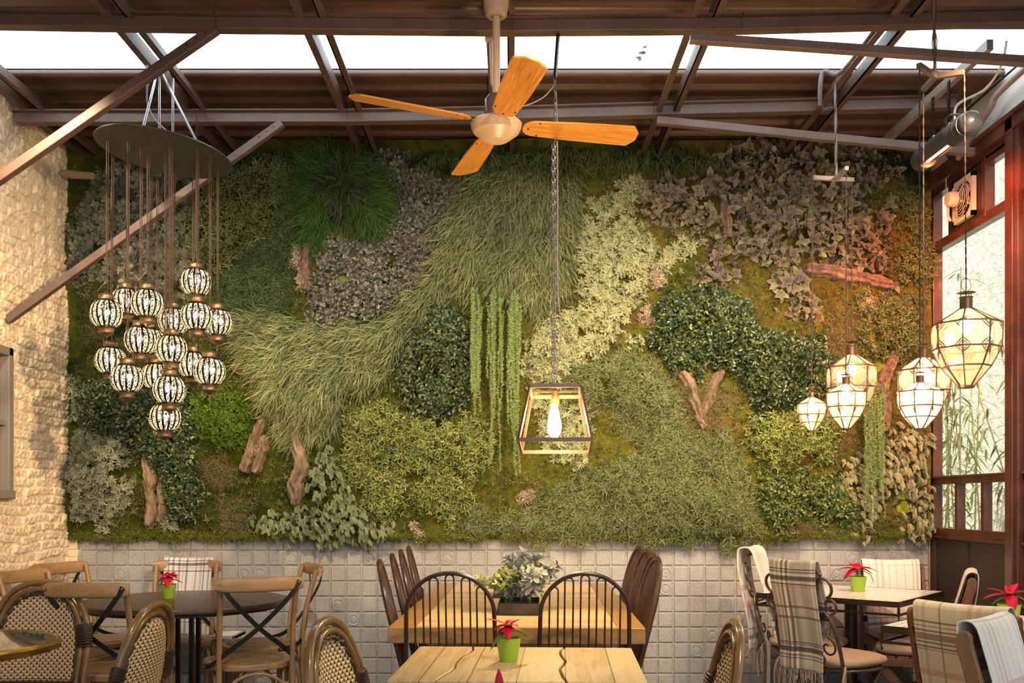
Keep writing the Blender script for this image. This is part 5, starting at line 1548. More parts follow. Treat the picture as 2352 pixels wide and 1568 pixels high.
# ---- bamboo outside
M_bam = leafmat('bamboo_leaf', [(0.16, 0.26, 0.06), (0.36, 0.40, 0.15), (0.62, 0.55, 0.34)], rough=0.5, transl=0.4)
M_cane = plain('bamboo_cane', (0.50, 0.45, 0.20), 0.5)
for i, (x, y, h, lab) in enumerate([(XR + .62, 8.2, 2.9, 'tall pale bamboo clump outside, nearest the drainpipe'), (XR + .70, 7.6, 2.4, 'bamboo clump outside in the middle of the big pane'), (XR + .55, 6.9, 3.1, 'bamboo clump outside against the window post'), (XR + .6, 5.9, 2.8, 'bamboo clump outside the near window bay')]):
    o = thing('bamboo', lab, 'plant', (x, y, 0))
    cn = MB(); V_ = []; F_ = []; A_ = []; nn = 0
    for c in range(7):
        bx, by = random.uniform(-.15, .15), random.uniform(-.2, .2)
        lx, ly = random.uniform(-.25, .1), random.uniform(-.3, .3)
        hh = h * random.uniform(.7, 1)
        pts = [Vector((bx + lx * (t ** 2), by + ly * t ** 2, hh * t)) for t in np.linspace(0, 1, 9)]
        cn.tube(pts, [.009 * (1 - .6 * k / 8) for k in range(9)], 6)
        for _ in range(75):
            t = random.uniform(.12, 1); p = Vector((bx + lx * t * t, by + ly * t * t, hh * t))
            tv, tf, tt, tcc = leaf(random.uniform(.10, .19), .018, random.uniform(0, 2 * PI), random.uniform(-.9, .5), (0, 0, 0), .6, 3, 3, 'lance', .2)
            off = np.array([p.x + random.uniform(-.06, .06), p.y + random.uniform(-.08, .08), p.z])
            V_.append(tv + off + np.array([x, y, 0])); F_.append(np.array(tf) + nn); nn += len(tv); r = random.random(); A_.append(np.array([[r, a, b, 1] for a, b in zip(tt, tcc)]))
    cn.build('canes', M_cane, o)
    np_obj('leaves', np.concatenate(V_), np.concatenate(F_), M_bam, o, np.concatenate(A_))
# ================================================================== furniture
ZT = 0.755
# ---- materials
def planks(name, c, dark, n=9.0, axis=0, cracks=0.0, rough=0.35):
    m, nt, bs = newmat(name)
    bs.inputs['Roughness'].default_value = rough
    sc = (0.9, 10, 10) if axis == 0 else (10, 0.9, 10)
    v = coords(nt, sc)
    tc = N(nt, 'ShaderNodeTexCoord'); sp = N(nt, 'ShaderNodeSeparateXYZ'); L(nt, tc.outputs['Object'], sp.inputs[0])
    acr = sp.outputs[1] if axis == 0 else sp.outputs[0]
    idx = mathn(nt, 'FLOOR', mathn(nt, 'MULTIPLY', acr, n))
    wn = N(nt, 'ShaderNodeTexWhiteNoise', noise_dimensions='1D'); L(nt, idx, wn.inputs['W'])
    f = noise(nt, v, 4.0, 7, 0.62, 0.8)
    f = mathn(nt, 'ADD', mathn(nt, 'MULTIPLY', f, 0.75), mathn(nt, 'MULTIPLY', wn.outputs[0], 0.25))
    r = ramp(nt, f, [(0.30, dark), (0.46, tuple((a * 2 + b) / 3 for a, b in zip(c, dark))), (0.62, c)])
    fr = mathn(nt, 'FRACT', mathn(nt, 'MULTIPLY', acr, n))
    gap = mathn(nt, 'LESS_THAN', mathn(nt, 'ABSOLUTE', mathn(nt, 'SUBTRACT', fr, 0.5)), 0.485)
    L(nt, mix(nt, mathn(nt, 'SUBTRACT', 1.0, gap), r.outputs[0], tuple(x * .45 for x in dark)), bs.inputs['Base Color'])
    bump(nt, bs, f, 0.25, 0.004)
    return m
M_top = planks('pine_planks', (0.74, 0.52, 0.27), (0.46, 0.26, 0.10), 11, 0)
M_edge = wood('pine_border', (0.52, 0.27, 0.075), (0.26, 0.11, 0.025), (1.2, 9, 9), 0.3)
M_bleach = planks('bleached_planks', (0.66, 0.50, 0.27), (0.42, 0.28, 0.12), 7, 1, rough=0.42)
M_oak = wood('oak', (0.36, 0.22, 0.105), (0.20, 0.11, 0.05), (3, 3, 0.8), 0.4, ring=9)
M_oakH = wood('oak_rail', (0.42, 0.255, 0.12), (0.22, 0.12, 0.055), (1, 8, 8), 0.35, ring=8)
M_strap = plain('black_strap', (0.022, 0.02, 0.019), 0.45, 0.5, bmp=0.2)
M_walnut = wood('dark_table', (0.085, 0.045, 0.035), (0.045, 0.022, 0.018), (1, 7, 7), 0.28, ring=6, bmp=0.05)
M_walnut.node_tree.nodes['Principled BSDF'].inputs['Specular IOR Level'].default_value = .3
M_wind = plain('dark_stained_spindle', (0.085, 0.040, 0.028), 0.28, var=0.3)
M_wire = plain('bronze_wire', (0.065, 0.035, 0.026), 0.33, 0.25, var=0.2)
M_fold = wood('folding_wood', (0.20, 0.085, 0.04), (0.10, 0.038, 0.018), (6, 6, 1), 0.35, ring=6)
M_foldL = wood('folding_wood_light', (0.34, 0.17, 0.07), (0.18, 0.08, 0.03), (6, 6, 1), 0.35, ring=6)
M_iron = plain('bronze_iron', (0.16, 0.11, 0.07), 0.38, 0.55, scale=30, var=0.4)

# ---- communal table
R15 = math.radians(-1.5)
ct = thing('communal_table', 'long thick-topped pine communal table running to the tiled wall', 'table', (0.045, 5.0, 0), R15)
hw, hl, th = 0.535, 1.065, 0.068
bw = 0.115
m = MB()
for a, b in (((-hw, -hl, ZT - th), (-hw + bw, hl, ZT)), ((hw - bw, -hl, ZT - th), (hw, hl, ZT))): m.mm(a, b)
m.build('top_border', M_edge, ct, smooth=False, bevel=0.004)
m = MB(); m.mm((-hw + bw + .0005, -hl + .0225, ZT - th + .005), (hw - bw - .0005, hl, ZT - .0004)); m.build('tabletop', M_top, ct, smooth=False, bevel=0.002)
m = MB(); m.mm((-hw + bw, -hl, ZT - th), (hw - bw, -hl + .022, ZT)); m.build('front_edge', M_edge, ct, smooth=False, bevel=0.003)
for sx in (-1, 1):
    for sy in (-1, 1):
        m = MB(); m.box((sx * (hw - .22), sy * (hl - .30), (ZT - th) / 2), (.09, .09, ZT - th)); m.build('leg', M_edge, ct, smooth=False, bevel=.004)
for sy in (-1, 1):
    m = MB(); m.mm((-hw + .16, sy * (hl - .265) - .015, ZT - th - .07), (hw - .16, sy * (hl - .265) + .015, ZT - th)); m.build('apron', M_edge, ct, smooth=False)

# ---- small bleached tables in the foreground
M_black_w = plain('dark_underframe', (.035, .022, .014), .8)
def small_table(label, c, rz, w=0.76, d=0.655):
    t = thing('cafe_table', label, 'table', (c[0], c[1], 0), rz)
    # top with split cracks: boards of irregular outline
    y0, y1 = -d / 2, d / 2
    cuts = [-w / 2, -0.185, 0.135, w / 2]
    rr = random.Random(5)
    def edge(x, amp):
        if abs(abs(x) - w / 2) < 1e-6: return [(x, y0), (x, y1)]
        return [(x + amp * math.sin(k * 1.3 + x * 9) + rr.uniform(-.005, .005) - (.045 if x < 0 else -.0) * (1 - k / 9), y0 + (y1 - y0) * k / 9) for k in range(10)]
    E = [edge(x, .008) for x in cuts]
    for i in range(3):
        g = .0036 if i < 2 else .0045
        lf = [(x + (g * (1 if 0 < k < 9 else .6) if i else 0), y) for k, (x, y) in enumerate(E[i])]
        rt = [(x - (g if i < 2 else 0), y) for x, y in E[i + 1]]
        m = MB(); m.prism(lf + rt[::-1] if False else [*rt, *lf[::-1]], ZT - .036, ZT)
        m.build('top_board', M_bleach, t, smooth=False, bevel=.003)
    m = MB(); m.mm((-w / 2 + .06, y0 + .06, ZT - .10), (w / 2 - .06, y1 - .06, ZT - .037)); m.build('apron', M_black_w, t, smooth=False)
    for sx in (-1, 1):
        for sy in (-1, 1):
            m = MB(); m.box((sx * (w / 2 - .08), sy * (d / 2 - .08), (ZT - .04) / 2), (.055, .055, ZT - .04)); m.build('leg', M_bleach, t, smooth=False)
    return t
small_table('bleached plank table with split boards in the centre foreground', (0.030, 3.085), math.radians(-3))
small_table('nearest bleached plank table, just below the edge of the frame', (-0.02, 1.86), math.radians(-2))

# ---- poinsettias
M_pot = plain('lime_pot', (0.30, 0.46, 0.035), 0.28, var=0.08)
M_soil = plain('soil', (0.04, 0.028, 0.02), 0.95)
M_red = leafmat('red_bract', [(0.62, 0.006, 0.035), (0.72, 0.012, 0.06)], tip=(0.68, 0.01, 0.05), rough=0.45, transl=0.3)
M_pgreen = leafmat('poinsettia_leaf', [(0.10, 0.20, 0.04), (0.25, 0.30, 0.06)], rough=0.45, transl=0.25)
def bract(az, el, ln, w, base, curl=.8, roll=0):
    return leaf(ln, w, az, el, base, curl, 7, 3, 'ovate', .22, roll)
def item_mesh(name, items, mat, parent):
    V_, F_, A_ = cluster(items)
    o = np_obj(name, V_, F_, mat, parent, A_, origin=np.zeros(3))
    s = o.modifiers.new('solid', 'SOLIDIFY'); s.thickness = .0008
    return o
def poinsettia(label, loc, spec, greens, s=1.0, pr=.041, ph=.078):
    t = thing('poinsettia', label, 'plant', loc, 0, 'potted poinsettias on the tables')
    m = MB(); m.lathe([(0, 0), (pr * .70, 0), (pr * .74, .004), (pr * .97, ph * .9), (pr, ph), (pr * .93, ph), (pr * .90, ph * .86), (0, ph * .86)], 32); m.build('pot', M_pot, t)
    m = MB(); m.lathe([(0, ph * .83), (pr * .89, ph * .865), (pr * .3, ph * .89), (0, ph * .89)], 20); m.build('soil', M_soil, t)
    H = ph + .035 * s
    m = MB(); m.tube([(0, 0, ph * .8), (.003, 0, ph + .01), (0, 0, H + .01)], .0028, 6)
    for a in range(4): m.tube([(0, 0, ph), (.02 * math.cos(a * 1.6), .02 * math.sin(a * 1.6), H - .005)], .0015, 5)
    m.build('stem', plain('poinsettia_stem', (0.22, 0.24, 0.08), 0.6), t)
    item_mesh('bracts', [bract(math.radians(a), math.radians(e), ln * s, w * s, (0, 0, H), cu) for a, e, ln, w, cu in spec], M_red, t)
    item_mesh('leaves', [bract(math.radians(a), math.radians(e), ln * s, w * s, (0, 0, H - .012), cu) for a, e, ln, w, cu in greens], M_pgreen, t)
    m = MB()
    for k in range(5): m.ball((.004 * math.cos(k * 1.3), .004 * math.sin(k * 1.3), H + .008), .0026, 8, 6)
    m.build('flower_buds', plain('yellow_bud', (0.5, 0.4, 0.04), 0.5), t)
    return t
poinsettia('red poinsettia in a lime green pot on the bleached foreground table', Vector((kx(1168, 3.11), 3.11, ZT)),
           [(170, 28, .092, .026, .5), (205, 12, .060, .034, .9), (268, -10, .070, .034, 1.0), (310, 20, .055, .030, .6), (20, 38, .052, .020, .4), (80, 35, .05, .028, .5), (150, -20, .05, .03, .9)],
           [(215, -22, .085, .026, .9), (-5, 12, .080, .028, 1.2), (15, -4, .095, .024, 1.0)], 1.0)
poinsettia('red poinsettia in a lime green pot on the dark round table', Vector((kx(387, 5.11), 5.11, ZT)),
           [(165, 25, .085, .034, .5), (200, 0, .085, .052, 1.5), (285, -5, .085, .050, 1.5), (330, 22, .08, .045, 1.0), (0, 30, .07, .04, .8), (60, 35, .07, .04, .5), (120, 35, .07, .03, .5), (235, 10, .06, .036, 1.2)],
           [(0, 0, .085, .028, .6), (190, -20, .07, .03, .8)], 1.0)
poinsettia('red poinsettia in a lime green pot on the mosaic table by the wall', Vector((kx(1970, 5.50), 5.50, ZT)),
           [(175, 12, .110, .040, .6), (205, -4, .095, .042, 1.2), (350, 14, .115, .045, .9), (20, 18, .09, .04, .6), (75, 30, .08, .04, .4), (110, 30, .08, .04, .4), (330, 5, .08, .04, 1.0)],
           [(-10, 5, .12, .030, 1.8), (190, -5, .10, .034, 1.2), (160, 0, .08, .03, 1.0)], 1.15, .050, .088)
poinsettia('red poinsettia in a lime green pot at the right edge of the picture', Vector((kx(2318, 4.06), 4.06, ZT)),
           [(180, 5, .110, .034, .6), (160, 25, .09, .030, .4), (255, -25, .085, .044, .9), (30, 45, .08, .032, .4), (95, 60, .05, .026, .3), (0, 18, .10, .036, .5), (215, 20, .06, .03, .5)],
           [(10, 10, .09, .028, 1.0), (175, -5, .07, .032, .8), (-20, -20, .09, .03, 1.4)], 1.1, .047, .085)
poinsettia('red poinsettia whose tips just rise into the bottom of the picture', Vector((kx(1148, 1.93), 1.93, ZT)),
           [(170, 20, .08, .034, .6), (20, 20, .08, .034, .6), (90, 70, .06, .02, .1), (100, 78, .075, .02, .1), (280, 10, .08, .036, .9), (220, 15, .07, .03, .8)],
           [(0, 0, .08, .03, 1.0)], 1.0)

# ---- planters with foliage on the communal table
M_trough = plain('rusted_trough', (0.075, 0.055, 0.045), 0.5, 0.5, scale=12, var=0.5)
def trough(label, c, w=.19, d=.30, h=.055):
    t = thing('metal_planter', label, 'planter', (c[0], c[1], ZT), R15)
    m = MB(); T_ = .004
    m.mm((-w/2, -d/2, 0), (w/2, d/2, T_)); m.mm((-w/2, -d/2, 0), (-w/2+T_, d/2, h)); m.mm((w/2-T_, -d/2, 0), (w/2, d/2, h)); m.mm((-w/2, -d/2, 0), (w/2, -d/2+T_, h)); m.mm((-w/2, d/2-T_, 0), (w/2, d/2, h))
    m.mm((-w/2-.012, -d/2-.012, 0), (w/2+.012, d/2+.012, .003))
    m.build('trough', M_trough, t, smooth=False)
    m = MB(); m.mm((-w/2+T_, -d/2+T_, T_), (w/2-T_, d/2-T_, h*.6)); m.build('soil', M_soil, t, smooth=False)
    return t
trough('shallow rusty metal trough planter on the communal table, nearer the camera', (kx(1193, 4.50), 4.50))
trough('second metal trough planter on the communal table, farther toward the wall', (kx(1176, 5.28), 5.28))
def tableplant(label, base, spread, H, n, lt, mat, lean=0, stemn=9):
    o = thing('table_plant', label, 'plant', base)
    st = MB(); items_v = []; F_ = []; A_ = []; nn = 0
    for k in range(stemn):
        a = random.uniform(0, 2 * PI); r = random.uniform(.3, 1) * spread
        hh = H * random.uniform(.55, 1)
        pts = catmull([(random.uniform(-.02, .02), random.uniform(-.03, .03), 0), (math.cos(a) * r * .35 + lean * .3, math.sin(a) * r * .35, hh * .5), (math.cos(a) * r + lean, math.sin(a) * r, hh)], 6)
        st.tube(pts, [.003 * (1 - .6 * i / (len(pts) - 1)) for i in range(len(pts))], 5)
        for j in range(n):
            t = random.uniform(.55, 1.05); i = min(int(t * (len(pts) - 1)), len(pts) - 1)
            p = pts[i] + Vector((random.gauss(0, .022), random.gauss(0, .022), random.gauss(0, .016)))
            tv, tf, ta = random.choice(lt)
            th_ = random.uniform(0, 2 * PI); ph_ = random.gauss(0, .8)
            Rm = np.array((Matrix.Rotation(th_, 3, 'Z') @ Matrix.Rotation(ph_ + .3, 3, 'X')))
            v = tv @ Rm.T * random.uniform(.75, 1.15) + np.array(p)
            items_v.append(v); F_.append(tf + nn); nn += len(v)
            a2 = ta.copy(); a2[:, 0] = np.clip(a2[:, 0] * .7 + random.uniform(0, .3), 0, 1); A_.append(a2)
    st.build('stems', M_string_stem, o)
    np_obj('foliage', np.concatenate(items_v), np.concatenate(F_), mat, o, np.concatenate(A_), origin=np.zeros(3))
    return o
M_tp1 = leafmat('pale_green_variegated', [(0.16, 0.28, 0.08), (0.42, 0.50, 0.20), (0.62, 0.64, 0.38)], edge=(0.62, 0.62, 0.38), edgew=.5, rough=.5, transl=.3)
M_tp2 = leafmat('silvery_leaf', [(0.10, 0.13, 0.12), (0.34, 0.37, 0.33), (0.58, 0.58, 0.48)], rough=.4)
t_tp1 = T(6, lambda: rosette(6, .030, .014, (.1, .8), .3, 'ovate', 3, 3, .3, .4))
t_tp2 = T(6, lambda: rosette(7, .052, .019, (.1, .9), .5, 'obov', 3, 3, .3, .4))
tableplant('airy pale green variegated plant in the nearer trough, left side', (kx(1170, 4.52), 4.52, ZT + .033), .13, .175, 24, t_tp1, M_tp1, -.04, 10)
tableplant('silvery grey-leaved plant in the nearer trough, right side', (kx(1213, 4.50), 4.50, ZT + .033), .11, .185, 15, t_tp2, M_tp2, .04, 8)
tableplant('silvery leafy plant in the farther trough', (kx(1188, 5.28), 5.28, ZT + .033), .13, .20, 16, t_tp2, M_tp2, .03, 8)

# ---- hoop-back wire chairs at the near end
def hoop_path(w, zb, zt, yb, yt, n=26, flare=0.0, arc=1.0):
    """straight, slightly flaring sides that close in a round arch"""
    r = w / 2; za = zt - r * arc; q = [(-r * (1 + flare), zb), (-r * (1 + flare * .4), (zb + za) / 2)]
    for i in range(n + 1):
        a = PI - PI * i / n
        q.append((r * math.cos(a), za + (zt - za) * math.sin(a)))
    q += [(r * (1 + flare * .4), (zb + za) / 2), (r * (1 + flare), zb)]
    return [Vector((x, yb + (yt - yb) * (z - zb) / (zt - zb), z)) for x, z in q]
def hoop_at(path, x):
    """height and y of the hoop above abscissa x"""
    best = None
    for a, b in zip(path[:-1], path[1:]):
        lo, hi = min(a.x, b.x), max(a.x, b.x)
        if lo <= x <= hi and hi - lo > 1e-7:
            t = (x - a.x) / (b.x - a.x); p = a.lerp(b, t)
            if best is None or p.z > best.z: best = p
    return best or path[len(path) // 2]
def wire_chair(label, loc, rz):
    t = thing('hoop_back_chair', label, 'chair', loc, rz, 'wire hoop-back chairs at the near end')
    w = .345; zb, zt, yb, yt = .45, 1.0, -.185, -.29
    hp = hoop_path(w, zb, zt, yb, yt, 24, .08, .95)
    m = MB(); m.tube(hp, .0085, 10); m.build('hoop', M_wire, t)
    for x in (-.121, -.062, 0, .062, .121):
        c = hoop_at(hp, x); g = .0165
        ztop = c.z - .006; yy = lambda z: yb + (yt - yb) * (z - zb) / (zt - zb)
        pts = [Vector((x * 1.02 - g, yb, zb))]
        pts += [Vector((x - g, yy(ztop - .03), ztop - .03))]
        pts += [Vector((x - g * math.cos(a), yy(ztop - .017 + .017 * math.sin(a)), ztop - .017 + .017 * math.sin(a))) for a in [PI * k / 8 for k in range(9)]]
        pts += [Vector((x + g, yy(ztop - .03), ztop - .03)), Vector((x * 1.02 + g, yb, zb))]
        m = MB(); m.tube(pts, .0036, 6); m.build('spindle', M_wire, t)
    m = MB(); m.lathe([(0, .432), (.195, .432), (.205, .442), (.200, .455), (0, .450)], 36); m.build('seat', M_wind, t)
    for sx in (-1, 1):
        for sy in (-1, 1):
            m = MB(); m.tube([(sx * .13, sy * .13, .435), (sx * .19, sy * .19, 0)], [.014, .010], 10); m.build('leg', M_wire, t)
    m = MB(); m.tube([(-.165, -.165, .19), (.165, .165, .19)], .006, 8); m.tube([(.165, -.165, .19), (-.165, .165, .19)], .006, 8); m.build('stretcher', M_wire, t)
    return t
wire_chair('wire hoop-back chair at the near end of the communal table, left one', (-.235, 3.97, 0), R15)
wire_chair('wire hoop-back chair at the near end of the communal table, right one', (.285, 3.955, 0), R15 + .02)

# ---- dark spindle chairs along the sides
def spindle_chair():
    t = thing('spindle_chair', '', 'chair', (0, 0, 0))
    w = .35; zb, zt, yb, yt = .45, 1.0, -.17, -.30
    hp = hoop_path(w, zb, zt, yb, yt, 24, -.14, 1.25)
    m = MB(); m.tube(hp, .0125, 10); m.build('hoop', M_wind, t)
    for k in range(9):
        x = (k - 4) * .034; c = hoop_at(hp, x)
        m = MB(); m.tube([Vector((x * .85, yb + .01, zb)), Vector((x * .95, (yb + c.y) / 2, (zb + c.z) / 2)), Vector((x, c.y, c.z - .005))], [.0055, .007, .0045], 7); m.build('spindle', M_wind, t)
    m = MB(); m.lathe([(0, .425), (.19, .428), (.21, .442), (.20, .458), (.12, .452), (0, .450)], 36, M=Matrix.Scale(1.0, 4)); m.build('seat', M_wind, t)
    for sx in (-1, 1):
        for sy in (-1, 1):
            m = MB(); m.tube([(sx * .13, sy * .13, .43), (sx * .165, sy * .165, .22), (sx * .195, sy * .195, 0)], [.012, .018, .011], 10); m.build('leg', M_wind, t)
    m = MB(); m.tube([(-.165, -.165, .2), (-.165, .165, .2)], .009, 8); m.tube([(.165, -.165, .2), (.165, .165, .2)], .009, 8); m.tube([(-.165, 0, .2), (.165, 0, .2)], .009, 8); m.build('stretcher', M_wind, t)
    return t
sc0 = None
words = ['nearest the camera', 'second from the camera', 'third from the camera', 'nearest the tiled wall']
for side, xs_, ys_ in ((-1, (-.315, -.32, -.325, -.325), (4.42, 4.92, 5.34, 5.74)), (1, (.41, .435, .47, .475), (4.62, 4.92, 5.36, 5.72))):
    for i in range(4):
        lab = 'dark spindle-back chair on the %s side of the communal table, %s' % ('left' if side < 0 else 'right', words[i])
        rz = face_dir(-side, .10 * random.uniform(-1, 1) - side * .03)
        loc = Vector((xs_[i], ys_[i], 0))
        if sc0 is None: sc0 = spindle_chair(); c = sc0; c.location = loc; c.rotation_euler = (0, 0, rz)
        else: c = copy_tree(sc0, loc, rz)
        c['label'] = lab; c['group'] = 'dark spindle chairs along the communal table'

# ---- dark round table
rt = thing('round_table', 'dark polished round table with four thin legs at the left', 'table', (-1.745, 5.06, 0))
m = MB(); m.lathe([(0, ZT - .030), (.515, ZT - .030), (.528, ZT - .022), (.530, ZT - .006), (.526, ZT), (0, ZT)], 72); m.build('tabletop', M_walnut, rt, angle=50)
m = MB(); m.lathe([(0, ZT - .042), (.50, ZT - .042), (.50, ZT - .030), (0, ZT - .030)], 60); m.build('rim', M_black, rt)
for sx in (-1, 1):
    for sy in (-1, 1):
        m = MB(); m.bar((sx * .055, sy * .055, ZT - .04), (sx * .055, sy * .055, .03), .022, .022); m.build('leg', M_black, rt, smooth=False)
m = MB(); m.lathe([(0, 0), (.24, 0), (.24, .015), (.06, .035), (0, .035)], 40); m.build('base', M_black, rt)

# ---- cross-back bistro chairs
def cross_chair():
    t = thing('cross_back_chair', '', 'chair', (0, 0, 0))
    # seat: rounded trapezoid
    pl = []
    for k in range(40):
        a = 2 * PI * k / 40
        x = math.copysign(abs(math.cos(a)) ** .8, math.cos(a)) * .225; y = math.copysign(abs(math.sin(a)) ** .8, math.sin(a)) * .215
        x *= 1 + .10 * (y / .215)
        pl.append((x, y))
    m = MB(); m.prism(pl, .430, .462); m.build('seat_frame', M_oakH, t, bevel=.006, angle=50)
    m = MB(); m.prism([(x * .80, y * .80 + .008) for x, y in pl], .460, .466); m.build('cane_seat', M_cane_w, t, angle=50)
    for s in (-1, 1):
        m = MB(); m.tube(catmull([(s * .185, -.26, 0), (s * .182, -.215, .22), (s * .18, -.205, .46), (s * .18, -.225, .66), (s * .185, -.285, .885)], 6), .0145, 12); m.build('back_post', M_oak, t)
        m = MB(); m.tube([(s * .185, .155, .435), (s * .20, .185, 0)], [.0155, .012], 12); m.build('leg', M_oak, t)
    # top rail: bowed board
    pts = [Vector((x, -.298 - .042 * (1 - (x / .215) ** 2) + .0, .872)) for x in np.linspace(-.212, .212, 17)]
    m = MB()
    vs = []; n = 12
    for i, p in enumerate(pts):
        e = min(i, 16 - i); hh = .036 * (1 if e > 1 else (.93 if e == 1 else .74)); tt = .0115
        d = (pts[min(i + 1, 16)] - pts[max(i - 1, 0)]).normalized(); nn = Vector((-d.y, d.x, 0))
        for k in range(n):
            a = 2 * PI * k / n
            vs.append(p + nn * math.copysign(abs(math.cos(a)) ** .7, math.cos(a)) * tt + Vector((0, 0, math.copysign(abs(math.sin(a)) ** .7, math.sin(a)) * hh - .02 * (0))))
    fs = [(i * n + k, i * n + (k + 1) % n, (i + 1) * n + (k + 1) % n, (i + 1) * n + k) for i in range(16) for k in range(n)] + [tuple(range(n)), tuple(16 * n + k for k in range(n))]
    m.add(vs, fs); m.build('top_rail', M_oakH, t, angle=60)
    for s in (-1, 1):
        pts = catmull([(s * .192, -.318, .885), (s * .135, -.318, .80), (s * .0, -.275, .655), (-s * .13, -.232, .545), (-s * .205, -.175, .475), (-s * .232, -.06, .445)], 7)
        wds = []
        for i in range(len(pts)):
            f = min(1, max(0, (i / (len(pts) - 1) - .55) / .3))
            tg = (pts[min(i + 1, len(pts) - 1)] - pts[max(i - 1, 0)]).normalized()
            nn_ = Vector((s * f, 1 - f, 0)).normalized()
            wds.append(nn_.cross(tg))
        m = MB(); m.strip([p - Vector((0, .004 * s, 0)) for p in pts], wds, .023, .003); o = m.build('cross_strap', M_strap, t, smooth=False)
        for q in (pts[1], pts[-2]):
            b = MB(); b.ball(q - Vector((0, .004, 0)), .0055, 8, 6); b.build('rivet', M_zinc, o)
    # bentwood arches under the seat
    for (p, q) in (((-.18, .15), (.18, .15)), ((-.19, -.2), (-.18, .15)), ((.19, -.2), (.18, .15)), ((-.19, -.2), (.19, -.2))):
        a = Vector((*p, 0)); b = Vector((*q, 0)); pts = []
        for k in range(13):
            an = PI * k / 12
            pts.append(a.lerp(b, .5 - .47 * math.cos(an)) + Vector((0, 0, .19 + .225 * math.sin(an) ** .75)))
        m = MB(); m.tube(pts, .0095, 8); m.build('bentwood_brace', M_oak, t)
    return t
M_cane_w, nt, bs = newmat('woven_cane')
bs.inputs['Roughness'].default_value = 0.55
v = coords(nt, (1, 1, 1), rot=(0, 0, PI / 4)); ck = N(nt, 'ShaderNodeTexChecker'); ck.inputs['Scale'].default_value = 130; L(nt, v, ck.inputs['Vector'])
ck.inputs['Color1'].default_value = (0.40, 0.25, 0.11, 1); ck.inputs['Color2'].default_value = (0.17, 0.095, 0.045, 1)
L(nt, ck.outputs[0], bs.inputs['Base Color']); bump(nt, bs, ck.outputs[1], .6, .003)
CX = [
 ((-1.365, 4.93), (-.42, .90), 'oak cross-back chair turned away from the camera, right of the dark round table'),
 ((-1.46, 5.50), (-.90, -.42), 'oak cross-back chair behind the right edge of the round table, by the tiles'),
 ((-2.01, 5.62), (.05, -1), 'oak cross-back chair behind the round table with a plaid blanket on it'),
 ((-2.34, 5.04), (.96, -.20), 'oak cross-back chair left of the round table, nearer of the two by the bricks'),
 ((-2.45, 5.62), (.90, -.35), 'oak cross-back chair in the corner by the brick wall, farther of the two'),
 ((-1.93, 4.66), (.10, 1), 'oak cross-back chair in front of the round table, behind the rattan chairs'),
]
cc0 = None
cross = []
for (x, y), (dx, dy), lab in CX:
    if cc0 is None: cc0 = cross_chair(); c = cc0; c.location = (x, y, 0); c.rotation_euler = (0, 0, face_dir(dx, dy))
    else: c = copy_tree(cc0, (x, y, 0), face_dir(dx, dy))
    c['label'] = lab; c['group'] = 'oak cross-back chairs'; cross.append(c)

# ---- rattan bistro chairs
M_tube, nt, bs = newmat('rattan_tube')
bs.inputs['Roughness'].default_value = 0.25; bs.inputs['Coat Weight'].default_value = 0.4
f = noise(nt, coords(nt, (1, 1, 1)), 9, 4)
L(nt, ramp(nt, f, [(0.3, (0.11, 0.058, 0.022)), (0.7, (0.25, 0.14, 0.05))]).outputs[0], bs.inputs['Base Color'])
M_wrap = plain('brown_binding', (0.045, 0.025, 0.02), 0.4, var=.3, scale=40)
M_weave, nt, bs = newmat('cream_weave')
bs.inputs['Roughness'].default_value = 0.35
uv = N(nt, 'ShaderNodeTexCoord'); sp = N(nt, 'ShaderNodeSeparateXYZ'); L(nt, uv.outputs['UV'], sp.inputs[0])
U_ = mathn(nt, 'MULTIPLY', sp.outputs[0], 60.0); V_ = mathn(nt, 'MULTIPLY', sp.outputs[1], 60.0)
row = mathn(nt, 'FLOOR', V_); sh = mathn(nt, 'MULTIPLY', mathn(nt, 'MODULO', mathn(nt, 'ADD', row, 200.0), 2.0), 1.0)
fu = mathn(nt, 'MODULO', mathn(nt, 'ADD', mathn(nt, 'ADD', U_, sh), 200.0), 2.0)
isd = mathn(nt, 'LESS_THAN', fu, 0.62)
fv = mathn(nt, 'FRACT', V_)
inner = mathn(nt, 'MULTIPLY', mathn(nt, 'GREATER_THAN', fv, .12), mathn(nt, 'LESS_THAN', fv, .90))
dk_ = mathn(nt, 'MULTIPLY', isd, inner)
L(nt, mix(nt, dk_, (0.62, 0.45, 0.25), (0.03, 0.018, 0.016)), bs.inputs['Base Color'])
hgt = mathn(nt, 'ADD', mathn(nt, 'SINE', mathn(nt, 'MULTIPLY', fv, PI)), mathn(nt, 'MULTIPLY', mathn(nt, 'SINE', mathn(nt, 'MULTIPLY', mathn(nt, 'SUBTRACT', fu, .62), PI / 1.38)), .8))
bump(nt, bs, hgt, .8, .004)
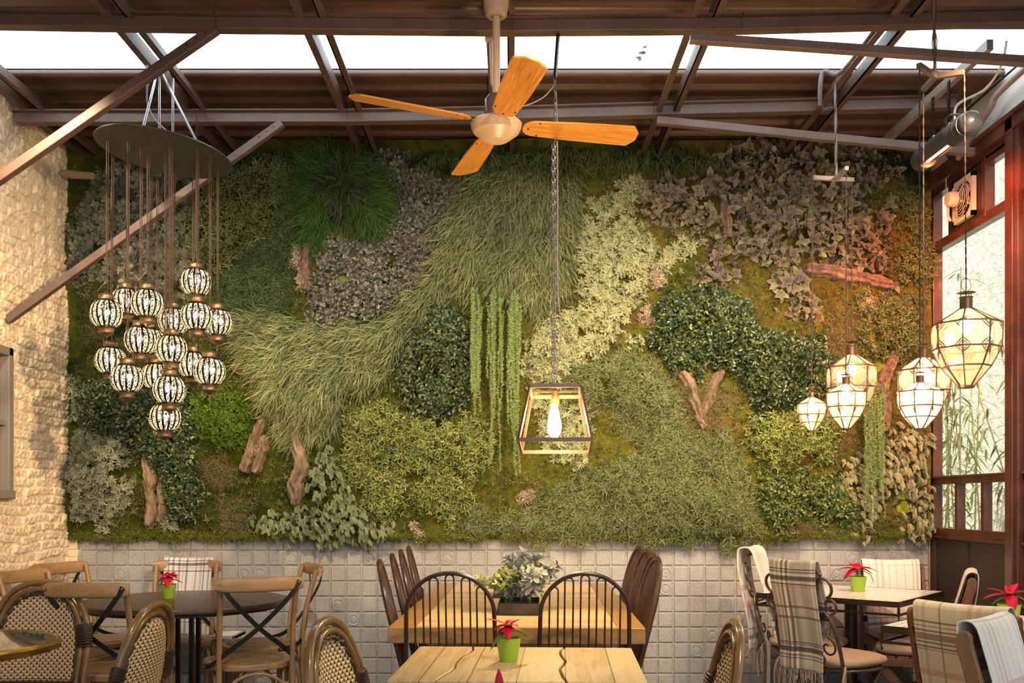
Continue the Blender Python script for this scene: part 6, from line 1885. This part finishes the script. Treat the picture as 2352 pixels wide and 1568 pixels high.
def rattan_chair():
    t = thing('rattan_chair', '', 'chair', (0, 0, 0))
    zt = .905
    def back(off, zlow, ysh=0.0):
        def Yz(z): return -.215 - .10 * max(0, (z - .40)) / .5 + ysh
        W = .225 - off
        half = [(W * .93, 0.0), (W * .95, .25), (W * 1.0, .46), (W * 1.03, .60), (W * .99, .70), (W * .86, .79), (W * .60, .865), (W * .30, .897)]
        half = [(x, z if z < .55 else z - off * (z - .55) / .35) for x, z in half if z >= zlow]
        pts = [(-x, z) for x, z in half] + [(0, zt - off)] + [(x, z) for x, z in reversed(half)]
        return catmull([Vector((x, Yz(z), z)) for x, z in pts], 5)
    m = MB(); m.tube(back(0, 0), .0145, 12); m.build('outer_tube', M_tube, t)
    m = MB(); m.tube(back(.030, 0, .004), .0125, 12); m.build('inner_tube', M_tube, t)
    # braided edge and woven panel
    inner = back(.050, .42)
    n = len(inner); h = n // 2
    m = MB(); m.tube([p + Vector((0, .004 * math.sin(i * 1.9), 0)) for i, p in enumerate(inner)], [.0075 + .0018 * math.sin(i * 2.2) for i in range(n)], 8)
    m.tube([inner[0].lerp(inner[-1], k / 20) for k in range(21)], .0075, 8); m.build('braid', M_wrap, t)
    lp = [p for p in inner[:h + 1]]
    p_ = MB(); p_.uv = []
    nu = 14
    for i, p in enumerate(lp):
        w = abs(p.x)
        for j in range(nu + 1):
            s = -1 + 2 * j / nu
            bow = -.022 * (1 - s * s) * min(1, w / .1)
            p_.v.append((s * w, p.y + bow * 1.0, p.z)); p_.uv.append((s * w * 1.23, p.z * 1.31))
    for i in range(len(lp) - 1):
        for j in range(nu):
            a = i * (nu + 1) + j; p_.f.append((a, a + 1, a + nu + 2, a + nu + 1))
    p_.build('woven_panel', M_weave, t, solid=.008)
    o_ = back(.014, 0, .002)
    for s in (0, 1):
        idx = [i for i, p in enumerate(o_) if .60 < p.z < .72 and (p.x < 0) == (s == 0)]
        q = [o_[i] for i in idx]
        m = MB()
        a, b = q[0], q[-1]
        k = 11
        for j in range(k):
            c = a.lerp(b, j / (k - 1)) + (q[len(q) // 2] - a.lerp(b, .5)) * (1 - (2 * j / (k - 1) - 1) ** 2)
            d = (b - a).normalized(); nrm = Vector((0, 1, 0)); nrm = (nrm - d * nrm.dot(d)).normalized(); s2 = d.cross(nrm)
            ring = [c + s2 * .034 * math.cos(an) + nrm * .0185 * math.sin(an) for an in [2 * PI * u / 16 for u in range(16)]]
            m.tube(ring, .0056, 6, closed=True)
        m.build('binding', M_wrap, t)
    m = MB(); m.lathe([(0, .430), (.215, .430), (.222, .442), (.215, .455), (0, .450)], 40, c=(0, .0, 0)); m.build('seat_rim', M_tube, t)
    m = MB(); m.lathe([(0, .452), (.19, .458), (0, .462)], 30); m.build('woven_seat', plain('cream_seat', (0.55, 0.40, 0.22), .4), t)
    for s in (-1, 1):
        m = MB(); m.tube([(s * .17, .14, .44), (s * .20, .19, 0)], .0145, 10); m.build('leg', M_tube, t)
    m = MB(); m.tube([(.19 * math.cos(a), .01 + .18 * math.sin(a), .22) for a in [2 * PI * k / 28 for k in range(28)]], .009, 8, closed=True); m.build('ring_stretcher', M_tube, t)
    return t
rc0 = None
for (x, y), (dx, dy), lab in [((-2.165, 4.06), (-.02, -1), 'rattan bistro chair with arched cream woven back, at the lower left'),
                             ((-1.60, 3.44), (-.99, .04), 'rattan bistro chair turned sideways, overlapping the oak chairs at lower left'),
                             ((-.27, 2.90), (.98, -.17), 'rattan bistro chair at the left end of the bleached foreground table'),
                             ((.37, 2.93), (-1, .07), 'rattan bistro chair at the right end of the bleached foreground table')]:
    if rc0 is None: rc0 = rattan_chair(); c = rc0; c.location = (x, y, 0); c.rotation_euler = (0, 0, face_dir(dx, dy))
    else: c = copy_tree(rc0, (x, y, 0), face_dir(dx, dy))
    c['label'] = lab; c['group'] = 'rattan bistro chairs'

# ---- brass-rimmed table at the left edge
bt_ = thing('brass_rimmed_table', 'small round bistro table with teal glass top and brass rim at the left edge', 'table', (-2.055, 3.50, 0))
m = MB(); m.lathe([(0, ZT - .004), (.343, ZT - .004), (.343, ZT + .001), (0, ZT + .001)], 64)
M_teal, nt, bs = newmat('teal_glass'); bs.inputs['Roughness'].default_value = .06; bs.inputs['Coat Weight'].default_value = .5
L(nt, ramp(nt, noise(nt, coords(nt), 5, 4), [(.35, (.03, .075, .085)), (.65, (.07, .13, .14))]).outputs[0], bs.inputs['Base Color'])
m.build('glass_top', M_teal, bt_)
m = MB(); m.open = True
m.lathe([(.340, ZT + .002), (.346, ZT + .005), (.354, ZT + .001), (.356, ZT - .008), (.350, ZT - .012), (.356, ZT - .016), (.354, ZT - .028), (.346, ZT - .032), (.335, ZT - .030), (.335, ZT - .006), (.340, ZT + .002)], 72); m.build('brass_rim', plain('brass', (0.62, 0.38, 0.10), .22, .9, var=.2), bt_, angle=50)
m = MB(); m.tube([(0, 0, ZT - .005), (0, 0, .04)], .03, 16); m.lathe([(0, 0), (.22, 0), (.22, .02), (.04, .05), (0, .05)], 30); m.build('pedestal', M_black, bt_)

# ---- mosaic-topped tables on the right
M_mos, nt, bs = newmat('mosaic_top')
bs.inputs['Roughness'].default_value = .22
v = coords(nt); sp = N(nt, 'ShaderNodeSeparateXYZ'); L(nt, v, sp.inputs[0])
A_ = mathn(nt, 'MULTIPLY', sp.outputs[0], 22.0); B_ = mathn(nt, 'MULTIPLY', sp.outputs[1], 22.0)
zig = mathn(nt, 'ABSOLUTE', mathn(nt, 'SUBTRACT', mathn(nt, 'FRACT', A_), .5))
d_ = mathn(nt, 'FRACT', mathn(nt, 'ADD', B_, mathn(nt, 'MULTIPLY', zig, 1.2)))
mk = mathn(nt, 'LESS_THAN', d_, .34)
gr = mathn(nt, 'LESS_THAN', mathn(nt, 'ABSOLUTE', mathn(nt, 'SUBTRACT', mathn(nt, 'FRACT', mathn(nt, 'MULTIPLY', A_, 2.0)), .5)), .46)
c = mix(nt, mk, (0.90, 0.88, 0.84), (0.46, 0.50, 0.45))
c = mix(nt, gr, (0.62, 0.60, 0.56), c)
L(nt, c, bs.inputs['Base Color'])
M_tiron = plain('table_iron', (0.055, 0.035, 0.028), .35, .5)
def mosaic_table(label, c, ang, S_=.79):
    t = thing('mosaic_table', label, 'table', (c[0], c[1], 0), ang)
    h = S_ / 2
    m = MB(); m.mm((-h + .004, -h + .004, ZT - .022), (h - .004, h - .004, ZT)); m.build('mosaic_top', M_mos, t, smooth=False)
    m = MB()
    for a, b in (((-h, -h), (h, -h)), ((h, -h), (h, h)), ((h, h), (-h, h)), ((-h, h), (-h, -h))):
        m.bar((*a, ZT - .014), (*b, ZT - .014), .006, .030)
        m.bar((*a, ZT - .068), (*b, ZT - .068), .010, .012)
    m.build('iron_frame', M_tiron, t, smooth=False)
    m = MB()
    for a in ((-h, -h), (h, -h), (h, h), (-h, h)): m.bar((*a, ZT - .03), (*a, ZT - .075), .012, .012)
    for a in ((-h, -h), (h, -h), (h, h), (-h, h)): m.tube([Vector((*a, ZT - .075)), Vector((a[0], a[1], ZT - .095)), Vector((a[0] * .985, a[1], ZT - .102)), Vector((a[0] * .965, a[1], ZT - .092))], .003, 6)
    m.build('hook', M_tiron, t)
    m = MB(); m.tube([(0, 0, ZT - .02), (0, 0, .06)], .036, 20); m.build('column', M_tiron, t)
    for k in range(4):
        a = k * PI / 2 + PI / 4
        m = MB(); m.bar((.02 * math.cos(a), .02 * math.sin(a), .25), (.36 * math.cos(a), .36 * math.sin(a), .01), .03, .02); m.build('foot', M_tiron, t, smooth=False)
    return t
def ang_of(p, q): return math.atan2(q[1] - p[1], q[0] - p[0])
mosaic_table('square mosaic-topped iron table near the tiled wall at the right', (1.955, 5.475), math.radians(50))
mosaic_table('square mosaic-topped iron table at the right edge, behind the blanketed chairs', (2.115, 4.02), math.radians(47))

# ---- plaid blankets
def plaid(name, base, us, vs, rough=.95):
    """us/vs: stripes (centre, width, colour, strength) across / along the cloth"""
    m, nt, bs = newmat(name)
    bs.inputs['Roughness'].default_value = rough; bs.inputs['Specular IOR Level'].default_value = .1
    bs.inputs['Sheen Weight'].default_value = .2
    uv = N(nt, 'ShaderNodeTexCoord'); sp = N(nt, 'ShaderNodeSeparateXYZ'); L(nt, uv.outputs['UV'], sp.inputs[0])
    col = None
    def lay(col, coord, st):
        for c0, w, cc, a in st:
            d = mathn(nt, 'LESS_THAN', mathn(nt, 'ABSOLUTE', mathn(nt, 'SUBTRACT', coord, c0)), w / 2)
            col = mix(nt, mathn(nt, 'MULTIPLY', d, a), col, cc)
        return col
    rgb = N(nt, 'ShaderNodeRGB'); rgb.outputs[0].default_value = (*base, 1)
    col = lay(rgb.outputs[0], sp.outputs[0], us); col = lay(col, sp.outputs[1], vs)
    f = noise(nt, coords(nt), 350, 2)
    col = mix(nt, .35, col, ramp(nt, f, [(.3, (.6, .6, .6)), (.7, (1.15, 1.15, 1.15))]).outputs[0], 'MULTIPLY')
    L(nt, col, bs.inputs['Base Color']); bump(nt, bs, f, .5, .002)
    return m
WH = (.78, .74, .68); BK = (.035, .03, .03); BR = (.14, .085, .06); TAN = (.50, .38, .24); PK = (.62, .26, .27); GY = (.33, .31, .29); CRM = (.74, .62, .44); NV = (.10, .10, .14); GN = (.10, .16, .08)
P_grey = plaid('plaid_white_grey', (.72, .70, .70), [(.07, .03, GY, .8), (.17, .02, NV, .8), (.23, .05, (.45, .44, .46), .7), (.33, .02, BK, .6), (.42, .05, WH, .8), (.52, .04, NV, .65), (.60, .03, (.5, .48, .5), .7), (.68, .05, BR, .6), (.80, .04, BR, .65), (.90, .03, NV, .65), (.95, .02, TAN, .6)],
               [(v0, w, c, a) for v0, w, c, a in ((.46, .008, BK, .75), (.485, .006, TAN, .6), (.51, .02, BK, .75), (.535, .006, BK, .7), (.56, .006, (.5, .25, .1), .6), (.585, .006, BK, .6), (.90, .008, BK, .75), (.925, .02, BK, .7), (.945, .006, BK, .7), (.12, .02, BK, .7), (.09, .006, BK, .7))])
P_tan = plaid('plaid_tan_black', (.47, .40, .32), [(.07, .05, GY, .6), (.13, .03, CRM, .8), (.185, .03, GY, .7), (.235, .055, CRM, .9), (.285, .045, BR, .75), (.335, .05, CRM, .95), (.385, .045, BR, .8), (.44, .05, CRM, .9), (.49, .02, WH, .5), (.68, .012, (.5, .28, .15), .6), (.80, .04, GY, .6), (.86, .03, (.38, .36, .34), .6), (.93, .05, WH, .6)],
              [(v0, w, c, a) for v0, w, c, a in ((.425, .006, BK, .8), (.44, .006, BK, .8), (.455, .006, WH, .6), (.475, .024, BK, .8), (.497, .006, CRM, .7), (.508, .007, BK, .8), (.522, .006, (.45, .2, .1), .7), (.64, .014, BR, .75), (.70, .014, BR, .75), (.845, .006, BK, .8), (.857, .005, BK, .8), (.885, .026, BK, .82), (.906, .006, CRM, .6), (.918, .006, BK, .8), (.935, .006, BK, .7),
                                             (.06, .006, BK, .8), (.09, .024, BK, .8), (.12, .006, BK, .8), (.30, .014, BR, .7), (.24, .014, BR, .7))])
P_pink = plaid('plaid_white_pink', (.80, .74, .66), [(.06, .03, GY, .55), (.13, .02, GY, .5), (.27, .015, GN, .35), (.42, .03, (.6, .5, .4), .4), (.55, .02, GY, .35), (.66, .05, PK, .45), (.76, .04, PK, .5), (.88, .02, GY, .4)],
               [(v0, w, c, a) for v0, w, c, a in ((.20, .02, PK, .5), (.27, .022, PK, .5), (.46, .006, GY, .5), (.70, .028, PK, .55), (.78, .028, PK, .55), (.90, .006, BK, .6), (.94, .02, BK, .6), (.06, .02, BK, .6), (.10, .006, BK, .6), (.03, .006, BK, .6))])
P_beige = plaid('plaid_beige', (.66, .53, .35), [(.05, .03, (.5, .42, .3), .6), (.12, .04, GY, .55), (.30, .02, GN, .65), (.50, .04, (.74, .64, .46), .6), (.62, .05, (.50, .24, .16), .5), (.72, .05, (.55, .30, .22), .5), (.86, .03, GY, .35)],
                [(v0, w, c, a) for v0, w, c, a in ((.485, .006, BK, .7), (.50, .004, BR, .6), (.515, .006, BK, .7), (.535, .022, BR, .7), (.555, .006, BK, .7), (.57, .006, BK, .7), (.58, .004, BR, .6), (.66, .022, (.55, .22, .15), .6), (.74, .022, (.55, .22, .15), .6), (.30, .03, PK, .5), (.2, .02, BK, .5))])
def blanket(label, chair, mat, w, zt, yt, lean, lf, lb, x0=0.0, th=.012, fold=.006, fringe=False, thick=.006, curl=0.0):
    """cloth hung over a chair back; lf hangs on the seat side (+y), lb hangs behind (-y). chair-local build"""
    path = []
    R_ = th
    nF = max(6, int(lf / .03)); nB = max(6, int(lb / .03))
    for k in range(nF + 1):
        d = lf * (1 - k / nF); z = zt - d; path.append((yt + lean * d + R_, z, d))
    for k in range(1, 8):
        a = PI * k / 8; path.append((yt + R_ * math.cos(a), zt + R_ * math.sin(a) * .8, 0))
    for k in range(1, nB + 1):
        d = lb * k / nB; path.append((yt + lean * min(d, .42) * .9 - R_ - .012 * min(1, d / .1), zt - d, d))
    tot = [0]
    for a, b in zip(path[:-1], path[1:]): tot.append(tot[-1] + math.hypot(b[0] - a[0], b[1] - a[1]))
    nu = 28
    m = MB(); m.uv = []
    ph = random.uniform(0, 6)
    rows = len(path)
    for i, (y, z, d) in enumerate(path):
        f = min(1, d / .25)
        sgn = 1 if i <= nF else -1
        for j in range(nu + 1):
            s = j / nu
            wob = fold * f * (math.sin(s * 9 + ph + z * 2) + .6 * math.sin(s * 17 + ph * 2))
            sag = -.006 * math.sin(PI * s) * (1 - f)
            m.v.append((x0 + (s - .5) * w * (1 - .06 * f * (1 if sgn < 0 else .6)) + .004 * math.sin(z * 14 + ph) * f, y + sgn * abs(wob) * .9 + sgn * .002, z + sag + .004 * math.sin(s * 6 + ph) * f))
            m.uv.append((s, tot[i] / tot[-1]))
    for i in range(rows - 1):
        for j in range(nu):
            a = i * (nu + 1) + j; m.f.append((a, a + 1, a + nu + 2, a + nu + 1))
    t = thing('plaid_blanket', label, 'blanket', chair.location, chair.rotation_euler.z)
    o = m.build('cloth', mat, t, solid=thick)
    sb = o.modifiers.new('sub', 'SUBSURF'); sb.levels = 1; sb.render_levels = 1
    if fringe:
        for ei, ends in ((0, range(0, nu + 1)), (rows - 1, range(0, nu + 1))):
            fr = MB()
            for j in ends:
                for q in range(2):
                    b = Vector(m.v[ei * (nu + 1) + j]) + Vector((random.uniform(-.004, .004), random.uniform(-.004, .004), .002))
                    fr.tube([b, b + Vector((random.gauss(0, .003), random.gauss(0, .003), -.035)), b + Vector((random.gauss(0, .009), random.gauss(0, .008), -random.uniform(.065, .095)))], [.0022, .0018, .0012], 4)
            fr.build('fringe', plain('fringe_wool', (.20, .15, .12), .95, c2=(.5, .42, .34), scale=60), t)
    return t

# ---- wooden folding chairs
def folding_chair(mat):
    t = thing('folding_chair', '', 'chair', (0, 0, 0), 0)
    # stiles seen from the side are broad boards with a rounded top
    for s in (-1, 1):
        M = Matrix(((0, 0, 1, s * .19), (1, 0, 0, 0), (0, 1, 0, 0), (0, 0, 0, 1)))     # (a,b,c)->(x=c, y=a, z=b)
        pl = [(-.135, .38), (-.175, .38), (-.305, .84)]
        for k in range(7):
            a = PI - PI * k / 6; pl.append((-.282 + .024 * math.cos(a), .862 + .026 * math.sin(a)))
        pl += [(-.258, .85)]
        m = MB(); m.prism(pl, -.011, .011, M=M); m.build('back_stile', mat, t, smooth=False, bevel=.004)
        m = MB(); m.bar((s * .19, -.155, .42), (s * .19, .20, 0), .022, .045, up=(0, 1, 0)); m.build('leg', mat, t, smooth=False, bevel=.003)
        m = MB(); m.bar((s * .165, .17, .42), (s * .165, -.22, 0), .022, .045, up=(0, 1, 0)); m.build('leg', mat, t, smooth=False, bevel=.003)
        m = MB(); m.bar((s * .185, -.19, .43), (s * .185, .205, .43), .022, .042); m.build('seat_rail', mat, t, smooth=False, bevel=.003)
    for z in (.55, .66, .77, .84):
        m = MB(); y = -.175 - (z - .38) * .27; m.bar((-.185, y, z), (.185, y, z), .012, .038 if z < .8 else .05); m.build('back_slat', mat, t, smooth=False, bevel=.002)
    for k in range(6):
        y = -.16 + k * .068; m = MB(); m.mm((-.185, y - .028, .448), (.185, y + .028, .462)); m.build('seat_slat', mat, t, smooth=False, bevel=.003)
    return t
fc0 = folding_chair(M_fold)
def place(root, x, y, d, label, group, first):
    if first: c = root; c.location = (x, y, 0); c.rotation_euler = (0, 0, face_dir(*d))
    else: c = copy_tree(root, (x, y, 0), face_dir(*d))
    c['label'] = label; c['group'] = group; return c
GF = 'wooden folding chairs with plaid blankets'
fA = place(fc0, 2.33, 5.66, (-.12, -1), 'wooden folding chair behind the mosaic table, against the tiled wall', GF, True)
fB = place(fc0, 2.17, 5.13, (-.90, .42), 'wooden folding chair seen side-on between the two mosaic tables', GF, False)
fC = place(fc0, 1.83, 3.55, (.80, .60), 'wooden folding chair under the beige blanket, in the right foreground', GF, False)
fD = place(fc0, 2.62, 4.20, (-1, -.15), 'wooden folding chair at the right edge behind the rightmost poinsettia', GF, False)
# nearest chair uses the lighter timber
fc1 = folding_chair(M_foldL)
fE = place(fc1, 1.70, 2.80, (.70, -.71), 'light wooden folding chair in the lower right corner, nearest the camera', GF, True)
fl = .27
def fold_blanket(label, ch, mat, w=.36, lf=.40, lb=.36, x0=0, **kw): return blanket(label, ch, mat, w, .892, -.283, fl, lf, lb, x0, th=.030, **kw)
fold_blanket('white and pink plaid blanket on the folding chair against the tiled wall', fA, P_pink, .345, .42, .40)
fold_blanket('pale pink plaid blanket on the side-on folding chair', fB, P_pink, .34, .36, .34)
fold_blanket('beige plaid blanket with dark bands over the right foreground folding chair', fC, P_beige, .345, .40, .62, fringe=False)
fold_blanket('tan striped blanket on the folding chair at the right edge', fD, P_tan, .34, .40, .36)
fold_blanket('cream and pink plaid blanket over the folding chair in the lower right corner', fE, P_pink, .345, .46, .52)
# blanket on the cross-back chair
blanket('white and grey plaid blanket over the cross-back chair behind the round table', cross[2], P_grey, .30, .912, -.345, .17, .46, .34, 0.0, th=.020, fringe=True)

# ---- wrought-iron scroll chairs
def spiral(c, r0, turns, plane, start, dirn, n=26, shrink=.82):
    pts = []
    for k in range(n + 1):
        t = k / n; a = start + dirn * turns * 2 * PI * t; r = r0 * (1 - shrink * t)
        pts.append(Vector((c[0] + r * math.cos(a), plane(c[1] + r * math.sin(a)), c[1] + r * math.sin(a))))
    return pts
def iron_chair():
    t = thing('scroll_iron_chair', '', 'chair', (0, 0, 0))
    yz = lambda z: -.19 - .13 * max(0, z - .45) / .5
    m = MB()
    for s in (-1, 1):
        q = [(s * .20, .0), (s * .195, .25), (s * .19, .45), (s * .185, .62), (s * .165, .70), (s * .135, .74)]
        m.tube(catmull([Vector((x, yz(z), z)) for x, z in q], 6), .0095, 8)
    m.build('back_post', M_iron, t)
    m = MB()
    for s in (-1, 1):
        # side C-scrolls above and at the shoulder
        c = (s * .175, .775); a0 = -PI / 2 if s > 0 else -PI / 2
        m.tube(spiral(c, .045, 1.15, yz, a0, s, 26), .0065, 7)
        c2 = (s * .155, .865); m.tube(spiral(c2, .055, .80, yz, -PI / 2 + (.2 if s > 0 else -.2), s, 26, .45), .0075, 7)
        c3 = (s * .12, .56); m.tube(spiral(c3, .055, 1.1, yz, PI / 2, -s, 26), .0055, 6)
        c4 = (s * .06, .50); m.tube(spiral(c4, .035, 1.1, yz, -PI / 2, s, 22), .005, 6)
    m.tube(catmull([Vector((x, yz(z), z)) for x, z in ((-.155, .92), (-.10, .955), (0, .965), (.10, .955), (.155, .92))], 6), .0085, 8)
    m.tube([Vector((-.165, yz(.70), .70)), Vector((.165, yz(.70), .70))], .006, 7); m.bar(Vector((-.15, yz(.72), .72)), Vector((.15, yz(.72), .72)), .008, .022)
    m.build('scrollwork', M_iron, t)
    m = MB(); m.tube([(.21 * math.cos(a), .01 + .20 * math.sin(a), .44) for a in [2 * PI * k / 32 for k in range(32)]], .009, 8, closed=True); m.bar((-.2, 0, .44), (.2, 0, .44), .02, .006); m.bar((0, -.19, .44), (0, .2, .44), .02, .006); m.build('seat_frame', M_iron, t)
    for sx in (-1, 1):
        m = MB(); m.tube(catmull([(sx * .17, .14, .44), (sx * .15, .05, .30), (sx * .14, -.05, .18), (sx * .19, -.20, 0)], 5), .009, 8); m.build('leg', M_iron, t)
        m = MB(); m.tube(catmull([(sx * .18, -.14, .44), (sx * .155, -.06, .30), (sx * .15, .05, .18), (sx * .19, .20, 0)], 5), .009, 8); m.build('leg', M_iron, t)
    return t
ic0 = iron_chair()
GI = 'wrought-iron scroll chairs'
iA = place(ic0, 1.67, 4.88, (.84, .54), 'bronze scrollwork iron chair with the tan blanket, in front of the mosaic table', GI, True)
iB = place(ic0, 1.70, 5.47, (.86, -.51), 'bronze scrollwork iron chair with the white blanket, left of the mosaic table', GI, False)
blanket('long tan and black plaid blanket folded over the front iron scroll chair', iA, P_tan, .29, .975, -.325, .25, .30, .54, 0, th=.016, fold=.012, fringe=True, thick=.010)
blanket('white and pink plaid blanket folded over the rear iron scroll chair', iB, P_pink, .26, .975, -.325, .25, .50, .56, 0, th=.045, fold=.010, fringe=True, thick=.010)
# cushions with ties
def cushion(label, ch, mat, w=.40, z=.452, group='tied seat cushions'):
    t = thing('seat_cushion', label, 'cushion', (ch.location.x, ch.location.y, z), ch.rotation_euler.z, group)
    m = MB(); vs = []; n = 18
    prof = [(.0, -.002), (.90, .0), (.98, .010), (1.0, .022), (.97, .036), (.85, .046), (.0, .052)]
    for f, zz in prof:
        for k in range(40):
            a = 2 * PI * k / 40
            x = math.copysign(abs(math.cos(a)) ** .55, math.cos(a)) * w / 2 * f; y = math.copysign(abs(math.sin(a)) ** .55, math.sin(a)) * w / 2 * f
            vs.append((x, y + .01, zz + .002))
    fs = [(i * 40 + k, i * 40 + (k + 1) % 40, (i + 1) * 40 + (k + 1) % 40, (i + 1) * 40 + k) for i in range(len(prof) - 1) for k in range(40)]
    m.add(vs, fs); m.build('pad', mat, t, angle=70)
    for s in (-1, 1):
        m = MB(); b = Vector((s * w * .46, -w * .44, .02))
        for q in range(2): m.strip(catmull([b, b + Vector((s * .02, -.02, -.01)), b + Vector((s * .025, -.025 - q * .02, -.08)), b + Vector((s * .02, -.02 - q * .02, -.16 - q * .03))], 4), (1, 0, 0), .012, .002)
        m.build('tie', mat, t, smooth=False)
    return t
M_cus = plaid('cushion_cloth', (.42, .30, .21), [(.1, .0, BK, 0)], [])
cushion('brown tied cushion on the front iron scroll chair', iA, M_cus, .41)
cushion('brown tied cushion on the rear iron scroll chair', iB, M_cus, .41)
cushion('brown cushion on the folding chair against the tiled wall', fA, M_cus, .36, .463)
cushion('brown cushion on the side-on folding chair', fB, M_cus, .36, .463)

# ---- white box against the tiles
wb = thing('white_crate', 'white open-fronted box on the floor against the tiles behind the oak chairs', 'box', (kx(518, 5.9), 5.92, 0))
m = MB(); M_w = plain('white_plastic', (.74, .73, .71), .4, var=.05)
w_, d_b, h_ = .17, .24, .455
m.mm((-w_/2, -d_b/2, h_ - .022), (w_/2, d_b/2, h_)); m.mm((-w_/2, -d_b/2, 0), (-w_/2 + .014, d_b/2, h_)); m.mm((w_/2 - .014, -d_b/2, 0), (w_/2, d_b/2, h_)); m.mm((-w_/2, d_b/2 - .01, 0), (w_/2, d_b/2, h_)); m.mm((-w_/2, -d_b/2, .0), (w_/2, d_b/2, .02)); m.mm((-w_/2, -d_b/2, .2), (w_/2, d_b/2, .215))
m.build('shell', M_w, wb, smooth=False, bevel=.003)
m = MB(); m.mm((kx(1755, 6.02), 6.0, 0), (kx(1768, 6.02), 6.06, .45)); tag(m.build('white_duct', M_w, world=True, smooth=False, bevel=.004), 'narrow white cable duct standing against the tiles left of the iron chairs', 'duct')
bpy.context.view_layer.update()
